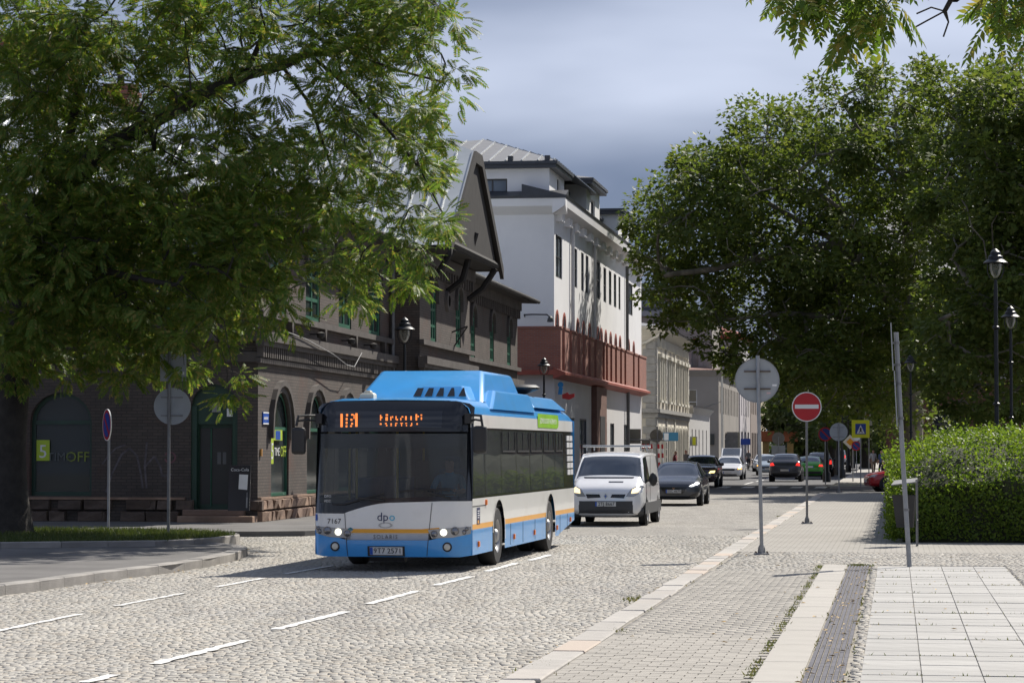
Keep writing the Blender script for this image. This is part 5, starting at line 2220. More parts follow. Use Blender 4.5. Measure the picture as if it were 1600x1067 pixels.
for _ in range(330):                                                        # loose shoots
    x, y = R.uniform(0.0, 9.3), R.uniform(0.3, 4.5)
    if R.random() < 0.25:
        x = R.uniform(-0.1, 0.3)
    z = hedge_pt(max(0, x), y)
    q = R.uniform(0.12, 0.5)
    dx = R.gauss(-0.3 if x < 0.4 else 0, 0.25)
    for j in range(14):
        t = j / 14
        hp.append((x + dx * t * q + R.gauss(0, 0.03), y + R.gauss(0, 0.03), z - 0.05 + q * t))
        hn.append((R.gauss(0, 1), R.gauss(0, 1), 0.6))
hp, hn = np.array(hp), np.array(hn)
rh = np.random.default_rng(3)
D = rh.normal(0, 1, hp.shape)
D[:, 2] = np.abs(D[:, 2]) * 0.7 + 0.15
hn = hn + rh.normal(0, 0.25, hn.shape)
V, T = scatter(OVL_V, OVL_F, frames(D, hn, rh.uniform(0.045, 0.095, len(hp))), hp)
arr_mesh('foliage', V, T, M_leaf_h, hd)
hb = MB()
nx_, ny_ = 20, 50
X_ = fr(0.16, 9.6, nx_)
Y_ = fr(0.22, 46, ny_)
vs = [(x, y, hedge_pt(x, y) - 0.2) for y in Y_ for x in X_]
fs = []
for j in range(ny_):
    for i in range(nx_):
        k = j * (nx_ + 1) + i
        fs.append((k, k + 1, k + nx_ + 2, k + nx_ + 1))
hb.mesh(vs, fs)
for i in range(nx_):
    hb.poly([(X_[i], Y_[0], 0), (X_[i + 1], Y_[0], 0), vs[i + 1], vs[i]])
for j in range(ny_):
    k = j * (nx_ + 1)
    hb.poly([(X_[0], Y_[j + 1], 0), (X_[0], Y_[j], 0), vs[k], vs[k + nx_ + 1]])
hb.build('twig_core', mat('hedge_twigs', (0.035, 0.04, 0.018), 0.95, var=0.4, scale=9, bump=0.6), hd)

# low dark growth that closes the view under the far crowns
for i, (px, Y, w_, h) in enumerate(((1225, 392, 9, 4.5), (1262, 410, 9, 5.0), (1300, 400, 10, 4.6), (1340, 380, 9, 5.0), (1375, 330, 8, 4.5))):
    r_ = random.Random(300 + i)
    bs = gx(px, Y)
    cl_ = []
    for _ in range(60):
        a, q = r_.uniform(0, 2 * pi), sqrt(r_.random())
        cl_.append(bs + Vector((cos(a) * q * w_, sin(a) * q * 3, r_.uniform(0.3, h) * sqrt(1 - 0.7 * q * q))))
    tree('tall_shrub', ['dark shrub mass beside the orange canopy', 'dark shrub mass behind the dark grey SUV', 'dark shrub mass behind the far pale van', 'dark shrub mass behind the crossing sign', 'dark shrub mass behind the walking pedestrian'][i], 'shrub',
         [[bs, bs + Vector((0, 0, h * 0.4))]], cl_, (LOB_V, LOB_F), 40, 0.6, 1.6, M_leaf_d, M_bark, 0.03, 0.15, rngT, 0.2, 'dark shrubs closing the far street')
# ================================================================ people (one continuous skinned body each)
M_skin = mat('skin', (0.42, 0.24, 0.17), 0.6, var=0.05)
M_hair = mat('hair_dark', (0.03, 0.022, 0.018), 0.6)
M_shoe = mat('shoe_dark', (0.03, 0.03, 0.03), 0.6)


def person(name, label, loc, rz, shirt, trousers, pose='stand', height=1.74, hair=None, group=None, step=0.0, skin=None):
    k = height / 1.74
    J = {'pel': (0, 0, 0.95), 'spi': (0, 0.0, 1.15), 'che': (0, 0.01, 1.34), 'nec': (0, 0.0, 1.49), 'hd0': (0, -0.02, 1.57), 'hd1': (0, -0.02, 1.66), 'hd2': (0, -0.01, 1.71),
         'shl': (-0.17, 0.01, 1.42), 'shr': (0.17, 0.01, 1.42), 'ell': (-0.23, 0.05, 1.14), 'elr': (0.23, 0.05, 1.14),
         'wrl': (-0.24, -0.06, 0.90), 'wrr': (0.24, -0.06, 0.90), 'hal': (-0.24, -0.09, 0.82), 'har': (0.24, -0.09, 0.82),
         'hil': (-0.10, 0, 0.90), 'hir': (0.10, 0, 0.90), 'knl': (-0.11, -0.03 - step, 0.49), 'knr': (0.11, -0.03 + step, 0.49),
         'anl': (-0.11, 0.03 - step * 1.4, 0.09), 'anr': (0.11, 0.03 + step * 1.8, 0.09 + step * 0.3), 'tol': (-0.13, -0.13 - step * 1.4, 0.035), 'tor': (0.13, -0.13 + step * 1.7, 0.035)}
    if pose == 'drive':
        J.update({'spi': (0, 0.05, 1.15), 'che': (0, 0.08, 1.34), 'nec': (0, 0.07, 1.49), 'hd0': (0, 0.04, 1.57), 'hd1': (0, 0.03, 1.66), 'hd2': (0, 0.04, 1.71),
                  'shl': (-0.19, 0.08, 1.41), 'shr': (0.19, 0.08, 1.41), 'ell': (-0.27, -0.12, 1.18), 'elr': (0.27, -0.12, 1.18), 'wrl': (-0.19, -0.36, 1.18), 'wrr': (0.19, -0.36, 1.18),
                  'hal': (-0.16, -0.43, 1.21), 'har': (0.16, -0.43, 1.21), 'knl': (-0.16, -0.45, 0.93), 'knr': (0.16, -0.45, 0.93), 'anl': (-0.15, -0.55, 0.5), 'anr': (0.15, -0.55, 0.5),
                  'tol': (-0.15, -0.72, 0.45), 'tor': (0.15, -0.72, 0.45)})
    RD = {'pel': .135, 'spi': .125, 'che': .145, 'nec': .055, 'hd0': .078, 'hd1': .09, 'hd2': .05, 'shl': .07, 'shr': .07, 'ell': .045, 'elr': .045, 'wrl': .03, 'wrr': .03, 'hal': .035, 'har': .035,
          'hil': .095, 'hir': .095, 'knl': .062, 'knr': .062, 'anl': .042, 'anr': .042, 'tol': .035, 'tor': .035}
    E = [('pel', 'spi', 0), ('spi', 'che', 0), ('che', 'nec', 0), ('nec', 'hd0', 2), ('hd0', 'hd1', 2), ('hd1', 'hd2', 3), ('che', 'shl', 0), ('che', 'shr', 0), ('shl', 'ell', 0), ('shr', 'elr', 0),
         ('ell', 'wrl', 2), ('elr', 'wrr', 2), ('wrl', 'hal', 2), ('wrr', 'har', 2), ('pel', 'hil', 1), ('pel', 'hir', 1), ('hil', 'knl', 1), ('hir', 'knr', 1), ('knl', 'anl', 1), ('knr', 'anr', 1), ('anl', 'tol', 4), ('anr', 'tor', 4)]
    names = list(J)
    me = bpy.data.meshes.new('skeleton')
    me.from_pydata([tuple(c * k for c in J[n_]) for n_ in names], [(names.index(a), names.index(b_)) for a, b_, _ in E], [])
    o = bpy.data.objects.new('skeleton', me)
    COL.objects.link(o)
    o.modifiers.new('skin', 'SKIN')
    sv = me.skin_vertices[0].data
    for i, n_ in enumerate(names):
        r_ = RD[n_] * k
        sv[i].radius = (r_, r_ * (0.72 if n_ in ('pel', 'spi', 'che') else 1.0))
        sv[i].use_root = (n_ == 'pel')
    ss = o.modifiers.new('sub', 'SUBSURF')
    ss.levels = ss.render_levels = 2
    dg = bpy.context.evaluated_depsgraph_get()
    ev = o.evaluated_get(dg)
    m2 = bpy.data.meshes.new_from_object(ev)
    bpy.data.objects.remove(o)
    m2.name = 'person'
    for q in (shirt, trousers, skin or M_skin, hair or M_hair, M_shoe):
        m2.materials.append(q)
    segs = [(Vector(J[a]) * k, Vector(J[b_]) * k, mi) for a, b_, mi in E]
    for p in m2.polygons:
        c = p.center
        best, bm_ = 1e9, 0
        for a, b_, mi in segs:
            d = b_ - a
            t = max(0, min(1, (c - a).dot(d) / d.length_squared))
            q = (c - a - d * t).length
            if q < best:
                best, bm_ = q, mi
        if bm_ == 2 and c.z > J['hd1'][2] * k - 0.01 and c.y > J['hd1'][1] * k - 0.03:
            bm_ = 3
        p.material_index = bm_
        p.use_smooth = True
    po = link(name, m2, None, loc, rz)
    tag(po, label, 'person', group)
    return po


# ================================================================ city bus
M_bw = mat('bus_white', (0.80, 0.795, 0.76), 0.28, var=0.03, scale=1.5, coat=0.4, col2=(0.66, 0.64, 0.59), c2lo=0.55, c2hi=0.85, c2scale=1.4)
M_bb = mat('bus_blue', (0.048, 0.315, 0.72), 0.28, var=0.05, scale=1.5, coat=0.5, col2=(0.065, 0.28, 0.60), c2lo=0.5, c2hi=0.8, c2scale=1.6)
M_bo = mat('bus_orange', (0.80, 0.36, 0.02), 0.35, var=0.03, coat=0.3)
M_bk = mat('bus_black', (0.012, 0.013, 0.015), 0.18, var=0.2, coat=0.3)
M_bkm = mat('black_plastic', (0.02, 0.02, 0.021), 0.5, var=0.2)
M_sglass = glassmat('bus_side_glass', (0.30, 0.33, 0.33), tr=0.8, ior=1.8)
M_silver = mat('bus_silver', (0.42, 0.43, 0.43), 0.35, 0.5, var=0.05)
M_tyre = mat('tyre_rubber', (0.022, 0.022, 0.022), 0.85, var=0.25, scale=9)
M_rim = mat('rim_steel', (0.33, 0.33, 0.33), 0.4, 0.6, var=0.15)
M_led = mat('led_orange', (1.0, 0.27, 0.06), 0.5, var=0.02, emit=0.7)
M_lit = mat('lamp_lit', (1.0, 0.97, 0.80), 0.3, var=0.02, emit=1.0)
M_lens = mat('lamp_lens', (0.35, 0.36, 0.37), 0.15, 0.3, var=0.1, coat=0.5)
M_red = mat('lamp_red', (0.5, 0.02, 0.015), 0.25, var=0.1, coat=0.5)
M_redlit = mat('lamp_red_lit', (0.9, 0.04, 0.03), 0.25, var=0.05, emit=0.8)
M_amber = mat('marker_amber', (0.85, 0.20, 0.02), 0.3, var=0.05)
M_amberlit = mat('indicator_lit', (1.0, 0.45, 0.05), 0.3, var=0.02, emit=1.5)
M_seat = mat('seat_blue', (0.05, 0.08, 0.16), 0.8)
M_dash = mat('dash_grey', (0.10, 0.10, 0.10), 0.6)
M_navy = mat('print_navy', (0.01, 0.02, 0.09), 0.4)
M_cyan = mat('print_cyan', (0.05, 0.45, 0.65), 0.4)
M_gap = mat('panel_gap', (0.05, 0.05, 0.05), 0.6)
M_wscreen = glassmat('windscreen', (0.66, 0.70, 0.70), tr=0.95, ior=2.6)

BH = 1.275
BUS_A = -atan(0.1635)
bus = thing('city_bus', 'blue and white city bus with orange stripe and tall gas roof housing', 'bus', gx(610.5, 41.05), BUS_A)


def fy(x, z):
    a = min(1.0, abs(x) / BH)
    y = 0.07 * a * a + 0.17 * max(0.0, (a - 0.80) / 0.20) ** 2.0
    if z > 0.95:
        y += (z - 0.95) * 0.075
    if z > 2.3:
        y += (z - 2.3) ** 1.6 * 0.55
    if z < 0.5:
        y += (0.5 - z) ** 2 * 0.5
    return y


FX = fr(-BH, BH, 30)
FZ = fr(0.2, 2.8, 26)


def front(name, poly, material, off=0.0, parent=bus, smooth=True):
    b = patch(poly, lambda x, z: (x, fy(x, z) - off, z), [x for x in FX], [z for z in FZ])
    return b.build(name, material, parent, smooth='all' if smooth else False)


def wl_low(x):
    """lower edge of the windscreen across the front"""
    if x < -0.76:
        return 0.915
    if x < 0.05:
        t = (x + 0.76) / 0.81
        return 0.92 + 0.17 * sin(t * pi / 2)
    return 1.09 + 0.025 * min(1, (x - 0.05) / 0.8)


XS = fr(-BH, BH, 40)
# body panels of the nose
front('bumper', [(-BH, 0.26), (-1.1, 0.235), (1.1, 0.235), (BH, 0.26), (BH, 0.66), (0.62, 0.50), (-0.72, 0.50), (-BH, 0.66)], M_bb)
front('nose_panel', [(-BH, 0.66), (-0.72, 0.604), (0.62, 0.604), (BH, 0.66)] + [(x, wl_low(x)) for x in reversed(XS)], M_bw)
front('badge_strip', [(-0.74, 0.50), (0.62, 0.50), (0.62, 0.603), (-0.74, 0.603)], M_silver, 0.004)
front('nose_stripe', [(-0.93, 0.655), (-0.7, 0.612), (0.6, 0.612), (0.8, 0.64), (0.78, 0.70), (0.5, 0.675), (-0.6, 0.675), (-0.94, 0.685)], M_bo, 0.006)
for s in (-1, 1):
    hl_ = front('headlight', [(s * 0.66, 0.53), (s * 1.0, 0.545), (s * 1.255, 0.60), (s * 1.262, 0.715), (s * 0.9, 0.69), (s * 0.60, 0.665)] if s > 0 else
                [(s * 0.60, 0.665), (s * 0.9, 0.69), (s * 1.262, 0.715), (s * 1.255, 0.60), (s * 1.0, 0.545), (s * 0.72, 0.53)], M_lens, 0.010)
    for i, (x, z, r_, lit) in enumerate(((0.70, 0.60, 0.05, 0), (0.85, 0.625, 0.047, 1), (1.03, 0.645, 0.058, 0), (1.165, 0.63, 0.035, 0), (1.20, 0.68, 0.03, 0))):
        b = MB()
        b.lathe([(0.0, -0.03), (r_ * 0.6, -0.025), (r_, -0.006), (r_, 0.0)], (s * x, fy(x, z) - 0.012, z), 14, 'y')
        b.lathe([(r_, -0.012), (r_ * 1.15, -0.012), (r_ * 1.2, 0.0)], (s * x, fy(x, z) - 0.0115, z), 14, 'y')
        b.build('bulb', M_lit if lit else mat('bulb_chrome', (0.25, 0.25, 0.26), 0.12, 0.8), hl_, smooth=True)
    b = MB()
    b.lathe([(0.0, -0.028), (0.045, -0.022), (0.055, -0.004)], (s * 0.905, fy(0.905, 0.395) - 0.004, 0.395), 14, 'y')
    fl_ = b.build('fog_lamp', mat('fog_glass', (0.6, 0.58, 0.5), 0.15, coat=0.5), bus, smooth=True)
    b = MB()
    b.lathe([(0.055, -0.012), (0.072, -0.014), (0.078, 0.0)], (s * 0.905, fy(0.905, 0.395) - 0.002, 0.395), 14, 'y')
    b.build('bezel', M_bkm, fl_, smooth=True)
# windscreen, black mask and display
front('mask_top', [(-BH, 2.21), (BH, 2.21), (BH, 2.60), (1.20, 2.66), (1.0, 2.70), (-1.0, 2.70), (-1.20, 2.66), (-BH, 2.60)], M_bk)
ws_ = front('windscreen', [(x, wl_low(x) + 0.075 + (0.10 if x < -0.5 else 0.0)) for x in fr(-1.19, 1.19, 30)] + [(1.19, 2.18), (-1.19, 2.18)], M_wscreen, 0.004)
front('mask_rim', [(-BH, 0.916), (-1.19, 0.916), (-1.19, 2.209), (-BH, 2.209)], M_bk, 0.0)
front('mask_rim', [(1.19, wl_low(1.19)), (BH, wl_low(BH)), (BH, 2.209), (1.19, 2.209)], M_bk, 0.0)
front('mask_rim', [(x, wl_low(x) + 0.001) for x in fr(-1.19, 1.19, 30)] + [(x, wl_low(x) + 0.074 + (0.10 if x < -0.5 else 0.0)) for x in fr(1.19, -1.19, 30)], M_bk, 0.001)
dsp = front('destination_display', [(-0.93, 2.27), (0.80, 2.27), (0.80, 2.54), (-0.93, 2.54)], mat('display_glass', (0.022, 0.024, 0.028), 0.12, coat=0.4), 0.006)


def led(x0, x1, z0, z1):
    b = MB()
    y0 = min(fy(x0, z0), fy(x1, z1)) - 0.016
    b.box(x0, x1, y0, y0 + 0.006, z0, z1)
    return b


def zx(v):
    return (v - 492.0) / 359.0


def zz7(v):
    return (700 - (600 + v * 0.2624)) / 98.8 + 1.95


for (a, c, e, f) in ((190, 175, 203, 255), (278, 172, 291, 253), (220, 176, 231, 190), (220, 199, 230, 214), (221, 222, 231, 236), (221, 244, 231, 256), (250, 176, 263, 186), (248, 205, 259, 217), (253, 229, 264, 240), (248, 244, 258, 254), (266, 180, 271, 206)):
    led(zx(a), zx(e), zz7(f), zz7(c)).build('led_digit', M_led, dsp)
for (a, c, e, f) in ((422, 182, 428, 216), (428, 192, 434, 202), (453, 178, 466, 188), (454, 195, 467, 217), (482, 192, 488, 216), (490, 190, 497, 200), (512, 190, 518, 212), (518, 206, 526, 216), (540, 200, 546, 216), (546, 190, 556, 198), (568, 190, 577, 214),
                     (598, 190, 606, 214), (628, 178, 637, 216), (638, 188, 646, 196), (655, 180, 664, 188), (658, 196, 665, 212)):
    led(zx(a), zx(e), zz7(f), zz7(c)).build('led_letter', M_led, dsp)
for (a, c, e, f) in ((422, 232, 432, 242), (452, 230, 462, 238), (458, 242, 466, 250), (484, 232, 492, 240), (484, 243, 492, 249), (511, 230, 524, 235), (511, 238, 518, 250), (541, 230, 556, 235), (546, 236, 551, 250), (570, 230, 580, 236), (574, 242, 580, 250), (604, 230, 610, 246), (598, 244, 606, 250), (634, 232, 642, 242)):
    led(zx(a), zx(e), zz7(f), zz7(c)).build('led_letter', M_led, dsp)

fmap = lambda x0, z0, off=0.008: (lambda x, y: (x + x0, fy(x + x0, z0 + y) - off, z0 + y))
text('fleet_number', '7167', 0.115, fmap(-0.92, 0.79), M_bk, bus)
text('maker_name', 'SOLARIS', 0.088, fmap(-0.08, 0.55, 0.012), mat('badge_dark', (0.12, 0.12, 0.12), 0.4), bus, 1.25)
text('operator_logo', 'dp', 0.19, fmap(-0.125, 0.862), M_navy, bus, 1.0)
text('operator_logo', 'o', 0.19, fmap(0.028, 0.862), M_cyan, bus, 1.0)
b = MB()
for t0, t1, c in ((0.3, 3.6, 0.03), (3.44, 6.7, -0.03)):
    ts = fr(t0, t1, 14)
    for i in range(14):
        q = []
        for t, k in ((ts[i], 1.0), (ts[i + 1], 1.0), (ts[i + 1], 0.72), (ts[i], 0.72)):
            x, z = -0.08 + 0.115 * cos(t) * k, 0.735 + 0.045 * sin(t) * k
            q.append((x, fy(x, z) - 0.011, z))
        b.poly(q)
b.build('maker_badge', M_silver, bus)
b = MB()
b.poly([(x, fy(x, z) - 0.012, z) for x, z in ((-0.70, 0.67), (-0.65, 0.645), (-0.60, 0.67), (-0.65, 0.70))])
b.build('gas_sticker', mat('sticker_teal', (0.03, 0.18, 0.22), 0.4), bus)
b = MB()
b.poly([(x, fy(x, z) - 0.008, z) for x, z in ((-1.272, 0.80), (-1.225, 0.80), (-1.225, 0.90), (-1.272, 0.90))])
b.build('access_sticker', M_blue_sign, bus)
text('screen_print', 'DPO', 0.055, lambda x, y: (-1.03 + x, fy(-1.03, 1.18) - 0.012, 1.185 + y), M_white, bus)
text('screen_print', 'PDC', 0.055, lambda x, y: (-1.03 + x, fy(-1.03, 1.12) - 0.012, 1.11 + y), M_white, bus)
plt = front('number_plate', [(-0.335, 0.265), (0.195, 0.265), (0.195, 0.39), (-0.335, 0.39)], mat('plate_white', (0.62, 0.62, 0.60), 0.4), 0.018)
front('plate_band', [(-0.333, 0.27), (-0.285, 0.27), (-0.285, 0.385), (-0.333, 0.385)], M_blue_sign, 0.020, plt)
text('plate_text', '9T7 2571', 0.118, fmap(-0.045, 0.328, 0.022), M_bk, plt, 1.0)
front('plate_holder', [(-0.37, 0.245), (0.23, 0.245), (0.23, 0.405), (-0.37, 0.405)], M_bkm, 0.014)
for x0, z0, x1, z1 in ((-0.70, 0.25, -0.745, 0.92), (0.58, 0.25, 0.665, 1.09)):
    b = MB()
    n = 14
    for i in range(n):
        a = [(x0 + (x1 - x0) * t, z0 + (z1 - z0) * t) for t in (i / n, (i + 1) / n)]
        b.poly([(a[0][0] - 0.005, fy(a[0][0], a[0][1]) - 0.007, a[0][1]), (a[0][0] + 0.005, fy(a[0][0], a[0][1]) - 0.007, a[0][1]),
                (a[1][0] + 0.005, fy(a[1][0], a[1][1]) - 0.007, a[1][1]), (a[1][0] - 0.005, fy(a[1][0], a[1][1]) - 0.007, a[1][1])])
    b.build('panel_gap', M_gap, bus)
# wipers
for x0, x1 in ((-0.95, -0.1), (0.15, 0.95)):
    b = MB()
    b.tube([(x, fy(x, 1.2) - 0.05, wl_low(x) + 0.16 + 0.03 * sin(3 * x)) for x in fr(x0, x1, 8)], 0.014, 5)
    b.tube([(x1, fy(x1, 1.1) - 0.03, wl_low(x1) + 0.04), ((x0 + x1) / 2, fy(0.4, 1.2) - 0.06, wl_low((x0 + x1) / 2) + 0.17)], 0.016, 5)
    b.build('wiper', M_bkm, bus)

# sides: strips of panel with wheel arches
WHEELS = (2.75, 8.65)
YS0, YS1 = 0.235, 11.92


def arch_z(y, r_=0.60):
    z = -9
    for c in WHEELS:
        if abs(y - c) < r_:
            z = max(z, 0.49 + sqrt(r_ * r_ - (y - c) ** 2))
    return z


def side_x(z):
    return BH - max(0.0, z - 1.15) * 0.028


def strip(name, z0, z1, material, sg, y0=YS0, y1=YS1, off=0.0):
    """one panel for each run between the wheel arches"""
    b = MB()
    ys = [y0 + (y1 - y0) * i / 150 for i in range(151)]
    for i in range(150):
        lo = [max(z0, arch_z(ys[i])), max(z0, arch_z(ys[i + 1]))]
        if name == 'skirt' and ys[i] > 9.7:
            lo = [max(a, 0.28 + (y - 9.7) * 0.10) for a, y in zip(lo, (ys[i], ys[i + 1]))]
        if min(z1 - lo[0], z1 - lo[1]) <= 0.002:
            if b.f:
                b.build(name, material, bus)
                b = MB()
            continue
        b.poly([(sg * (side_x(lo[0]) + off), ys[i], lo[0]), (sg * (side_x(lo[1]) + off), ys[i + 1], lo[1]), (sg * (side_x(z1) + off), ys[i + 1], z1), (sg * (side_x(z1) + off), ys[i], z1)])
    if b.f:
        b.build(name, material, bus)


for sg in (-1, 1):
    strip('skirt', 0.26, 0.66, M_bb, sg)
    strip('side_stripe', 0.66, 0.745, M_bo, sg)
    strip('side_panel', 0.745, 1.15, M_bw, sg)
    strip('cantrail_panel', 2.28, 2.49, M_bw, sg)
    def rail(nm_, y0, y1, z0, z1, off=-0.004):
        b = MB()
        b.poly([(sg * (side_x(z0) + off), y0, z0), (sg * (side_x(z0) + off), y1, z0), (sg * (side_x(z1) + off), y1, z1), (sg * (side_x(z1) + off), y0, z1)])
        b.build(nm_, M_bk, bus)
    rail('window_rail', YS0, YS1, 1.15, 1.19)
    rail('window_rail', YS0, YS1, 2.25, 2.28)
    y = 0.42
    rail('window_post', YS0, y, 1.19, 2.25)
    for k, L in enumerate((1.05, 1.55, 1.55, 1.5, 1.5, 1.5, 1.1)):
        b = MB()
        y1 = y + L
        b.poly([(sg * (side_x(1.19) - 0.006), y, 1.19), (sg * (side_x(1.19) - 0.006), y1, 1.19), (sg * (side_x(2.25) - 0.006), y1, 2.25), (sg * (side_x(2.25) - 0.006), y, 2.25)])
        wd = b.build('side_window', M_sglass, bus)
        rail('window_post', y1, y1 + 0.05 if k < 6 else YS1, 1.19, 2.25)
        if k > 1:
            b = MB()
            zq = 1.88
            b.box(min(sg * side_x(zq), sg * (side_x(zq) + 0.008)), max(sg * side_x(zq), sg * (side_x(zq) + 0.008)), y + 0.1, y1 - 0.1, zq, zq + 0.03)
            for yq in (y + 0.1, (y + y1) / 2, y1 - 0.13):
                b.box(min(sg * (side_x(2.0) - 0.01), sg * side_x(1.9)), max(sg * (side_x(2.0) - 0.01), sg * (side_x(1.9) + 0.004)), yq, yq + 0.03, 1.9, 2.23)
            b.build('hopper_frame', M_bkm, wd)
        y = y1 + 0.05
    for yy, zq in ((0.75, 0.42), (4.3, 0.42), (6.6, 0.42), (9.45, 0.42), (11.3, 0.53), (1.45, 1.07)):
        b = MB()
        x0 = side_x(zq)
        b.cbox(-0.045, 0.045, -0.04, 0.04, 0.0, 0.028, 0.01)
        o = b.build('side_marker', M_amber, bus)
        o.location = (sg * x0, yy, zq)
        o.rotation_euler = (0, sg * pi / 2, 0)
    for c in WHEELS:                                            # arch lips
        b = MB()
        n = 22
        for i in range(n):
            a0, a1 = pi * i / n - 0.12, pi * (i + 1) / n - 0.12 + (0.24 / n)
            q = []
            for a, r_ in ((a0, 0.598), (a1, 0.598), (a1, 0.64), (a0, 0.64)):
                q.append((sg * (side_x(0.6) + 0.006), c + r_ * cos(a), 0.49 + r_ * sin(a)))
            b.poly(q)
        b.build('arch_lip', M_bw, bus)
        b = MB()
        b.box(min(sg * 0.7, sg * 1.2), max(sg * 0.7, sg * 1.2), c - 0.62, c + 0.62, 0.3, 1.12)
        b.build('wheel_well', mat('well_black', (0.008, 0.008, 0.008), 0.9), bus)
# left-hand seams and stickers on the side that faces the hedge
for yy in (3.95, 5.3, 6.7, 9.9, 10.9):
    b = MB()
    b.box(side_x(0.4), side_x(0.4) + 0.004, yy, yy + 0.014, 0.29, 0.655)
    b.build('panel_gap', M_gap, bus)
b = MB()
b.box(BH, BH + 0.004, YS0, 1.5, 1.02, 1.035)
b.build('panel_gap', M_gap, bus)
b = MB()
b.box(BH + 0.0005, BH + 0.005, 0.62, 0.9, 0.735, 1.0)
st = b.build('notice_sticker', M_navy, bus)
b = MB()
for k in range(4):
    b.box(BH + 0.0055, BH + 0.007, 0.66, 0.86 - 0.05 * (k % 2), 0.94 - k * 0.035, 0.955 - k * 0.035)
b.build('sticker_print', M_white, st)
b = MB()
b.box(BH + 0.0055, BH + 0.007, 0.66, 0.8, 0.75, 0.80)
b.build('sticker_print', M_bo, st)
b = MB()
sx = side_x(2.4) + 0.002
pts = [(7.25, 2.33), (9.7, 2.33), (9.85, 2.36), (9.9, 2.42), (9.9, 2.55), (9.85, 2.59), (7.25, 2.59)]
b.poly([(side_x(z) + 0.008, y, z) for y, z in pts])
gs = b.build('green_sticker', mat('sticker_green', (0.25, 0.52, 0.02), 0.35), bus)
text('sticker_text', 'JEZDÍM EKOLOGICKY NA ZEMNÍ PLYN', 0.135, lambda x, y: (side_x(2.46) + 0.012, 8.55 + x, 2.455 + y), M_white, gs, 0.9)
for i in range(6):
    for j in range(2):
        b = MB()
        y0, z0 = 11.0 + j * 0.42, 1.42 + i * 0.135
        b.box(side_x(z0) - 0.004, side_x(z0) + 0.006, y0, y0 + 0.36, z0, z0 + 0.105)
        b.build('vent_square', mat('vent_white', (0.6, 0.6, 0.6), 0.5), bus)

# roof shell, rear wall, underside
prof = [(side_x(2.49), 2.49), (side_x(2.49) - 0.03, 2.60), (side_x(2.49) - 0.13, 2.70), (0.9, 2.745), (0.0, 2.76)]
b = MB()
ring = prof + [(-x, z) for x, z in reversed(prof[:-1])]
for (ya, yb, dz0, dz1, k0, k1) in ((0.30, 0.55, -0.04, 0.0, 0.99, 1.0), (0.55, 10.9, 0, 0, 1, 1), (10.9, 11.6, 0, -0.04, 1, 1), (11.6, 11.95, -0.04, -0.14, 1, 0.99)):
    for i in range(len(ring) - 1):
        (xa, za), (xb, zb) = ring[i], ring[i + 1]
        def zq(z, d):
            return z + d * (z - 2.49) / 0.26
        b.poly([(xa * k0, ya, zq(za, dz0)), (xb * k0, ya, zq(zb, dz0)), (xb * k1, yb, zq(zb, dz1)), (xa * k1, yb, zq(za, dz1))])
b.build('roof', M_bb, bus, smooth=True, merge=True)
b = MB()
b.poly([(-BH, 11.93, 0.5), (BH, 11.93, 0.5), (BH, 11.93, 2.49), (1.0, 11.95, 2.64), (-1.0, 11.95, 2.64), (-BH, 11.93, 2.49)])
b.build('rear_panel', M_bb, bus)
b = MB()
b.box(-1.2, 1.2, 0.35, 11.8, 0.33, 0.38)
b.box(-0.5, 0.5, 5.0, 11.0, 0.26, 0.33)
b.build('underframe', M_bkm, bus)
b = MB()
b.box(-0.45, 0.12, 0.5, 0.7, 0.14, 0.33)
b.build('tow_bracket', M_bkm, bus)

# gas housing on the roof, rear fairing, small roof gear
def frustum(b, B0, B1, z0, z1, m=0):
    (x0, x1, y0, y1), (u0, u1, v0, v1) = B0, B1
    vs = [(x0, y0, z0), (x1, y0, z0), (x1, y1, z0), (x0, y1, z0), (u0, v0, z1), (u1, v0, z1), (u1, v1, z1), (u0, v1, z1)]
    b.mesh(vs, [(0, 1, 5, 4), (1, 2, 6, 5), (2, 3, 7, 6), (3, 0, 4, 7), (4, 5, 6, 7)], m)


b = MB()
frustum(b, (-1.12, 1.08, 2.3, 6.6), (-0.88, 0.90, 3.35, 6.3), 2.72, 3.27)
b.build('gas_housing', M_bb, bus, smooth=True, bevel=0.06)
b = MB()
frustum(b, (0.85, 1.245, 2.2, 7.0), (0.90, 1.13, 3.2, 6.9), 2.60, 2.93)
b.build('housing_fairing', M_bb, bus, bevel=0.04)
b = MB()
frustum(b, (-1.15, 1.2, 7.1, 11.3), (-1.0, 1.0, 7.3, 10.7), 2.70, 2.93)
b.build('rear_fairing', M_bb, bus, bevel=0.05)
b = MB()
frustum(b, (-0.05, 0.95, 1.75, 2.9), (0.12, 0.78, 2.05, 2.9), 2.74, 2.985)
sc_ = b.build('air_scoop', M_bb, bus, bevel=0.03)
for k in range(5):
    x0 = 0.0 + k * 0.19
    b = MB()
    b.mesh([(x0, 1.80, 2.79), (x0 + 0.13, 1.80, 2.79), (x0 + 0.12 - 0.02 * k + 0.03, 1.965, 2.935), (x0 + 0.045, 1.965, 2.935)], [(0, 1, 2, 3)])
    o = b.build('scoop_slot', M_bk, sc_)
    o.location = (0, -0.022, 0.012)
for yy in (4.3, 5.2):
    b = MB()
    b.box(-0.8, 0.9, yy, yy + 0.012, 3.271, 3.276)
    b.build('panel_gap', M_gap, bus)
b = MB()
b.cbox(-0.62, -0.40, 0.55, 0.80, 2.735, 2.84, 0.03)
b.cbox(-0.56, -0.46, 0.60, 0.75, 2.84, 2.88, 0.02)
b.build('roof_beacon', mat('beacon_cream', (0.6, 0.57, 0.45), 0.5), bus)
b = MB()
b.ball((0.42, 8.0, 3.02), 0.14, 12)
b.build('roof_dome', mat('dome_bronze', (0.35, 0.24, 0.17), 0.4), bus, smooth=True)
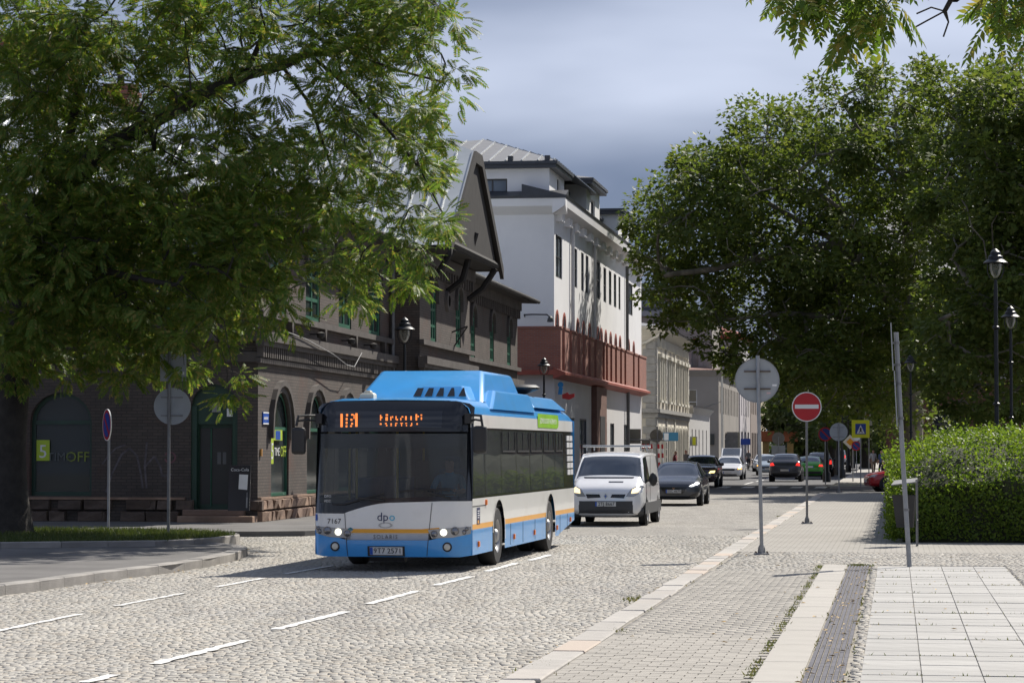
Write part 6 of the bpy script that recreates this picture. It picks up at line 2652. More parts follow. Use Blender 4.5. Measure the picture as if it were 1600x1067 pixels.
b = MB()
b.lathe([(0.0, 0.08), (0.28, 0.07), (0.36, 0.02), (0.34, -0.02), (0.1, -0.1), (0.1, -0.2)], (0.75, 8.4, 3.08), 16)
b.build('roof_antenna', M_bkm, bus, smooth=True)

# mirrors on arms
for sg, zt in ((1, 2.30), (-1, 2.28)):
    b = MB()
    b.tube([(sg * 1.20, 0.30, 2.47), (sg * 1.34, 0.02, 2.47), (sg * 1.47, -0.12, 2.46), (sg * 1.50, -0.14, 2.30)], 0.022, 6)
    b.tube([(sg * 1.20, 0.30, 2.37), (sg * 1.36, 0.0, 2.40), (sg * 1.49, -0.12, 2.38)], 0.018, 6)
    b.box(min(sg * 1.16, sg * 1.27), max(sg * 1.16, sg * 1.27), 0.16, 0.34, 2.34, 2.50)
    arm = b.build('mirror_arm', M_bkm, bus)
    b = MB()
    cx = sg * 1.46
    b.box(cx - 0.115, cx + 0.115, -0.20, -0.08, zt - 0.43, zt)
    b.build('mirror', M_bkm, arm, bevel=0.05)
    b = MB()
    b.poly([(cx - 0.095, -0.075, zt - 0.40), (cx + 0.095, -0.075, zt - 0.40), (cx + 0.095, -0.075, zt - 0.03), (cx - 0.095, -0.075, zt - 0.03)])
    b.build('mirror_glass', mat('mirror_face', (0.5, 0.52, 0.55), 0.03, 1.0), arm)


def wheel(parent, x, y, r_, w_, sg, hub=0.58, name='wheel'):
    we = link(name, None, parent, (x, y, r_))
    we.empty_display_size = 0.1
    b = MB()
    b.lathe([(r_ * hub, -w_ / 2), (r_ * 0.93, -w_ / 2), (r_, -w_ * 0.36), (r_, w_ * 0.36), (r_ * 0.93, w_ / 2), (r_ * hub, w_ / 2)], (0, 0, 0), 28, 'x')
    b.build('tyre', M_tyre, we, smooth=True)
    b = MB()
    e = sg * w_ / 2
    b.lathe([(r_ * hub, e * 0.98), (r_ * hub * 0.9, e * 0.9), (r_ * hub * 0.8, e * 0.55), (r_ * hub * 0.45, e * 0.5), (r_ * hub * 0.4, e * 0.85), (r_ * hub * 0.28, e * 1.05), (0.0, e * 1.05)], (0, 0, 0), 24, 'x')
    for k in range(10):
        a = 2 * pi * k / 10
        b.ball((e * 0.62, r_ * hub * 0.6 * cos(a), r_ * hub * 0.6 * sin(a)), r_ * 0.035, 6)
    b.build('rim', M_rim, we, smooth=True)
    return we


for c in WHEELS:
    for sg in (-1, 1):
        wheel(bus, sg * 1.11, c, 0.485, 0.29, sg)
        if c > 8:
            wheel(bus, sg * 0.80, c, 0.485, 0.27, sg)

# cabin: floor, dash, seats, poles, far wall, ceiling
b = MB()
b.box(-1.2, 1.2, 0.35, 11.8, 0.40, 0.46)
b.build('floor', M_dash, bus)
b = MB()
b.box(-1.22, 1.22, 0.6, 11.8, 2.36, 2.40)
b.build('ceiling_panel', mat('bus_ceiling', (0.22, 0.22, 0.22), 0.7), bus)
b = MB()
b.box(-1.2, 1.2, 6.5, 6.6, 0.46, 2.36)
b.build('partition', mat('bus_inner', (0.06, 0.065, 0.07), 0.8), bus)
b = MB()
b.prism([(0.32, 0.46), (0.75, 0.46), (0.75, 1.02), (0.55, 1.12), (0.36, 1.05)], 'x', 0.1, 1.15)
b.prism([(0.32, 0.46), (0.55, 0.46), (0.55, 0.95), (0.36, 0.95)], 'x', -1.1, 0.09)
b.build('dashboard', M_dash, bus, fix=True)
b = MB()
b.lathe([(0.20, -0.018), (0.225, -0.012), (0.225, 0.012), (0.20, 0.018), (0.20, -0.018)], (0, 0, 0), 22)
b.tube([(-0.2, 0, 0), (0.2, 0, 0)], 0.015, 6)
b.tube([(0, 0, 0), (0, 0.02, -0.3)], 0.03, 6)
o = b.build('steering_wheel', M_bkm, bus)
o.location = (0.68, 0.88, 1.20)
o.rotation_euler = (radians(28), 0, 0)
b = MB()
b.box(0.43, 0.93, 1.28, 1.72, 0.85, 0.97)
b.box(0.45, 0.91, 1.66, 1.80, 0.97, 1.62)
b.box(0.56, 0.80, 1.68, 1.79, 1.62, 1.82)
b.build('driver_seat', M_seat, bus, bevel=0.03)
b = MB()
b.box(0.18, 0.21, 1.0, 2.1, 0.46, 1.75)
b.box(0.18, 1.18, 2.1, 2.13, 0.46, 2.3)
b.build('cab_wall', mat('bus_inner', (0.06, 0.065, 0.07), 0.8), bus)
for k in range(4):
    for x in (-1.0, -0.52, 0.55, 1.0):
        if x > 0 and k == 0:
            continue
        b = MB()
        y = 2.6 + k * 0.85
        b.box(x - 0.2, x + 0.2, y, y + 0.42, 0.78, 0.86)
        b.box(x - 0.2, x + 0.2, y + 0.38, y + 0.45, 0.86, 1.45)
        b.build('passenger_seat', M_seat, bus, bevel=0.03)
for x, y in ((-0.75, 0.9), (-0.35, 2.2), (0.3, 2.4), (-0.3, 4.2), (0.35, 4.2), (-1.05, 1.7)):
    b = MB()
    b.tube([(x, y, 0.46), (x, y, 2.36)], 0.02, 6)
    b.build('grab_pole', mat('pole_yellow', (0.6, 0.45, 0.05), 0.4), bus)
b = MB()
b.poly([(-1.15, 0.30, 1.95), (1.15, 0.30, 1.95), (1.15, 0.28, 2.18), (-1.15, 0.28, 2.18)])
b.build('sun_blind', mat('blind_grey', (0.06, 0.07, 0.085), 0.7), bus)
drv = bus.matrix_world
Mb = Matrix.Translation(bus.location) @ Matrix.Rotation(BUS_A, 4, 'Z')
dp = Mb @ Vector((0.68, 1.38, 0.07))
person('person', 'bus driver in bright blue T-shirt behind the windscreen', dp, BUS_A, mat('shirt_blue', (0.04, 0.30, 0.55), 0.8), mat('trousers_dark', (0.03, 0.03, 0.04), 0.8), 'drive')
# ================================================================ cars
from mathutils.bvhtree import BVHTree
M_cglass = mat('car_glass', (0.03, 0.038, 0.05), 0.03, var=0.35, scale=1.3, spec=1.0, coat=1.0)
M_plate = mat('car_plate', (0.6, 0.6, 0.58), 0.5)


def paint(name, col, rough=0.25):
    return mat(name, col, rough, 0.15, var=0.04, coat=0.7)


# y, half width, bottom, shoulder, top, half roof width, (windscreen start flag)
T_HATCH = [(0.0, .70, .30, .58, .66, .60), (.12, .84, .22, .70, .78, .70), (.45, .91, .20, .80, .88, .76), (1.05, .92, .20, .88, .97, .76), (1.25, .92, .20, .92, 1.02, .76),
           (2.0, .92, .20, .95, 1.44, .62), (2.6, .92, .20, .97, 1.51, .62), (3.5, .92, .20, 1.0, 1.47, .60), (4.2, .91, .22, 1.03, 1.12, .70), (4.38, .86, .30, .95, 1.02, .68), (4.45, .76, .38, .80, .88, .62)]
T_SUV = [(0.0, .70, .30, .66, .76, .60), (.12, .84, .24, .80, .90, .70), (.45, .91, .22, .90, .98, .76), (1.05, .92, .22, .95, 1.05, .76), (1.22, .92, .22, .97, 1.08, .76),
         (1.85, .92, .22, 1.0, 1.44, .66), (2.5, .92, .22, 1.02, 1.51, .66), (3.75, .92, .22, 1.04, 1.47, .64), (4.18, .91, .24, 1.06, 1.14, .74), (4.36, .87, .30, 1.0, 1.06, .72), (4.45, .78, .38, .82, .90, .66)]
T_VAN = [(0.0, .76, .34, .78, .84, .70), (.12, .88, .25, .95, 1.03, .76), (.42, .94, .22, 1.06, 1.16, .78), (.66, .95, .22, 1.10, 1.24, .78), (.78, .95, .22, 1.12, 1.30, .78),
         (1.45, .95, .22, 1.15, 1.88, .76), (1.95, .95, .22, 1.16, 1.95, .80), (3.4, .95, .22, 1.16, 1.97, .82), (4.55, .95, .22, 1.16, 1.95, .82), (4.72, .93, .3, 1.15, 1.92, .80), (4.8, .88, .42, 1.1, 1.86, .76)]
WSI = 4          # station index where the windscreen starts


def car(name, label, cat, pos, rz, T, L, W, Ht, body, lit=None, rear_lit=None, group=None, plate=None, glass_to=None, ribs=True, fam='hatch', grille=True):
    t = thing(name, label, cat, pos, rz, group)
    sy, sx, sz = L / T[-1][0], W / 2 / max(s[1] for s in T), Ht / max(s[4] for s in T)
    rings = []
    for (y, w_, zb, zs, zt, rw) in T:
        h = [(0, zb), (.80 * w_, zb), (.98 * w_, zb + .12), (w_, zb + .55 * (zs - zb)), (.965 * w_, zs), (rw, zt - .05 * min(1, (zt - zs) * 4)), (.72 * rw, zt), (0, zt + .012)]
        ring = h + [(-x, z) for x, z in reversed(h[1:-1])]
        rings.append([(x * sx, y * sy, z * sz) for x, z in ring])
    n = len(rings[0])
    vs = [p for r_ in rings for p in r_]
    fs, ms, cre = [], [], []
    last = len(T) - 1
    RS, RE, BE = WSI + 1, last - 3, last - 2
    for i in range(last):
        for k in range(n):
            l = (k + 1) % n
            fs.append((i * n + k, i * n + l, (i + 1) * n + l, (i + 1) * n + k))
            m = 0
            side = k in (4, n - 5)
            top = k in (5, 6, n - 7, n - 6)
            if side and WSI <= i < (BE if glass_to is None else glass_to):
                m = 1
            if top and i == WSI:
                m = 2
            if top and i == RE and glass_to is None:
                m = 3
            ms.append(m)
    fs.append(tuple(range(n - 1, -1, -1)))
    fs.append(tuple(range(last * n, last * n + n)))
    ms += [0, 0]
    me = bpy.data.meshes.new('car_shell')
    me.from_pydata(vs, [], fs)
    bm = bmesh.new()
    bm.from_mesh(me)
    cl_ = bm.edges.layers.float.new('crease_edge')
    bm.verts.ensure_lookup_table()
    for e in bm.edges:
        a, b_ = e.verts[0].index, e.verts[1].index
        if a // n != b_ // n and a % n == b_ % n and a % n in (4, 5, n - 4, n - 5):
            e[cl_] = 0.55
        if a // n == b_ // n and a // n in (WSI, RS, RE):
            e[cl_] = 0.35
    bmesh.ops.recalc_face_normals(bm, faces=bm.faces)
    bm.to_mesh(me)
    bm.free()
    me.polygons.foreach_set('material_index', ms)
    for q in (body, M_cglass, M_cglass, M_cglass):
        me.materials.append(q)
    o = bpy.data.objects.new('car_shell', me)
    COL.objects.link(o)
    md = o.modifiers.new('s', 'SUBSURF')
    md.levels = md.render_levels = 2
    dg = bpy.context.evaluated_depsgraph_get()
    m2 = bpy.data.meshes.new_from_object(o.evaluated_get(dg))
    bpy.data.objects.remove(o)
    V = [v.co.copy() for v in m2.vertices]
    polys = [(tuple(p.vertices), p.material_index) for p in m2.polygons]
    bvh = BVHTree.FromPolygons(V, [p[0] for p in polys])
    for mi, nm_, mt in ((0, 'body', body), (1, 'side_glass', M_cglass), (2, 'windscreen', M_cglass), (3, 'rear_window', M_cglass)):
        sub = [p for p, q in polys if q == mi]
        if not sub:
            continue
        if mi == 1:
            groups = [[p for p in sub if V[p[0]].x > 0], [p for p in sub if V[p[0]].x < 0]]
        else:
            groups = [sub]
        for g_ in groups:
            used = sorted({i for p in g_ for i in p})
            ix = {q: i for i, q in enumerate(used)}
            b = MB()
            b.mesh([V[i] for i in used], [tuple(ix[i] for i in p) for p in g_])
            b.build(nm_, mt, t, smooth='all')

    def hit_f(x, z):
        h = bvh.ray_cast(Vector((x, -6, z)), Vector((0, 1, 0)))
        return h[0].y if h[0] is not None else 0.3

    def hit_r(x, z):
        h = bvh.ray_cast(Vector((x, L + 6, z)), Vector((0, -1, 0)))
        return h[0].y if h[0] is not None else L - 0.3

    def fpatch(nm_, poly, mt, off=0.012, parent=t, rear=False):
        xs = [p[0] for p in poly]
        zs_ = [p[1] for p in poly]
        b = patch(poly, (lambda x, z: (x, hit_r(x, z) + off, z)) if rear else (lambda x, z: (x, hit_f(x, z) - off, z)), fr(min(xs), max(xs), 7)[1:-1], fr(min(zs_), max(zs_), 4)[1:-1])
        return b.build(nm_, mt, parent, smooth='all')
    t['_'] = 0
    del t['_']
    # pillars
    for sg in (-1, 1):
        b = MB()
        st = [T[WSI], T[RS], T[RS + 1], T[RE], T[BE]]
        pts = [(sg * s[5] * sx, s[0] * sy, (s[4] - .05) * sz) for s in st]
        pts[0] = (sg * (T[WSI][5] + .06) * sx, T[WSI][0] * sy, T[WSI][3] * sz + .03)
        h = []
        for p in pts:
            q = bvh.find_nearest(Vector(p))[0]
            h.append((q.x, q.y, q.z))
        b.tube(h, 0.035, 6)
        b.build('pillar_rail', body, t, smooth=True)
        if glass_to is None:
            b = MB()
            y = T[RS + 1][0] * sy
            p0 = bvh.ray_cast(Vector((sg * 3, y, T[RS + 1][3] * sz + .03)), Vector((-sg, 0, 0)))[0]
            p1 = bvh.ray_cast(Vector((sg * 3, y, (T[RS + 1][4] - .1) * sz)), Vector((-sg, 0, 0)))[0]
            if p0 and p1:
                b.tube([p0, p1], 0.035, 6)
                b.build('door_pillar', M_bkm, t)
    # wheels
    wr = 0.33 * (1.0 if T is not T_VAN else 1.0) * (Ht / 1.5 if T is not T_VAN else 1.0)
    for y in ((.86 * sy, 3.55 * sy) if T is not T_VAN else (.92 * sy, 3.95 * sy)):
        for sg in (-1, 1):
            b = MB()
            b.lathe([(0.0, -.02), (wr * 1.16, -.02), (wr * 1.16, .004), (0.0, .004)], (sg * (W / 2 - .012), y, wr * 1.02), 22, 'x')
            b.build('wheel_arch', M_bkm, t)
            wheel(t, sg * (W / 2 - .085), y, wr, .215, sg, 0.66)
    for sg in (-1, 1):
        b = MB()
        zc = T[WSI][3] * sz + .10
        yc = (T[WSI][0] + .42) * sy
        b.ball((sg * (W / 2 + .13), yc, zc), .11, 10, sx=1.0, sy=.6, sz=.75 if T is not T_VAN else 1.6)
        b.tube([(sg * (W / 2 - .06), yc + .03, zc - .03), (sg * (W / 2 + .1), yc, zc - .02)], .025, 6)
        b.build('mirror', M_bkm if T is T_VAN else body, t, smooth=True)
    if plate:
        pr = fpatch('number_plate', [(-.26, plate[1]), (.26, plate[1]), (.26, plate[1] + .11), (-.26, plate[1] + .11)], M_plate, .02, rear=bool(plate[2]))
        fpatch('plate_band', [(-.26, plate[1]), (-.22, plate[1]), (-.22, plate[1] + .11), (-.26, plate[1] + .11)], M_blue_sign, .022, pr, rear=bool(plate[2]))
        if plate[0]:
            hy = hit_f(0, plate[1] + .05) - .03
            text('plate_text', plate[0], .115, lambda x, y: (x + .02, hy, plate[1] + .055 + y), M_bk, pr)
    return t, fpatch, hit_f, hit_r


def mirror_poly(P_, s):
    return [(s * x, z) for x, z in (P_ if s > 0 else reversed(P_))]


# ---- white delivery van behind the bus
P_white = paint('van_white', (0.80, 0.80, 0.80), 0.3)
M_dkgrey = mat('bumper_grey', (0.055, 0.057, 0.06), 0.6, var=0.15)
vp = gx(946, 64.9)
van, fp, hf_, hr_ = car('delivery_van', 'white delivery van with lit headlights and roof bar behind the bus', 'van', vp, ROAD_A, T_VAN, 4.9, 1.90, 1.86, P_white, plate=('2TJ 8667', .50, 0), glass_to=RS if False else 6)
fp('bumper', [(-.93, .28), (-.80, .22), (.80, .22), (.93, .28), (.93, .64), (.6, .63), (-.6, .63), (-.93, .64)], M_dkgrey, .015)
for s in (-1, 1):
    h = fp('headlight', mirror_poly([(.50, .74), (.70, .74), (.90, .86), (.93, 1.0), (.80, 1.03), (.62, .92)], s), M_lens, .012)
    fp('bulb', mirror_poly([(.64, .82), (.80, .84), (.86, .94), (.78, .98), (.66, .92)], s), mat('lamp_warm', (1.0, 0.72, 0.38), 0.3, emit=1.3), .02, h)
    fp('grille', mirror_poly([(.12, .72), (.46, .70), (.50, .80), (.16, .80)], s), M_bk, .014)
    b = MB()
    b.box(min(s * .955, s * .975), max(s * .955, s * .975), .3, 4.6, .30, .58)
    b.build('side_cladding', M_dkgrey, van)
em = fp('emblem', [(0, .68), (.05, .75), (0, .82), (-.05, .75)], M_silver, .03)
fp('emblem_core', [(0, .715), (.022, .75), (0, .785), (-.022, .75)], M_blue_sign, .034, em)
fp('hood_slot', [(.03, 1.09), (.40, 1.09), (.40, 1.12), (.03, 1.12)], M_bk, .012)
fp('screen_rim', [(-.82, 1.19), (.82, 1.19), (.80, 1.225), (-.80, 1.225)], M_bk, .014)
for y in (1.9, 3.6):
    b = MB()
    b.tube([(-.80, y, 2.0), (.80, y, 2.0)], .028, 8)
    b.tube([(-.70, y, 1.88), (-.70, y, 2.0)], .02, 6)
    b.tube([(.70, y, 1.88), (.70, y, 2.0)], .02, 6)
    b.build('roof_bar', M_silver, van)
b = MB()
b.box(.962, .970, 1.62, 1.635, .6, 1.75)
b.build('door_gap', M_gap, van)
b = MB()
b.box(.962, .970, 1.7, 4.5, 1.08, 1.095)
b.build('body_crease', M_gap, van)

# ---- dark crossover behind the van
P_graph = paint('crossover_graphite', (0.045, 0.05, 0.06), 0.22)
cu, fp, hf_, hr_ = car('crossover_car', 'dark graphite crossover with white headlights behind the white van', 'car', gx(1052, 87.6), ROAD_A, T_HATCH, 4.45, 1.84, 1.51, P_graph, plate=('5SC 4679', .44, 0))
for s in (-1, 1):
    h = fp('headlight', mirror_poly([(.48, .66), (.62, .64), (.86, .74), (.88, .80), (.62, .74)], s), M_lens, .012)
    fp('bulb', mirror_poly([(.52, .665), (.62, .66), (.84, .745), (.84, .785), (.62, .725)], s), mat('lamp_led', (1.0, 1.0, 0.95), 0.3, emit=3.0), .018, h)
    fp('intake', mirror_poly([(.50, .30), (.80, .32), (.82, .46), (.62, .40)], s), M_bk, .012)
fp('grille', [(-.46, .64), (-.30, .40), (.30, .40), (.46, .64)], M_bk, .012)
fp('lower_lip', [(-.74, .26), (.74, .26), (.70, .31), (-.70, .31)], M_bkm, .012)
fp('emblem', [(0, .55), (.05, .62), (.02, .62), (0, .59), (-.02, .62), (-.05, .62)], mat('copper', (0.35, 0.18, 0.09), 0.4, 0.6), .02)

# ---- brown people carrier
mp_, fp, hf_, hr_ = car('people_carrier', 'dark brown people carrier with one lit headlight beside the crossover', 'car', gx(1091, 128.5), ROAD_A, T_SUV, 4.5, 1.85, 1.62, paint('carrier_brown', (0.07, 0.045, 0.045)), plate=('', .5, 0))
for s in (-1, 1):
    h = fp('headlight', mirror_poly([(.48, .72), (.80, .72), (.86, .86), (.60, .84)], s), M_lens, .012)
    if s > 0:
        fp('bulb', mirror_poly([(.50, .73), (.78, .73), (.82, .84), (.60, .83)], s), mat('lamp_warm2', (1.0, 0.75, 0.25), 0.3, emit=2.0), .02, h)
fp('grille', [(-.40, .66), (.40, .66), (.42, .80), (-.42, .80)], M_bk, .012)
fp('intake', [(-.6, .34), (.6, .34), (.55, .44), (-.55, .44)], M_bk, .012)

# ---- white estate with raised tailgate, hazard lamps on
es, fp, hf_, hr_ = car('estate_car', 'white estate car parked with hazard lamps on and tailgate raised', 'car', gx(1136, 159), ROAD_A, T_HATCH, 4.6, 1.80, 1.46, paint('estate_white', (0.72, 0.72, 0.72), 0.3), plate=('', .40, 0))
for s in (-1, 1):
    h = fp('headlight', mirror_poly([(.46, .64), (.82, .66), (.86, .74), (.60, .73)], s), M_lens, .012)
    fp('indicator', mirror_poly([(.62, .65), (.84, .66), (.86, .73), (.64, .72)], s), M_amberlit, .02, h)
fp('grille', [(-.44, .58), (.44, .58), (.46, .70), (-.46, .70)], M_bk, .014)
fp('intake', [(-.6, .28), (.6, .28), (.55, .36), (-.55, .36)], M_bk, .012)
b = MB()
b.prism([(3.75, 1.42), (3.80, 1.46), (4.55, 1.95), (4.60, 1.90)], 'x', -.62, .62)
tg = b.build('tailgate', paint('estate_white', (0.7, 0.7, 0.7)), es, fix=True)
b = MB()
b.mesh([(-.54, 3.86, 1.515), (.54, 3.86, 1.515), (.52, 4.50, 1.935), (-.52, 4.50, 1.935)], [(0, 1, 2, 3)])
b.build('tailgate_glass', M_cglass, tg)

# ---- cars seen from behind
def rear_car(name, label, px, Y, T, L, W, Ht, body, tl, zl, lit=True, plate=.62):
    # turned round: its nose points away from the camera
    base = gx(px, Y) + DIRV * L
    c, fp_, a, b_ = car(name, label, 'car', base, ROAD_A + pi, T, L, W, Ht, body, plate=('', plate, 1))
    for s in (-1, 1):
        fp_('tail_light', mirror_poly(tl, s), M_redlit if lit else M_red, .014, rear=True)
    fp_('rear_bumper', [(-.70, .36), (.70, .36), (.74, .52), (-.74, .52)], M_bkm, .014, rear=True)
    return c, fp_


rear_car('suv', 'dark grey sport utility car driving away with red tail lights', 1226, 150, T_SUV, 4.42, 1.86, 1.65, paint('suv_grey', (0.05, 0.055, 0.07)), [(.60, .95), (.86, .92), (.84, 1.08), (.70, 1.12)], 1)
rear_car('hatchback', 'bright green hatchback driving away next to the dark grey SUV', 1264, 161, T_HATCH, 4.6, 1.80, 1.46, paint('hatch_green', (0.06, 0.30, 0.035)), [(.56, .82), (.84, .80), (.82, .94), (.62, .94)], 1, plate=.74)
rear_car('suv', 'black sport utility car half hidden beyond the green hatchback', 1279, 178, T_SUV, 4.6, 1.86, 1.68, paint('suv_black', (0.025, 0.027, 0.03)), [(.70, .85), (.88, .85), (.86, 1.12), (.74, 1.12)], 1)
wvn, fp_ = rear_car('far_van', 'pale van far down the street driving away', 1308, 300, T_VAN, 4.9, 1.92, 1.95, paint('far_van_grey', (0.45, 0.47, 0.50)), [(.80, .8), (.92, .8), (.92, 1.15), (.82, 1.15)], 1)
fp_('rear_glass', [(-.66, 1.2), (.66, 1.2), (.62, 1.7), (-.62, 1.7)], M_cglass, .014, rear=True)
c, fp, a, b_ = car('car', 'small pale blue car with lit indicator coming past the kerb', 'car', gx(1199, 186), ROAD_A, T_HATCH, 4.0, 1.70, 1.48, paint('small_blue', (0.35, 0.42, 0.48)), plate=('', .42, 0))
for s in (-1, 1):
    h = fp('headlight', mirror_poly([(.46, .64), (.80, .66), (.82, .76), (.60, .75)], s), M_amberlit if s < 0 else M_lens, .012)
fp('grille', [(-.4, .5), (.4, .5), (.42, .62), (-.42, .62)], M_bk, .012)
c, fp, a, b_ = car('hatchback', 'white hatchback parked at the kerb before the orange canopy', 'car', gx(1191, 215), ROAD_A, T_HATCH, 4.1, 1.72, 1.47, paint('hatch_white', (0.66, 0.66, 0.66)), plate=('', .42, 0))
for s in (-1, 1):
    fp('headlight', mirror_poly([(.46, .64), (.80, .66), (.82, .76), (.60, .75)], s), M_lens, .012)
fp('grille', [(-.4, .5), (.4, .5), (.42, .62), (-.42, .62)], M_bk, .012)
rc, fp, a, b_ = car('car', 'red car waiting in the side street with its nose past the hedge', 'car', gx(1352, 117), -pi / 2 + radians(4), T_HATCH, 4.2, 1.75, 1.48, paint('car_red', (0.42, 0.012, 0.02)), plate=('', .42, 0))
for s in (-1, 1):
    fp('headlight', mirror_poly([(.46, .64), (.80, .66), (.84, .80), (.62, .78)], s), M_lens, .012)
fp('grille', [(-.4, .5), (.4, .5), (.42, .62), (-.42, .62)], M_bk, .012)
# ================================================================ signs, lamps, street furniture
M_galv = mat('galvanised_steel', (0.30, 0.31, 0.32), 0.5, 0.5, var=0.15, scale=4)
M_galv_d = mat('weathered_pole', (0.22, 0.22, 0.22), 0.6, 0.4, var=0.2, scale=3)
M_signback = mat('sign_back_grey', (0.33, 0.35, 0.36), 0.55, 0.2, var=0.08, scale=3)
M_sred = mat('sign_red', (0.45, 0.012, 0.018), 0.4, var=0.05)
M_sblue = mat('sign_face_blue', (0.012, 0.05, 0.30), 0.4, var=0.05)
M_swhite = mat('sign_white', (0.75, 0.75, 0.74), 0.45, var=0.03)
M_syel = mat('sign_yellow', (0.72, 0.74, 0.02), 0.45, var=0.03)
M_sora = mat('sign_orange', (0.80, 0.35, 0.02), 0.45, var=0.03)
M_bolt = mat('bolt_rust', (0.10, 0.07, 0.05), 0.7)


def disc(b, x, z, r_, y0, y1, n=32, m=0):
    b.lathe([(0.0, y0), (r_, y0), (r_, y1), (0.0, y1)], (x, 0, z), n, 'y', m)


def post(t, h, r_=0.03, lean=(0, 0), base=True, m=None):
    b = MB()
    b.tube([(0, 0, 0), (lean[0] * 0.5, lean[1] * 0.5, h * 0.5), (lean[0], lean[1], h)], r_, 10)
    b.build('pole', m or M_galv, t, smooth=True)
    if base:
        b = MB()
        b.cbox(-0.13, 0.13, -0.13, 0.13, 0.0, 0.03, 0.008)
        b.lathe([(r_ * 2.2, 0.03), (r_ * 1.9, 0.12), (r_ * 1.2, 0.17)], (0, 0, 0), 12)
        b.build('foot', M_galv_d, t)
        for x, y in ((-0.1, -0.1), (0.1, -0.1), (0.1, 0.1), (-0.1, 0.1)):
            b = MB()
            b.lathe([(0.014, 0.03), (0.014, 0.055), (0.0, 0.06)], (x, y, 0), 6)
            b.build('bolt', M_bolt, t)


# ---- back of a round sign, near right
t = thing('round_sign', 'grey back of large round traffic sign on steel pole near the kerb', 'sign', gp(1190, 866, 0.07), ROAD_A * 0.3)
post(t, 3.52, 0.033, (-0.06, 0))
b = MB()
disc(b, -0.065, 3.08, 0.385, -0.0, 0.018, 40)
b.build('disc', M_signback, t)
b = MB()
b.lathe([(0.385, -0.012), (0.395, -0.012), (0.395, 0.02), (0.385, 0.02)], (-0.065, 0, 3.08), 40, 'y')
b.build('rim', M_galv, t)
t.location.y += 0.0
for z in (2.93, 3.24):
    b = MB()
    b.box(-0.30, 0.17, -0.03, -0.008, z - 0.012, z + 0.012)
    b.box(-0.115, -0.015, -0.05, -0.03, z - 0.016, z + 0.016)
    b.build('bracket', M_bolt, t)
b = MB()
b.box(0.10, 0.17, -0.004, -0.001, 2.84, 2.87)
b.build('sticker', mat('sticker_pink', (0.5, 0.35, 0.35), 0.5), t)
b = MB()
b.box(0.20, 0.28, -0.004, -0.001, 2.98, 3.01)
b.build('sticker', M_swhite, t)
for o in [c for c in t.children if c.name.startswith('pole')]:
    o.location.y = -0.06

# ---- no entry
t = thing('no_entry_sign', 'red and white no-entry sign on slim steel pole', 'sign', gp(1261, 818, 0.07), 0.0)
post(t, 2.9, 0.03, m=M_galv_d)
b = MB()
disc(b, 0, 2.91, 0.37, -0.05, -0.035, 40)
b.build('disc', M_swhite, t)
b = MB()
disc(b, 0, 2.91, 0.345, -0.056, -0.0505, 40)
fc = b.build('red_face', M_sred, t)
b = MB()
b.box(-0.295, 0.295, -0.061, -0.057, 2.865, 2.965)
b.build('white_bar', M_swhite, fc)

# ---- leaning pole with sign plates seen edge-on
t = thing('leaning_sign_pole', 'leaning grey pole with sign plates seen edge-on before the hedge', 'sign', gp(1421, 885, 0.073), 0.0)
b = MB()
b.tube([(0, 0, 0), (-0.10, 0, 1.8), (-0.19, 0, 3.72)], 0.038, 12)
b.build('pole', M_galv, t, smooth=True)
for z0, z1, x0, x1, wd in ((3.12, 3.86, -0.265, -0.235, 0.55), (2.22, 3.10, -0.215, -0.175, 0.42)):
    b = MB()
    b.mesh([(x1 - .012, -wd / 2, z0), (x1 + .006, -wd / 2, z0), (x1 + .006, wd / 2, z0), (x1 - .012, wd / 2, z0), (x0 - .012, -wd / 2, z1), (x0 + .006, -wd / 2, z1), (x0 + .006, wd / 2, z1), (x0 - .012, wd / 2, z1)],
           [(0, 1, 5, 4), (1, 2, 6, 5), (2, 3, 7, 6), (3, 0, 4, 7), (4, 5, 6, 7), (3, 2, 1, 0)])
    o = b.build('sign_plate', M_signback, t)
    o.rotation_euler = (0, 0, radians(-8.4))
for z in (3.55, 3.2, 2.9, 2.35, 0.9):
    b = MB()
    x = -0.19 * z / 3.72
    b.lathe([(0.040, -0.02), (0.046, -0.02), (0.046, 0.02), (0.040, 0.02)], (x, 0, z), 12)
    if z > 2:
        b.box(x - 0.075, x - 0.03, -0.02, 0.02, z - 0.015, z + 0.015)
    b.build('clamp', M_galv_d, t)

# ---- litter bin with sheet-metal lid, before the hedge
t = thing('litter_bin', 'dark litter bin under a slanted sheet-metal lid at the hedge corner', 'bin', gp(1415, 853, 0.07), radians(-14))
b = MB()
b.mesh([(-0.16, -0.13, 0.36), (0.15, -0.13, 0.36), (0.15, 0.13, 0.36), (-0.16, 0.13, 0.36), (-0.24, -0.17, 0.98), (0.20, -0.17, 0.98), (0.20, 0.17, 0.98), (-0.24, 0.17, 0.98)],
       [(0, 1, 5, 4), (1, 2, 6, 5), (2, 3, 7, 6), (3, 0, 4, 7), (3, 2, 1, 0)])
b.build('basket', mat('bin_dark', (0.04, 0.039, 0.038), 0.5, 0.3, var=0.25), t)
b = MB()
b.mesh([(-0.25, -0.20, 1.16), (0.23, -0.19, 1.22), (0.22, 0.19, 1.29), (-0.22, 0.19, 1.24), (-0.25, -0.20, 1.18), (0.23, -0.19, 1.24), (0.22, 0.19, 1.31), (-0.22, 0.19, 1.26)],
       [(0, 3, 2, 1), (4, 5, 6, 7), (0, 1, 5, 4), (1, 2, 6, 5), (2, 3, 7, 6), (3, 0, 4, 7)])
b.build('lid', M_galv_d, t)
b = MB()
for y in (-0.12, 0.12):
    b.tube([(0.22, y, 0.0), (0.22, y, 1.28)], 0.014, 6)
b.tube([(0.22, -0.12, 0.5), (0.22, 0.12, 0.5)], 0.015, 6)
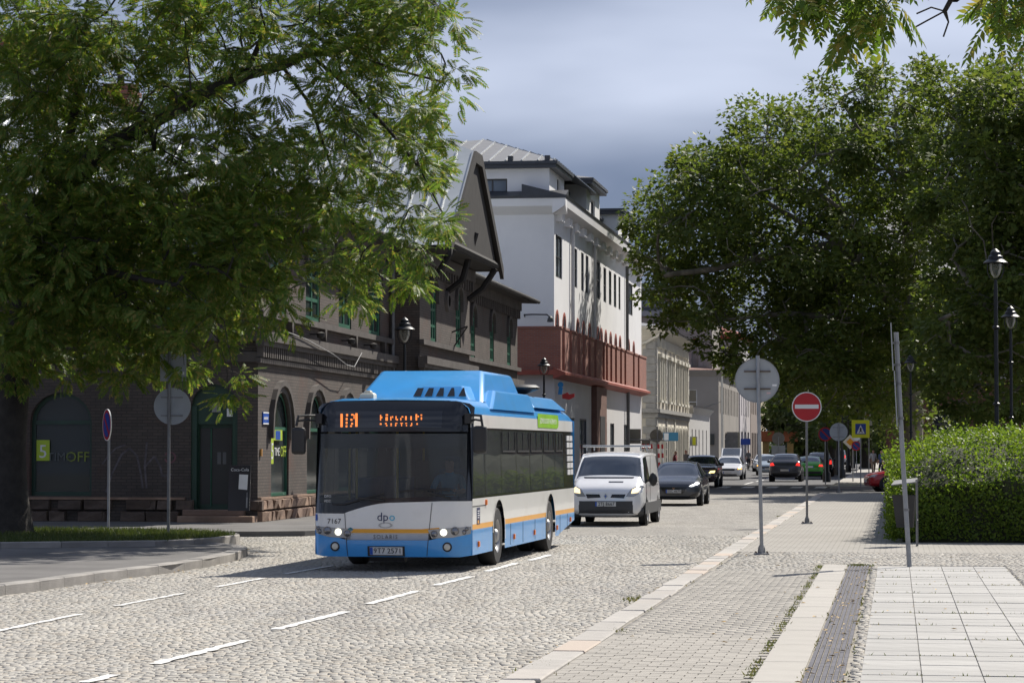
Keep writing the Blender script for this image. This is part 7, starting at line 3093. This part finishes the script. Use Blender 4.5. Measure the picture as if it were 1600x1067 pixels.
b.build('stand', M_galv_d, t)

# ---- small signs by the crossing
t = thing('round_sign', 'small grey back of round sign between blue no-parking and yellow crossing signs', 'sign', gp(1311, 769, 0.07), 0.0)
post(t, 2.95, 0.03)
b = MB()
disc(b, 0, 2.57, 0.385, 0.03, 0.045, 32)
b.build('disc', M_signback, t)
b = MB()
b.box(-0.25, 0.25, 0.016, 0.029, 2.75, 2.775)
b.box(-0.25, 0.25, 0.016, 0.029, 2.35, 2.375)
b.build('bracket', M_galv_d, t)


def nopark(name, label, px, Y, zc, r_, rz=0.0, tilt=0.0, h=None, group=None):
    t_ = thing(name, label, 'sign', gx(px, Y) + Vector((0, 0, 0.11)), rz, group)
    zc -= 0.11
    post(t_, zc + r_ * 0.9, 0.03, base=False)
    b = MB()
    disc(b, 0, zc, r_, -0.05, -0.034, 32)
    b.build('disc', M_sred, t_)
    b = MB()
    disc(b, 0, zc, r_ * 0.80, -0.056, -0.0505, 32)
    f_ = b.build('blue_face', M_sblue, t_)
    b = MB()
    a = radians(45)
    d, w_ = r_ * 0.80, r_ * 0.10
    q = [(-d * cos(a) - w_ * sin(a), d * sin(a) - w_ * cos(a)), (-d * cos(a) + w_ * sin(a), d * sin(a) + w_ * cos(a)), (d * cos(a) + w_ * sin(a), -d * sin(a) + w_ * cos(a)), (d * cos(a) - w_ * sin(a), -d * sin(a) - w_ * cos(a))]
    b.prism([(x, z + zc) for x, z in q], 'y', -0.062, -0.0565)
    b.build('red_bar', M_sred, f_)
    return t_


nopark('no_parking_sign', 'blue no-parking sign behind the small grey sign back', 1289, 132, 2.66, 0.36)
t = nopark('no_parking_sign', 'blue no-parking sign turned edgeways by the grass bed', 170.6, 59.2, 0.11 + (1.95 + (833 - 700) * 0 - 0.0) + 0.42, 0.345, radians(-66))
b = MB()
b.lathe([(0.345, -0.054), (0.362, -0.054), (0.362, -0.03), (0.345, -0.03)], (0, 0, 2.37), 32, 'y')
b.build('white_rim', M_swhite, t)

t = thing('priority_sign', 'white and orange diamond priority sign with small no-stopping disc below', 'sign', gx(1332, 142) + Vector((0, 0, 0.12)), 0.0)
post(t, 2.5, 0.03, base=False)
b = MB()
b.prism([(-0.55, 2.05), (-0.15, 2.45), (0.25, 2.05), (-0.15, 1.65)], 'y', -0.05, -0.035)
o = b.build('diamond', M_swhite, t, fix=True)
o.location.z = 0.12
b = MB()
b.prism([(-0.36, 2.05), (-0.15, 2.26), (0.06, 2.05), (-0.15, 1.84)], 'y', -0.056, -0.0505)
o = b.build('orange_core', M_sora, t, fix=True)
o.location.z = 0.12
b = MB()
disc(b, 0.18, 1.95, 0.26, -0.07, -0.058, 24)
b.build('disc', M_sred, t)
b = MB()
disc(b, 0.18, 1.95, 0.20, -0.076, -0.0705, 24)
b.build('blue_face', M_sblue, t)
b = MB()
b.prism([(0.02, 2.06), (0.06, 2.10), (0.34, 1.84), (0.30, 1.80)], 'y', -0.082, -0.0765)
b.build('red_bar', M_sred, t)

t = thing('crossing_sign', 'blue pedestrian crossing sign on bright yellow square board', 'sign', gp(1345, 762, 0.07), 0.0)
post(t, 3.2, 0.03, base=False)
b = MB()
b.box(-0.42, 0.42, -0.05, -0.035, 2.37, 3.21)
b.build('yellow_board', M_syel, t, bevel=0.02)
b = MB()
b.box(-0.25, 0.25, -0.058, -0.0505, 2.54, 3.04)
f_ = b.build('blue_face', M_sblue, t)
b = MB()
b.prism([(-0.19, 2.58), (0.19, 2.58), (0.0, 2.98)], 'y', -0.064, -0.0585)
tri = b.build('white_triangle', M_swhite, f_, fix=True)
b = MB()
b.prism([(-0.03, 2.66), (0.03, 2.66), (0.045, 2.80), (0.02, 2.86), (-0.02, 2.86), (-0.045, 2.80)], 'y', -0.069, -0.0645)
b.prism([(-0.09, 2.61), (-0.06, 2.61), (0.0, 2.70), (0.07, 2.61), (0.10, 2.61), (0.02, 2.74), (-0.02, 2.74)], 'y', -0.0695, -0.0646)
b.build('walker', M_bk, tri, fix=True)

t = thing('camera_box_sign', 'small white board with red dot fixed high on a slim post', 'sign', gx(1357, 137) + Vector((0, 0, 0.12)), 0.0)
post(t, 3.9, 0.03, base=False)
b = MB()
b.box(-0.25, 0.1, -0.06, -0.035, 3.3, 3.75)
b.box(-0.13, 0.18, -0.06, -0.035, 3.02, 3.28)
b.build('board', mat('board_grey', (0.4, 0.4, 0.37), 0.6), t)
b = MB()
disc(b, -0.08, 3.55, 0.09, -0.068, -0.0605, 16)
b.build('red_dot', M_sred, t)
t = thing('board_sign', 'small white rectangular board on post beyond the green car', 'sign', gx(1278, 170) + Vector((0, 0, 0.01)), 0.0)
t.location = rf(0.6, 172, 0.12)
post(t, 2.2, 0.03, base=False)
b = MB()
b.box(-0.30, 0.30, -0.06, -0.035, 2.0, 2.55)
b.build('board', M_swhite, t)
b = MB()
b.prism([(-0.2, 2.15), (0.2, 2.2), (0.2, 2.4)], 'y', -0.066, -0.0605)
b.build('arrow_print', M_galv_d, t, fix=True)

# ---- sign backs on the left island
t = thing('round_sign', 'dark round sign back with plate above on the pole by the grass bed', 'sign', gp(263, 838, 0.16), 0.0)
post(t, 3.75, 0.032, base=False, m=M_galv_d)
b = MB()
disc(b, 0.06, 2.80 - 0.16, 0.375, 0.04, 0.055, 32)
b.build('disc', M_signback, t)
b = MB()
b.box(-0.19, 0.34, 0.04, 0.052, 3.15, 3.70)
b.build('plate', M_signback, t, bevel=0.004)
b = MB()
for z in (2.45, 2.82):
    b.box(-0.17, 0.28, 0.02, 0.039, z - 0.012, z + 0.012)
b.build('bracket', M_galv_d, t)
b = MB()
b.box(0.16, 0.30, 0.033, 0.0395, 3.28, 3.34)
b.build('sticker', M_swhite, t)

# ---- cantilever sign arm beyond the van
t = thing('sign_gantry', 'thin horizontal sign arm carrying dull sign backs above the white van', 'sign', gx(1027, 150) + Vector((0, 0, 0.11)), 0.0)
b = MB()
b.tube([(0, 0, 0), (0, 0, 3.1)], 0.05, 8)
b.build('mast', M_galv_d, t)
b = MB()
b.tube([(-4.9, 0, 2.38), (0.4, 0, 2.30)], 0.045, 8)
b.build('arm', M_galv_d, t)
M_sb2 = mat('sign_back_brown', (0.20, 0.19, 0.165), 0.7, 0.2)
b = MB()
disc(b, -0.05, 2.55, 0.38, 0.07, 0.085, 28)
b.build('disc', M_sb2, t)
b = MB()
b.box(-1.75, -0.95, 0.07, 0.085, 2.1, 2.95)
b.build('plate', M_sb2, t)
b = MB()
b.box(-0.92, -0.42, 0.07, 0.085, 1.9, 2.4)
b.build('plate', M_sb2, t)

# ---- projecting shop signs on the far houses
def shop(name, label, p, w_, h_, cols, band=None, tx=None):
    t_ = thing(name, label, 'sign', p, 0.0)
    b = MB()
    b.box(-w_ / 2, w_ / 2, -0.06, 0.06, -h_ / 2, h_ / 2)
    o_ = b.build('board', cols[0], t_)
    b = MB()
    b.box(-w_ / 2 - 0.4, -w_ / 2, -0.03, 0.03, -0.04, 0.04)
    b.build('bracket', M_galv_d, t_)
    if band:
        b = MB()
        b.box(-w_ / 2 + w_ * band[0], -w_ / 2 + w_ * band[1], -0.068, -0.0605, -h_ / 2 + 0.05, h_ / 2 - 0.05)
        b.build('print_block', cols[1], o_)
    if tx:
        text('lettering', tx[0], tx[1], lambda x, y: (x, -0.07, y), cols[2], o_)
    return t_


shop('shop_sign', 'small sky-blue and white sign projecting from the ornate house', at(1048, 682, 166), 0.95, 0.55, [mat('sign_sky', (0.05, 0.20, 0.32), 0.4), M_swhite, M_swhite], (0.05, 0.35))
shop('shop_sign', 'white sign with yellow dot projecting from the low annex', at(1074, 689, 196), 1.5, 0.7, [mat('sign_offwhite', (0.42, 0.42, 0.40), 0.5), M_syel, M_swhite], (0.75, 0.92))
shop('shop_sign', 'small dark blue shop sign on the brown house', at(1160, 690, 258), 1.6, 0.6, [M_sblue, M_swhite, M_swhite], (0.12, 0.2))
shop('shop_sign', 'rounded pale sign over the entrance of the grey house', at(1139, 690, 238), 2.0, 1.8, [mat('sign_olive', (0.32, 0.31, 0.24), 0.6), M_galv_d, M_bk], (0.1, 0.9))

t = thing('round_sign', 'dull round sign back with plate near the orange canopy', 'sign', gx(1216, 245) + Vector((0, 0, 0.11)), 0.0)
post(t, 2.9, 0.04, base=False)
b = MB()
disc(b, 0, 2.75, 0.6, 0.05, 0.07, 24)
b.build('disc', M_sb2, t)
b = MB()
b.box(-0.65, 0.65, 0.05, 0.07, 1.2, 2.1)
b.build('plate', M_signback, t)

# ---- red-white barrier poles along the left pavement
for i, (px, Y) in enumerate(((1002, 139), (1008, 141), (1014, 143), (1021, 145), (1031, 148), (1036, 150))):
    t = thing('barrier_pole', 'red and white striped barrier pole standing beyond the crossover, number %d from the van' % (i + 1), 'barrier', gx(px, Y) + Vector((0, 0, 0.1)), 0.0, 'striped barrier poles')
    t['label'] = ['striped barrier pole nearest the white van', 'striped barrier pole second from the white van', 'striped barrier pole third from the white van',
                  'striped barrier pole fourth from the white van', 'striped barrier pole fifth from the white van', 'striped barrier pole farthest from the white van'][i]
    lx = R.uniform(-0.15, 0.15)
    for k in range(8):
        b = MB()
        z0, z1 = k * 0.26, (k + 1) * 0.26
        b.tube([(lx * z0 / 2, 0, z0), (lx * z1 / 2, 0, z1)], 0.06, 8)
        b.build('stripe', M_sred if k % 2 else M_swhite, t)


# ---- lantern lamps
M_lampblk = mat('lamp_black', (0.012, 0.013, 0.014), 0.4, 0.3)
M_lampgls = glassmat('lamp_glass', (0.75, 0.75, 0.68), 0.1, 0.75)


def bell_lamp(label, p, h, s=1.0, group=None):
    t_ = thing('street_lamp', label, 'lamp', p, 0.0, group)
    b = MB()
    b.lathe([(0.14, 0), (0.14, 0.35), (0.10, 0.45), (0.10, 0.9), (0.07, 1.0), (0.05, 1.1), (0.045, h - 1.0 * s), (0.03, h - 0.78 * s)], (0, 0, 0), 12)
    b.build('pole', M_lampblk, t_, smooth=True)
    for z in (1.15, h * 0.45, h * 0.72):
        b = MB()
        b.lathe([(0.05, -0.04), (0.085, -0.02), (0.085, 0.02), (0.05, 0.04)], (0, 0, z), 12)
        b.build('collar', M_lampblk, t_, smooth=True)
    b = MB()
    q = h - 0.36 * s
    b.lathe([(0.30 * s, q - 0.02), (0.31 * s, q), (0.22 * s, q + 0.07 * s), (0.19 * s, q + 0.08 * s), (0.18 * s, q + 0.16 * s), (0.13 * s, q + 0.19 * s), (0.12 * s, q + 0.27 * s), (0.05 * s, q + 0.33 * s), (0.0, q + 0.36 * s)], (0, 0, 0), 18)
    b.build('lamp_hood', M_lampblk, t_, smooth=True)
    b = MB()
    b.lathe([(0.15 * s, q - 0.02), (0.155 * s, q - 0.15 * s), (0.10 * s, q - 0.30 * s), (0.04 * s, q - 0.38 * s), (0, q - 0.39 * s)], (0, 0, 0), 14)
    b.build('lamp_glass', M_lampgls, t_, smooth=True)
    b = MB()
    for sg in (-1, 1):
        b.tube([(0, 0, h - 0.80 * s), (sg * 0.14 * s, 0, h - 0.74 * s), (sg * 0.20 * s, 0, h - 0.6 * s), (sg * 0.19 * s, 0, q)], 0.016 * s, 6)
    b.build('lamp_cradle', M_lampblk, t_)
    return t_


G_L = 'black lantern street lamps'
bell_lamp('tall black bell-hooded lamp nearest, rising behind the hedge', gx(1557, 58.5) + Vector((0, 0, .06)), 6.4, 0.9, G_L)
bell_lamp('black bell-hooded lamp at the picture edge behind the hedge', gx(1580, 80) + Vector((0, 0, .06)), 6.28, 0.95, G_L)
bell_lamp('small black bell-hooded lamp beside the leaning sign pole', gx(1423, 103) + Vector((0, 0, .06)), 5.6, 0.9, G_L)
bell_lamp('black bell-hooded lamp before the dark brick house, above the bus', gx(632, 72) + Vector((0, 0, .11)), 5.48, 0.95, G_L)
bell_lamp('black bell-hooded lamp at the white house corner, above the bus rear', gx(850, 112) + Vector((0, 0, .11)), 5.75, 0.95, G_L)


def box_lamp(label, p, h):
    t_ = thing('lantern_lamp', label, 'lamp', p, 0.0, 'four-sided lanterns along the far pavement')
    b = MB()
    b.lathe([(0.22, 0), (0.22, 0.5), (0.14, 0.6), (0.13, 1.6), (0.08, 1.75), (0.06, 1.9), (0.05, h - 0.95)], (0, 0, 0), 10)
    b.build('pole', M_lampblk, t_, smooth=True)
    b = MB()
    b.lathe([(0.12, h - 0.95), (0.24, h - 0.32)], (0, 0, 0), 4)
    b.build('lamp_glass', mat('lantern_pane', (0.42, 0.40, 0.33), 0.3), t_)
    b = MB()
    b.lathe([(0.28, h - 0.32), (0.28, h - 0.28), (0.10, h - 0.08), (0.04, h), (0, h + 0.05)], (0, 0, 0), 8)
    b.build('lamp_hood', M_lampblk, t_)
    return t_


for px, Y, h, lab in ((1291, 140, 5.6, 'four-sided lantern right of the no-entry sign, nearest of its row'), (1315, 158, 6.3, 'four-sided lantern above the small round sign back'),
                      (1308, 176, 7.2, 'tallest four-sided lantern in the far row'), (1325, 195, 5.7, 'four-sided lantern farther back above the crossing sign'), (1332, 235, 6.0, 'farthest small four-sided lantern in the row')):
    box_lamp(lab, gx(px, Y) + Vector((0, 0, .12)), h)

# ---- people on the pavements
def cloth(n, c):
    return mat('cloth_' + n, c, 0.85, var=0.1)


C_dark, C_grey, C_beige, C_blue, C_white, C_red = cloth('dark', (0.02, 0.02, 0.025)), cloth('grey', (0.12, 0.12, 0.12)), cloth('beige', (0.32, 0.24, 0.17)), cloth('blue', (0.05, 0.08, 0.18)), cloth('white', (0.5, 0.5, 0.5)), cloth('red', (0.2, 0.04, 0.05))
p1 = gx(1364, 172)
p1.z = .12
person('person', 'pedestrian in white top and beige trousers walking by the crossing sign', p1, 0.2, C_white, C_beige, step=0.12)
bag = thing('trolley_bag', 'dark wheeled bag pulled beside the walking pedestrian', 'bag', p1 + Vector((0.75, 0.2, 0)), 0.3)
b = MB()
b.cbox(-0.18, 0.18, -0.12, 0.12, 0.10, 0.68, 0.04)
b.build('case', C_dark, bag)
for x in (-0.14, 0.14):
    b = MB()
    b.lathe([(0.0, -0.02), (0.07, -0.02), (0.07, 0.02), (0.0, 0.02)], (x, 0.08, 0.07), 12, 'x')
    b.build('wheel', M_tyre, bag)
b = MB()
b.tube([(-0.1, 0.1, 0.6), (-0.1, 0.22, 0.98), (0.1, 0.22, 0.98), (0.1, 0.1, 0.6)], 0.012, 6)
b.build('handle', M_galv_d, bag)
for px, Y, a, sh, tr_, lab in ((1384, 150, 0.4, C_dark, C_grey, 'person in dark clothes standing at the hedge end'), (1377, 160, -0.6, C_blue, C_dark, 'person in blue top near the red car'),
                               (1055, 142, 1.2, C_red, C_dark, 'dark-haired person in red top behind the graphite crossover'), (1072, 144, -1.0, C_grey, C_blue, 'taller dark-haired person in grey top behind the crossover'),
                               (1169, 214, 0.3, C_grey, C_dark, 'pedestrian in grey walking on the far left pavement')):
    q = gx(px, Y)
    q.z = .115
    person('person', lab, q, a, sh, tr_, height=1.72 + (0.06 if 'taller' in lab else 0), step=0.1)
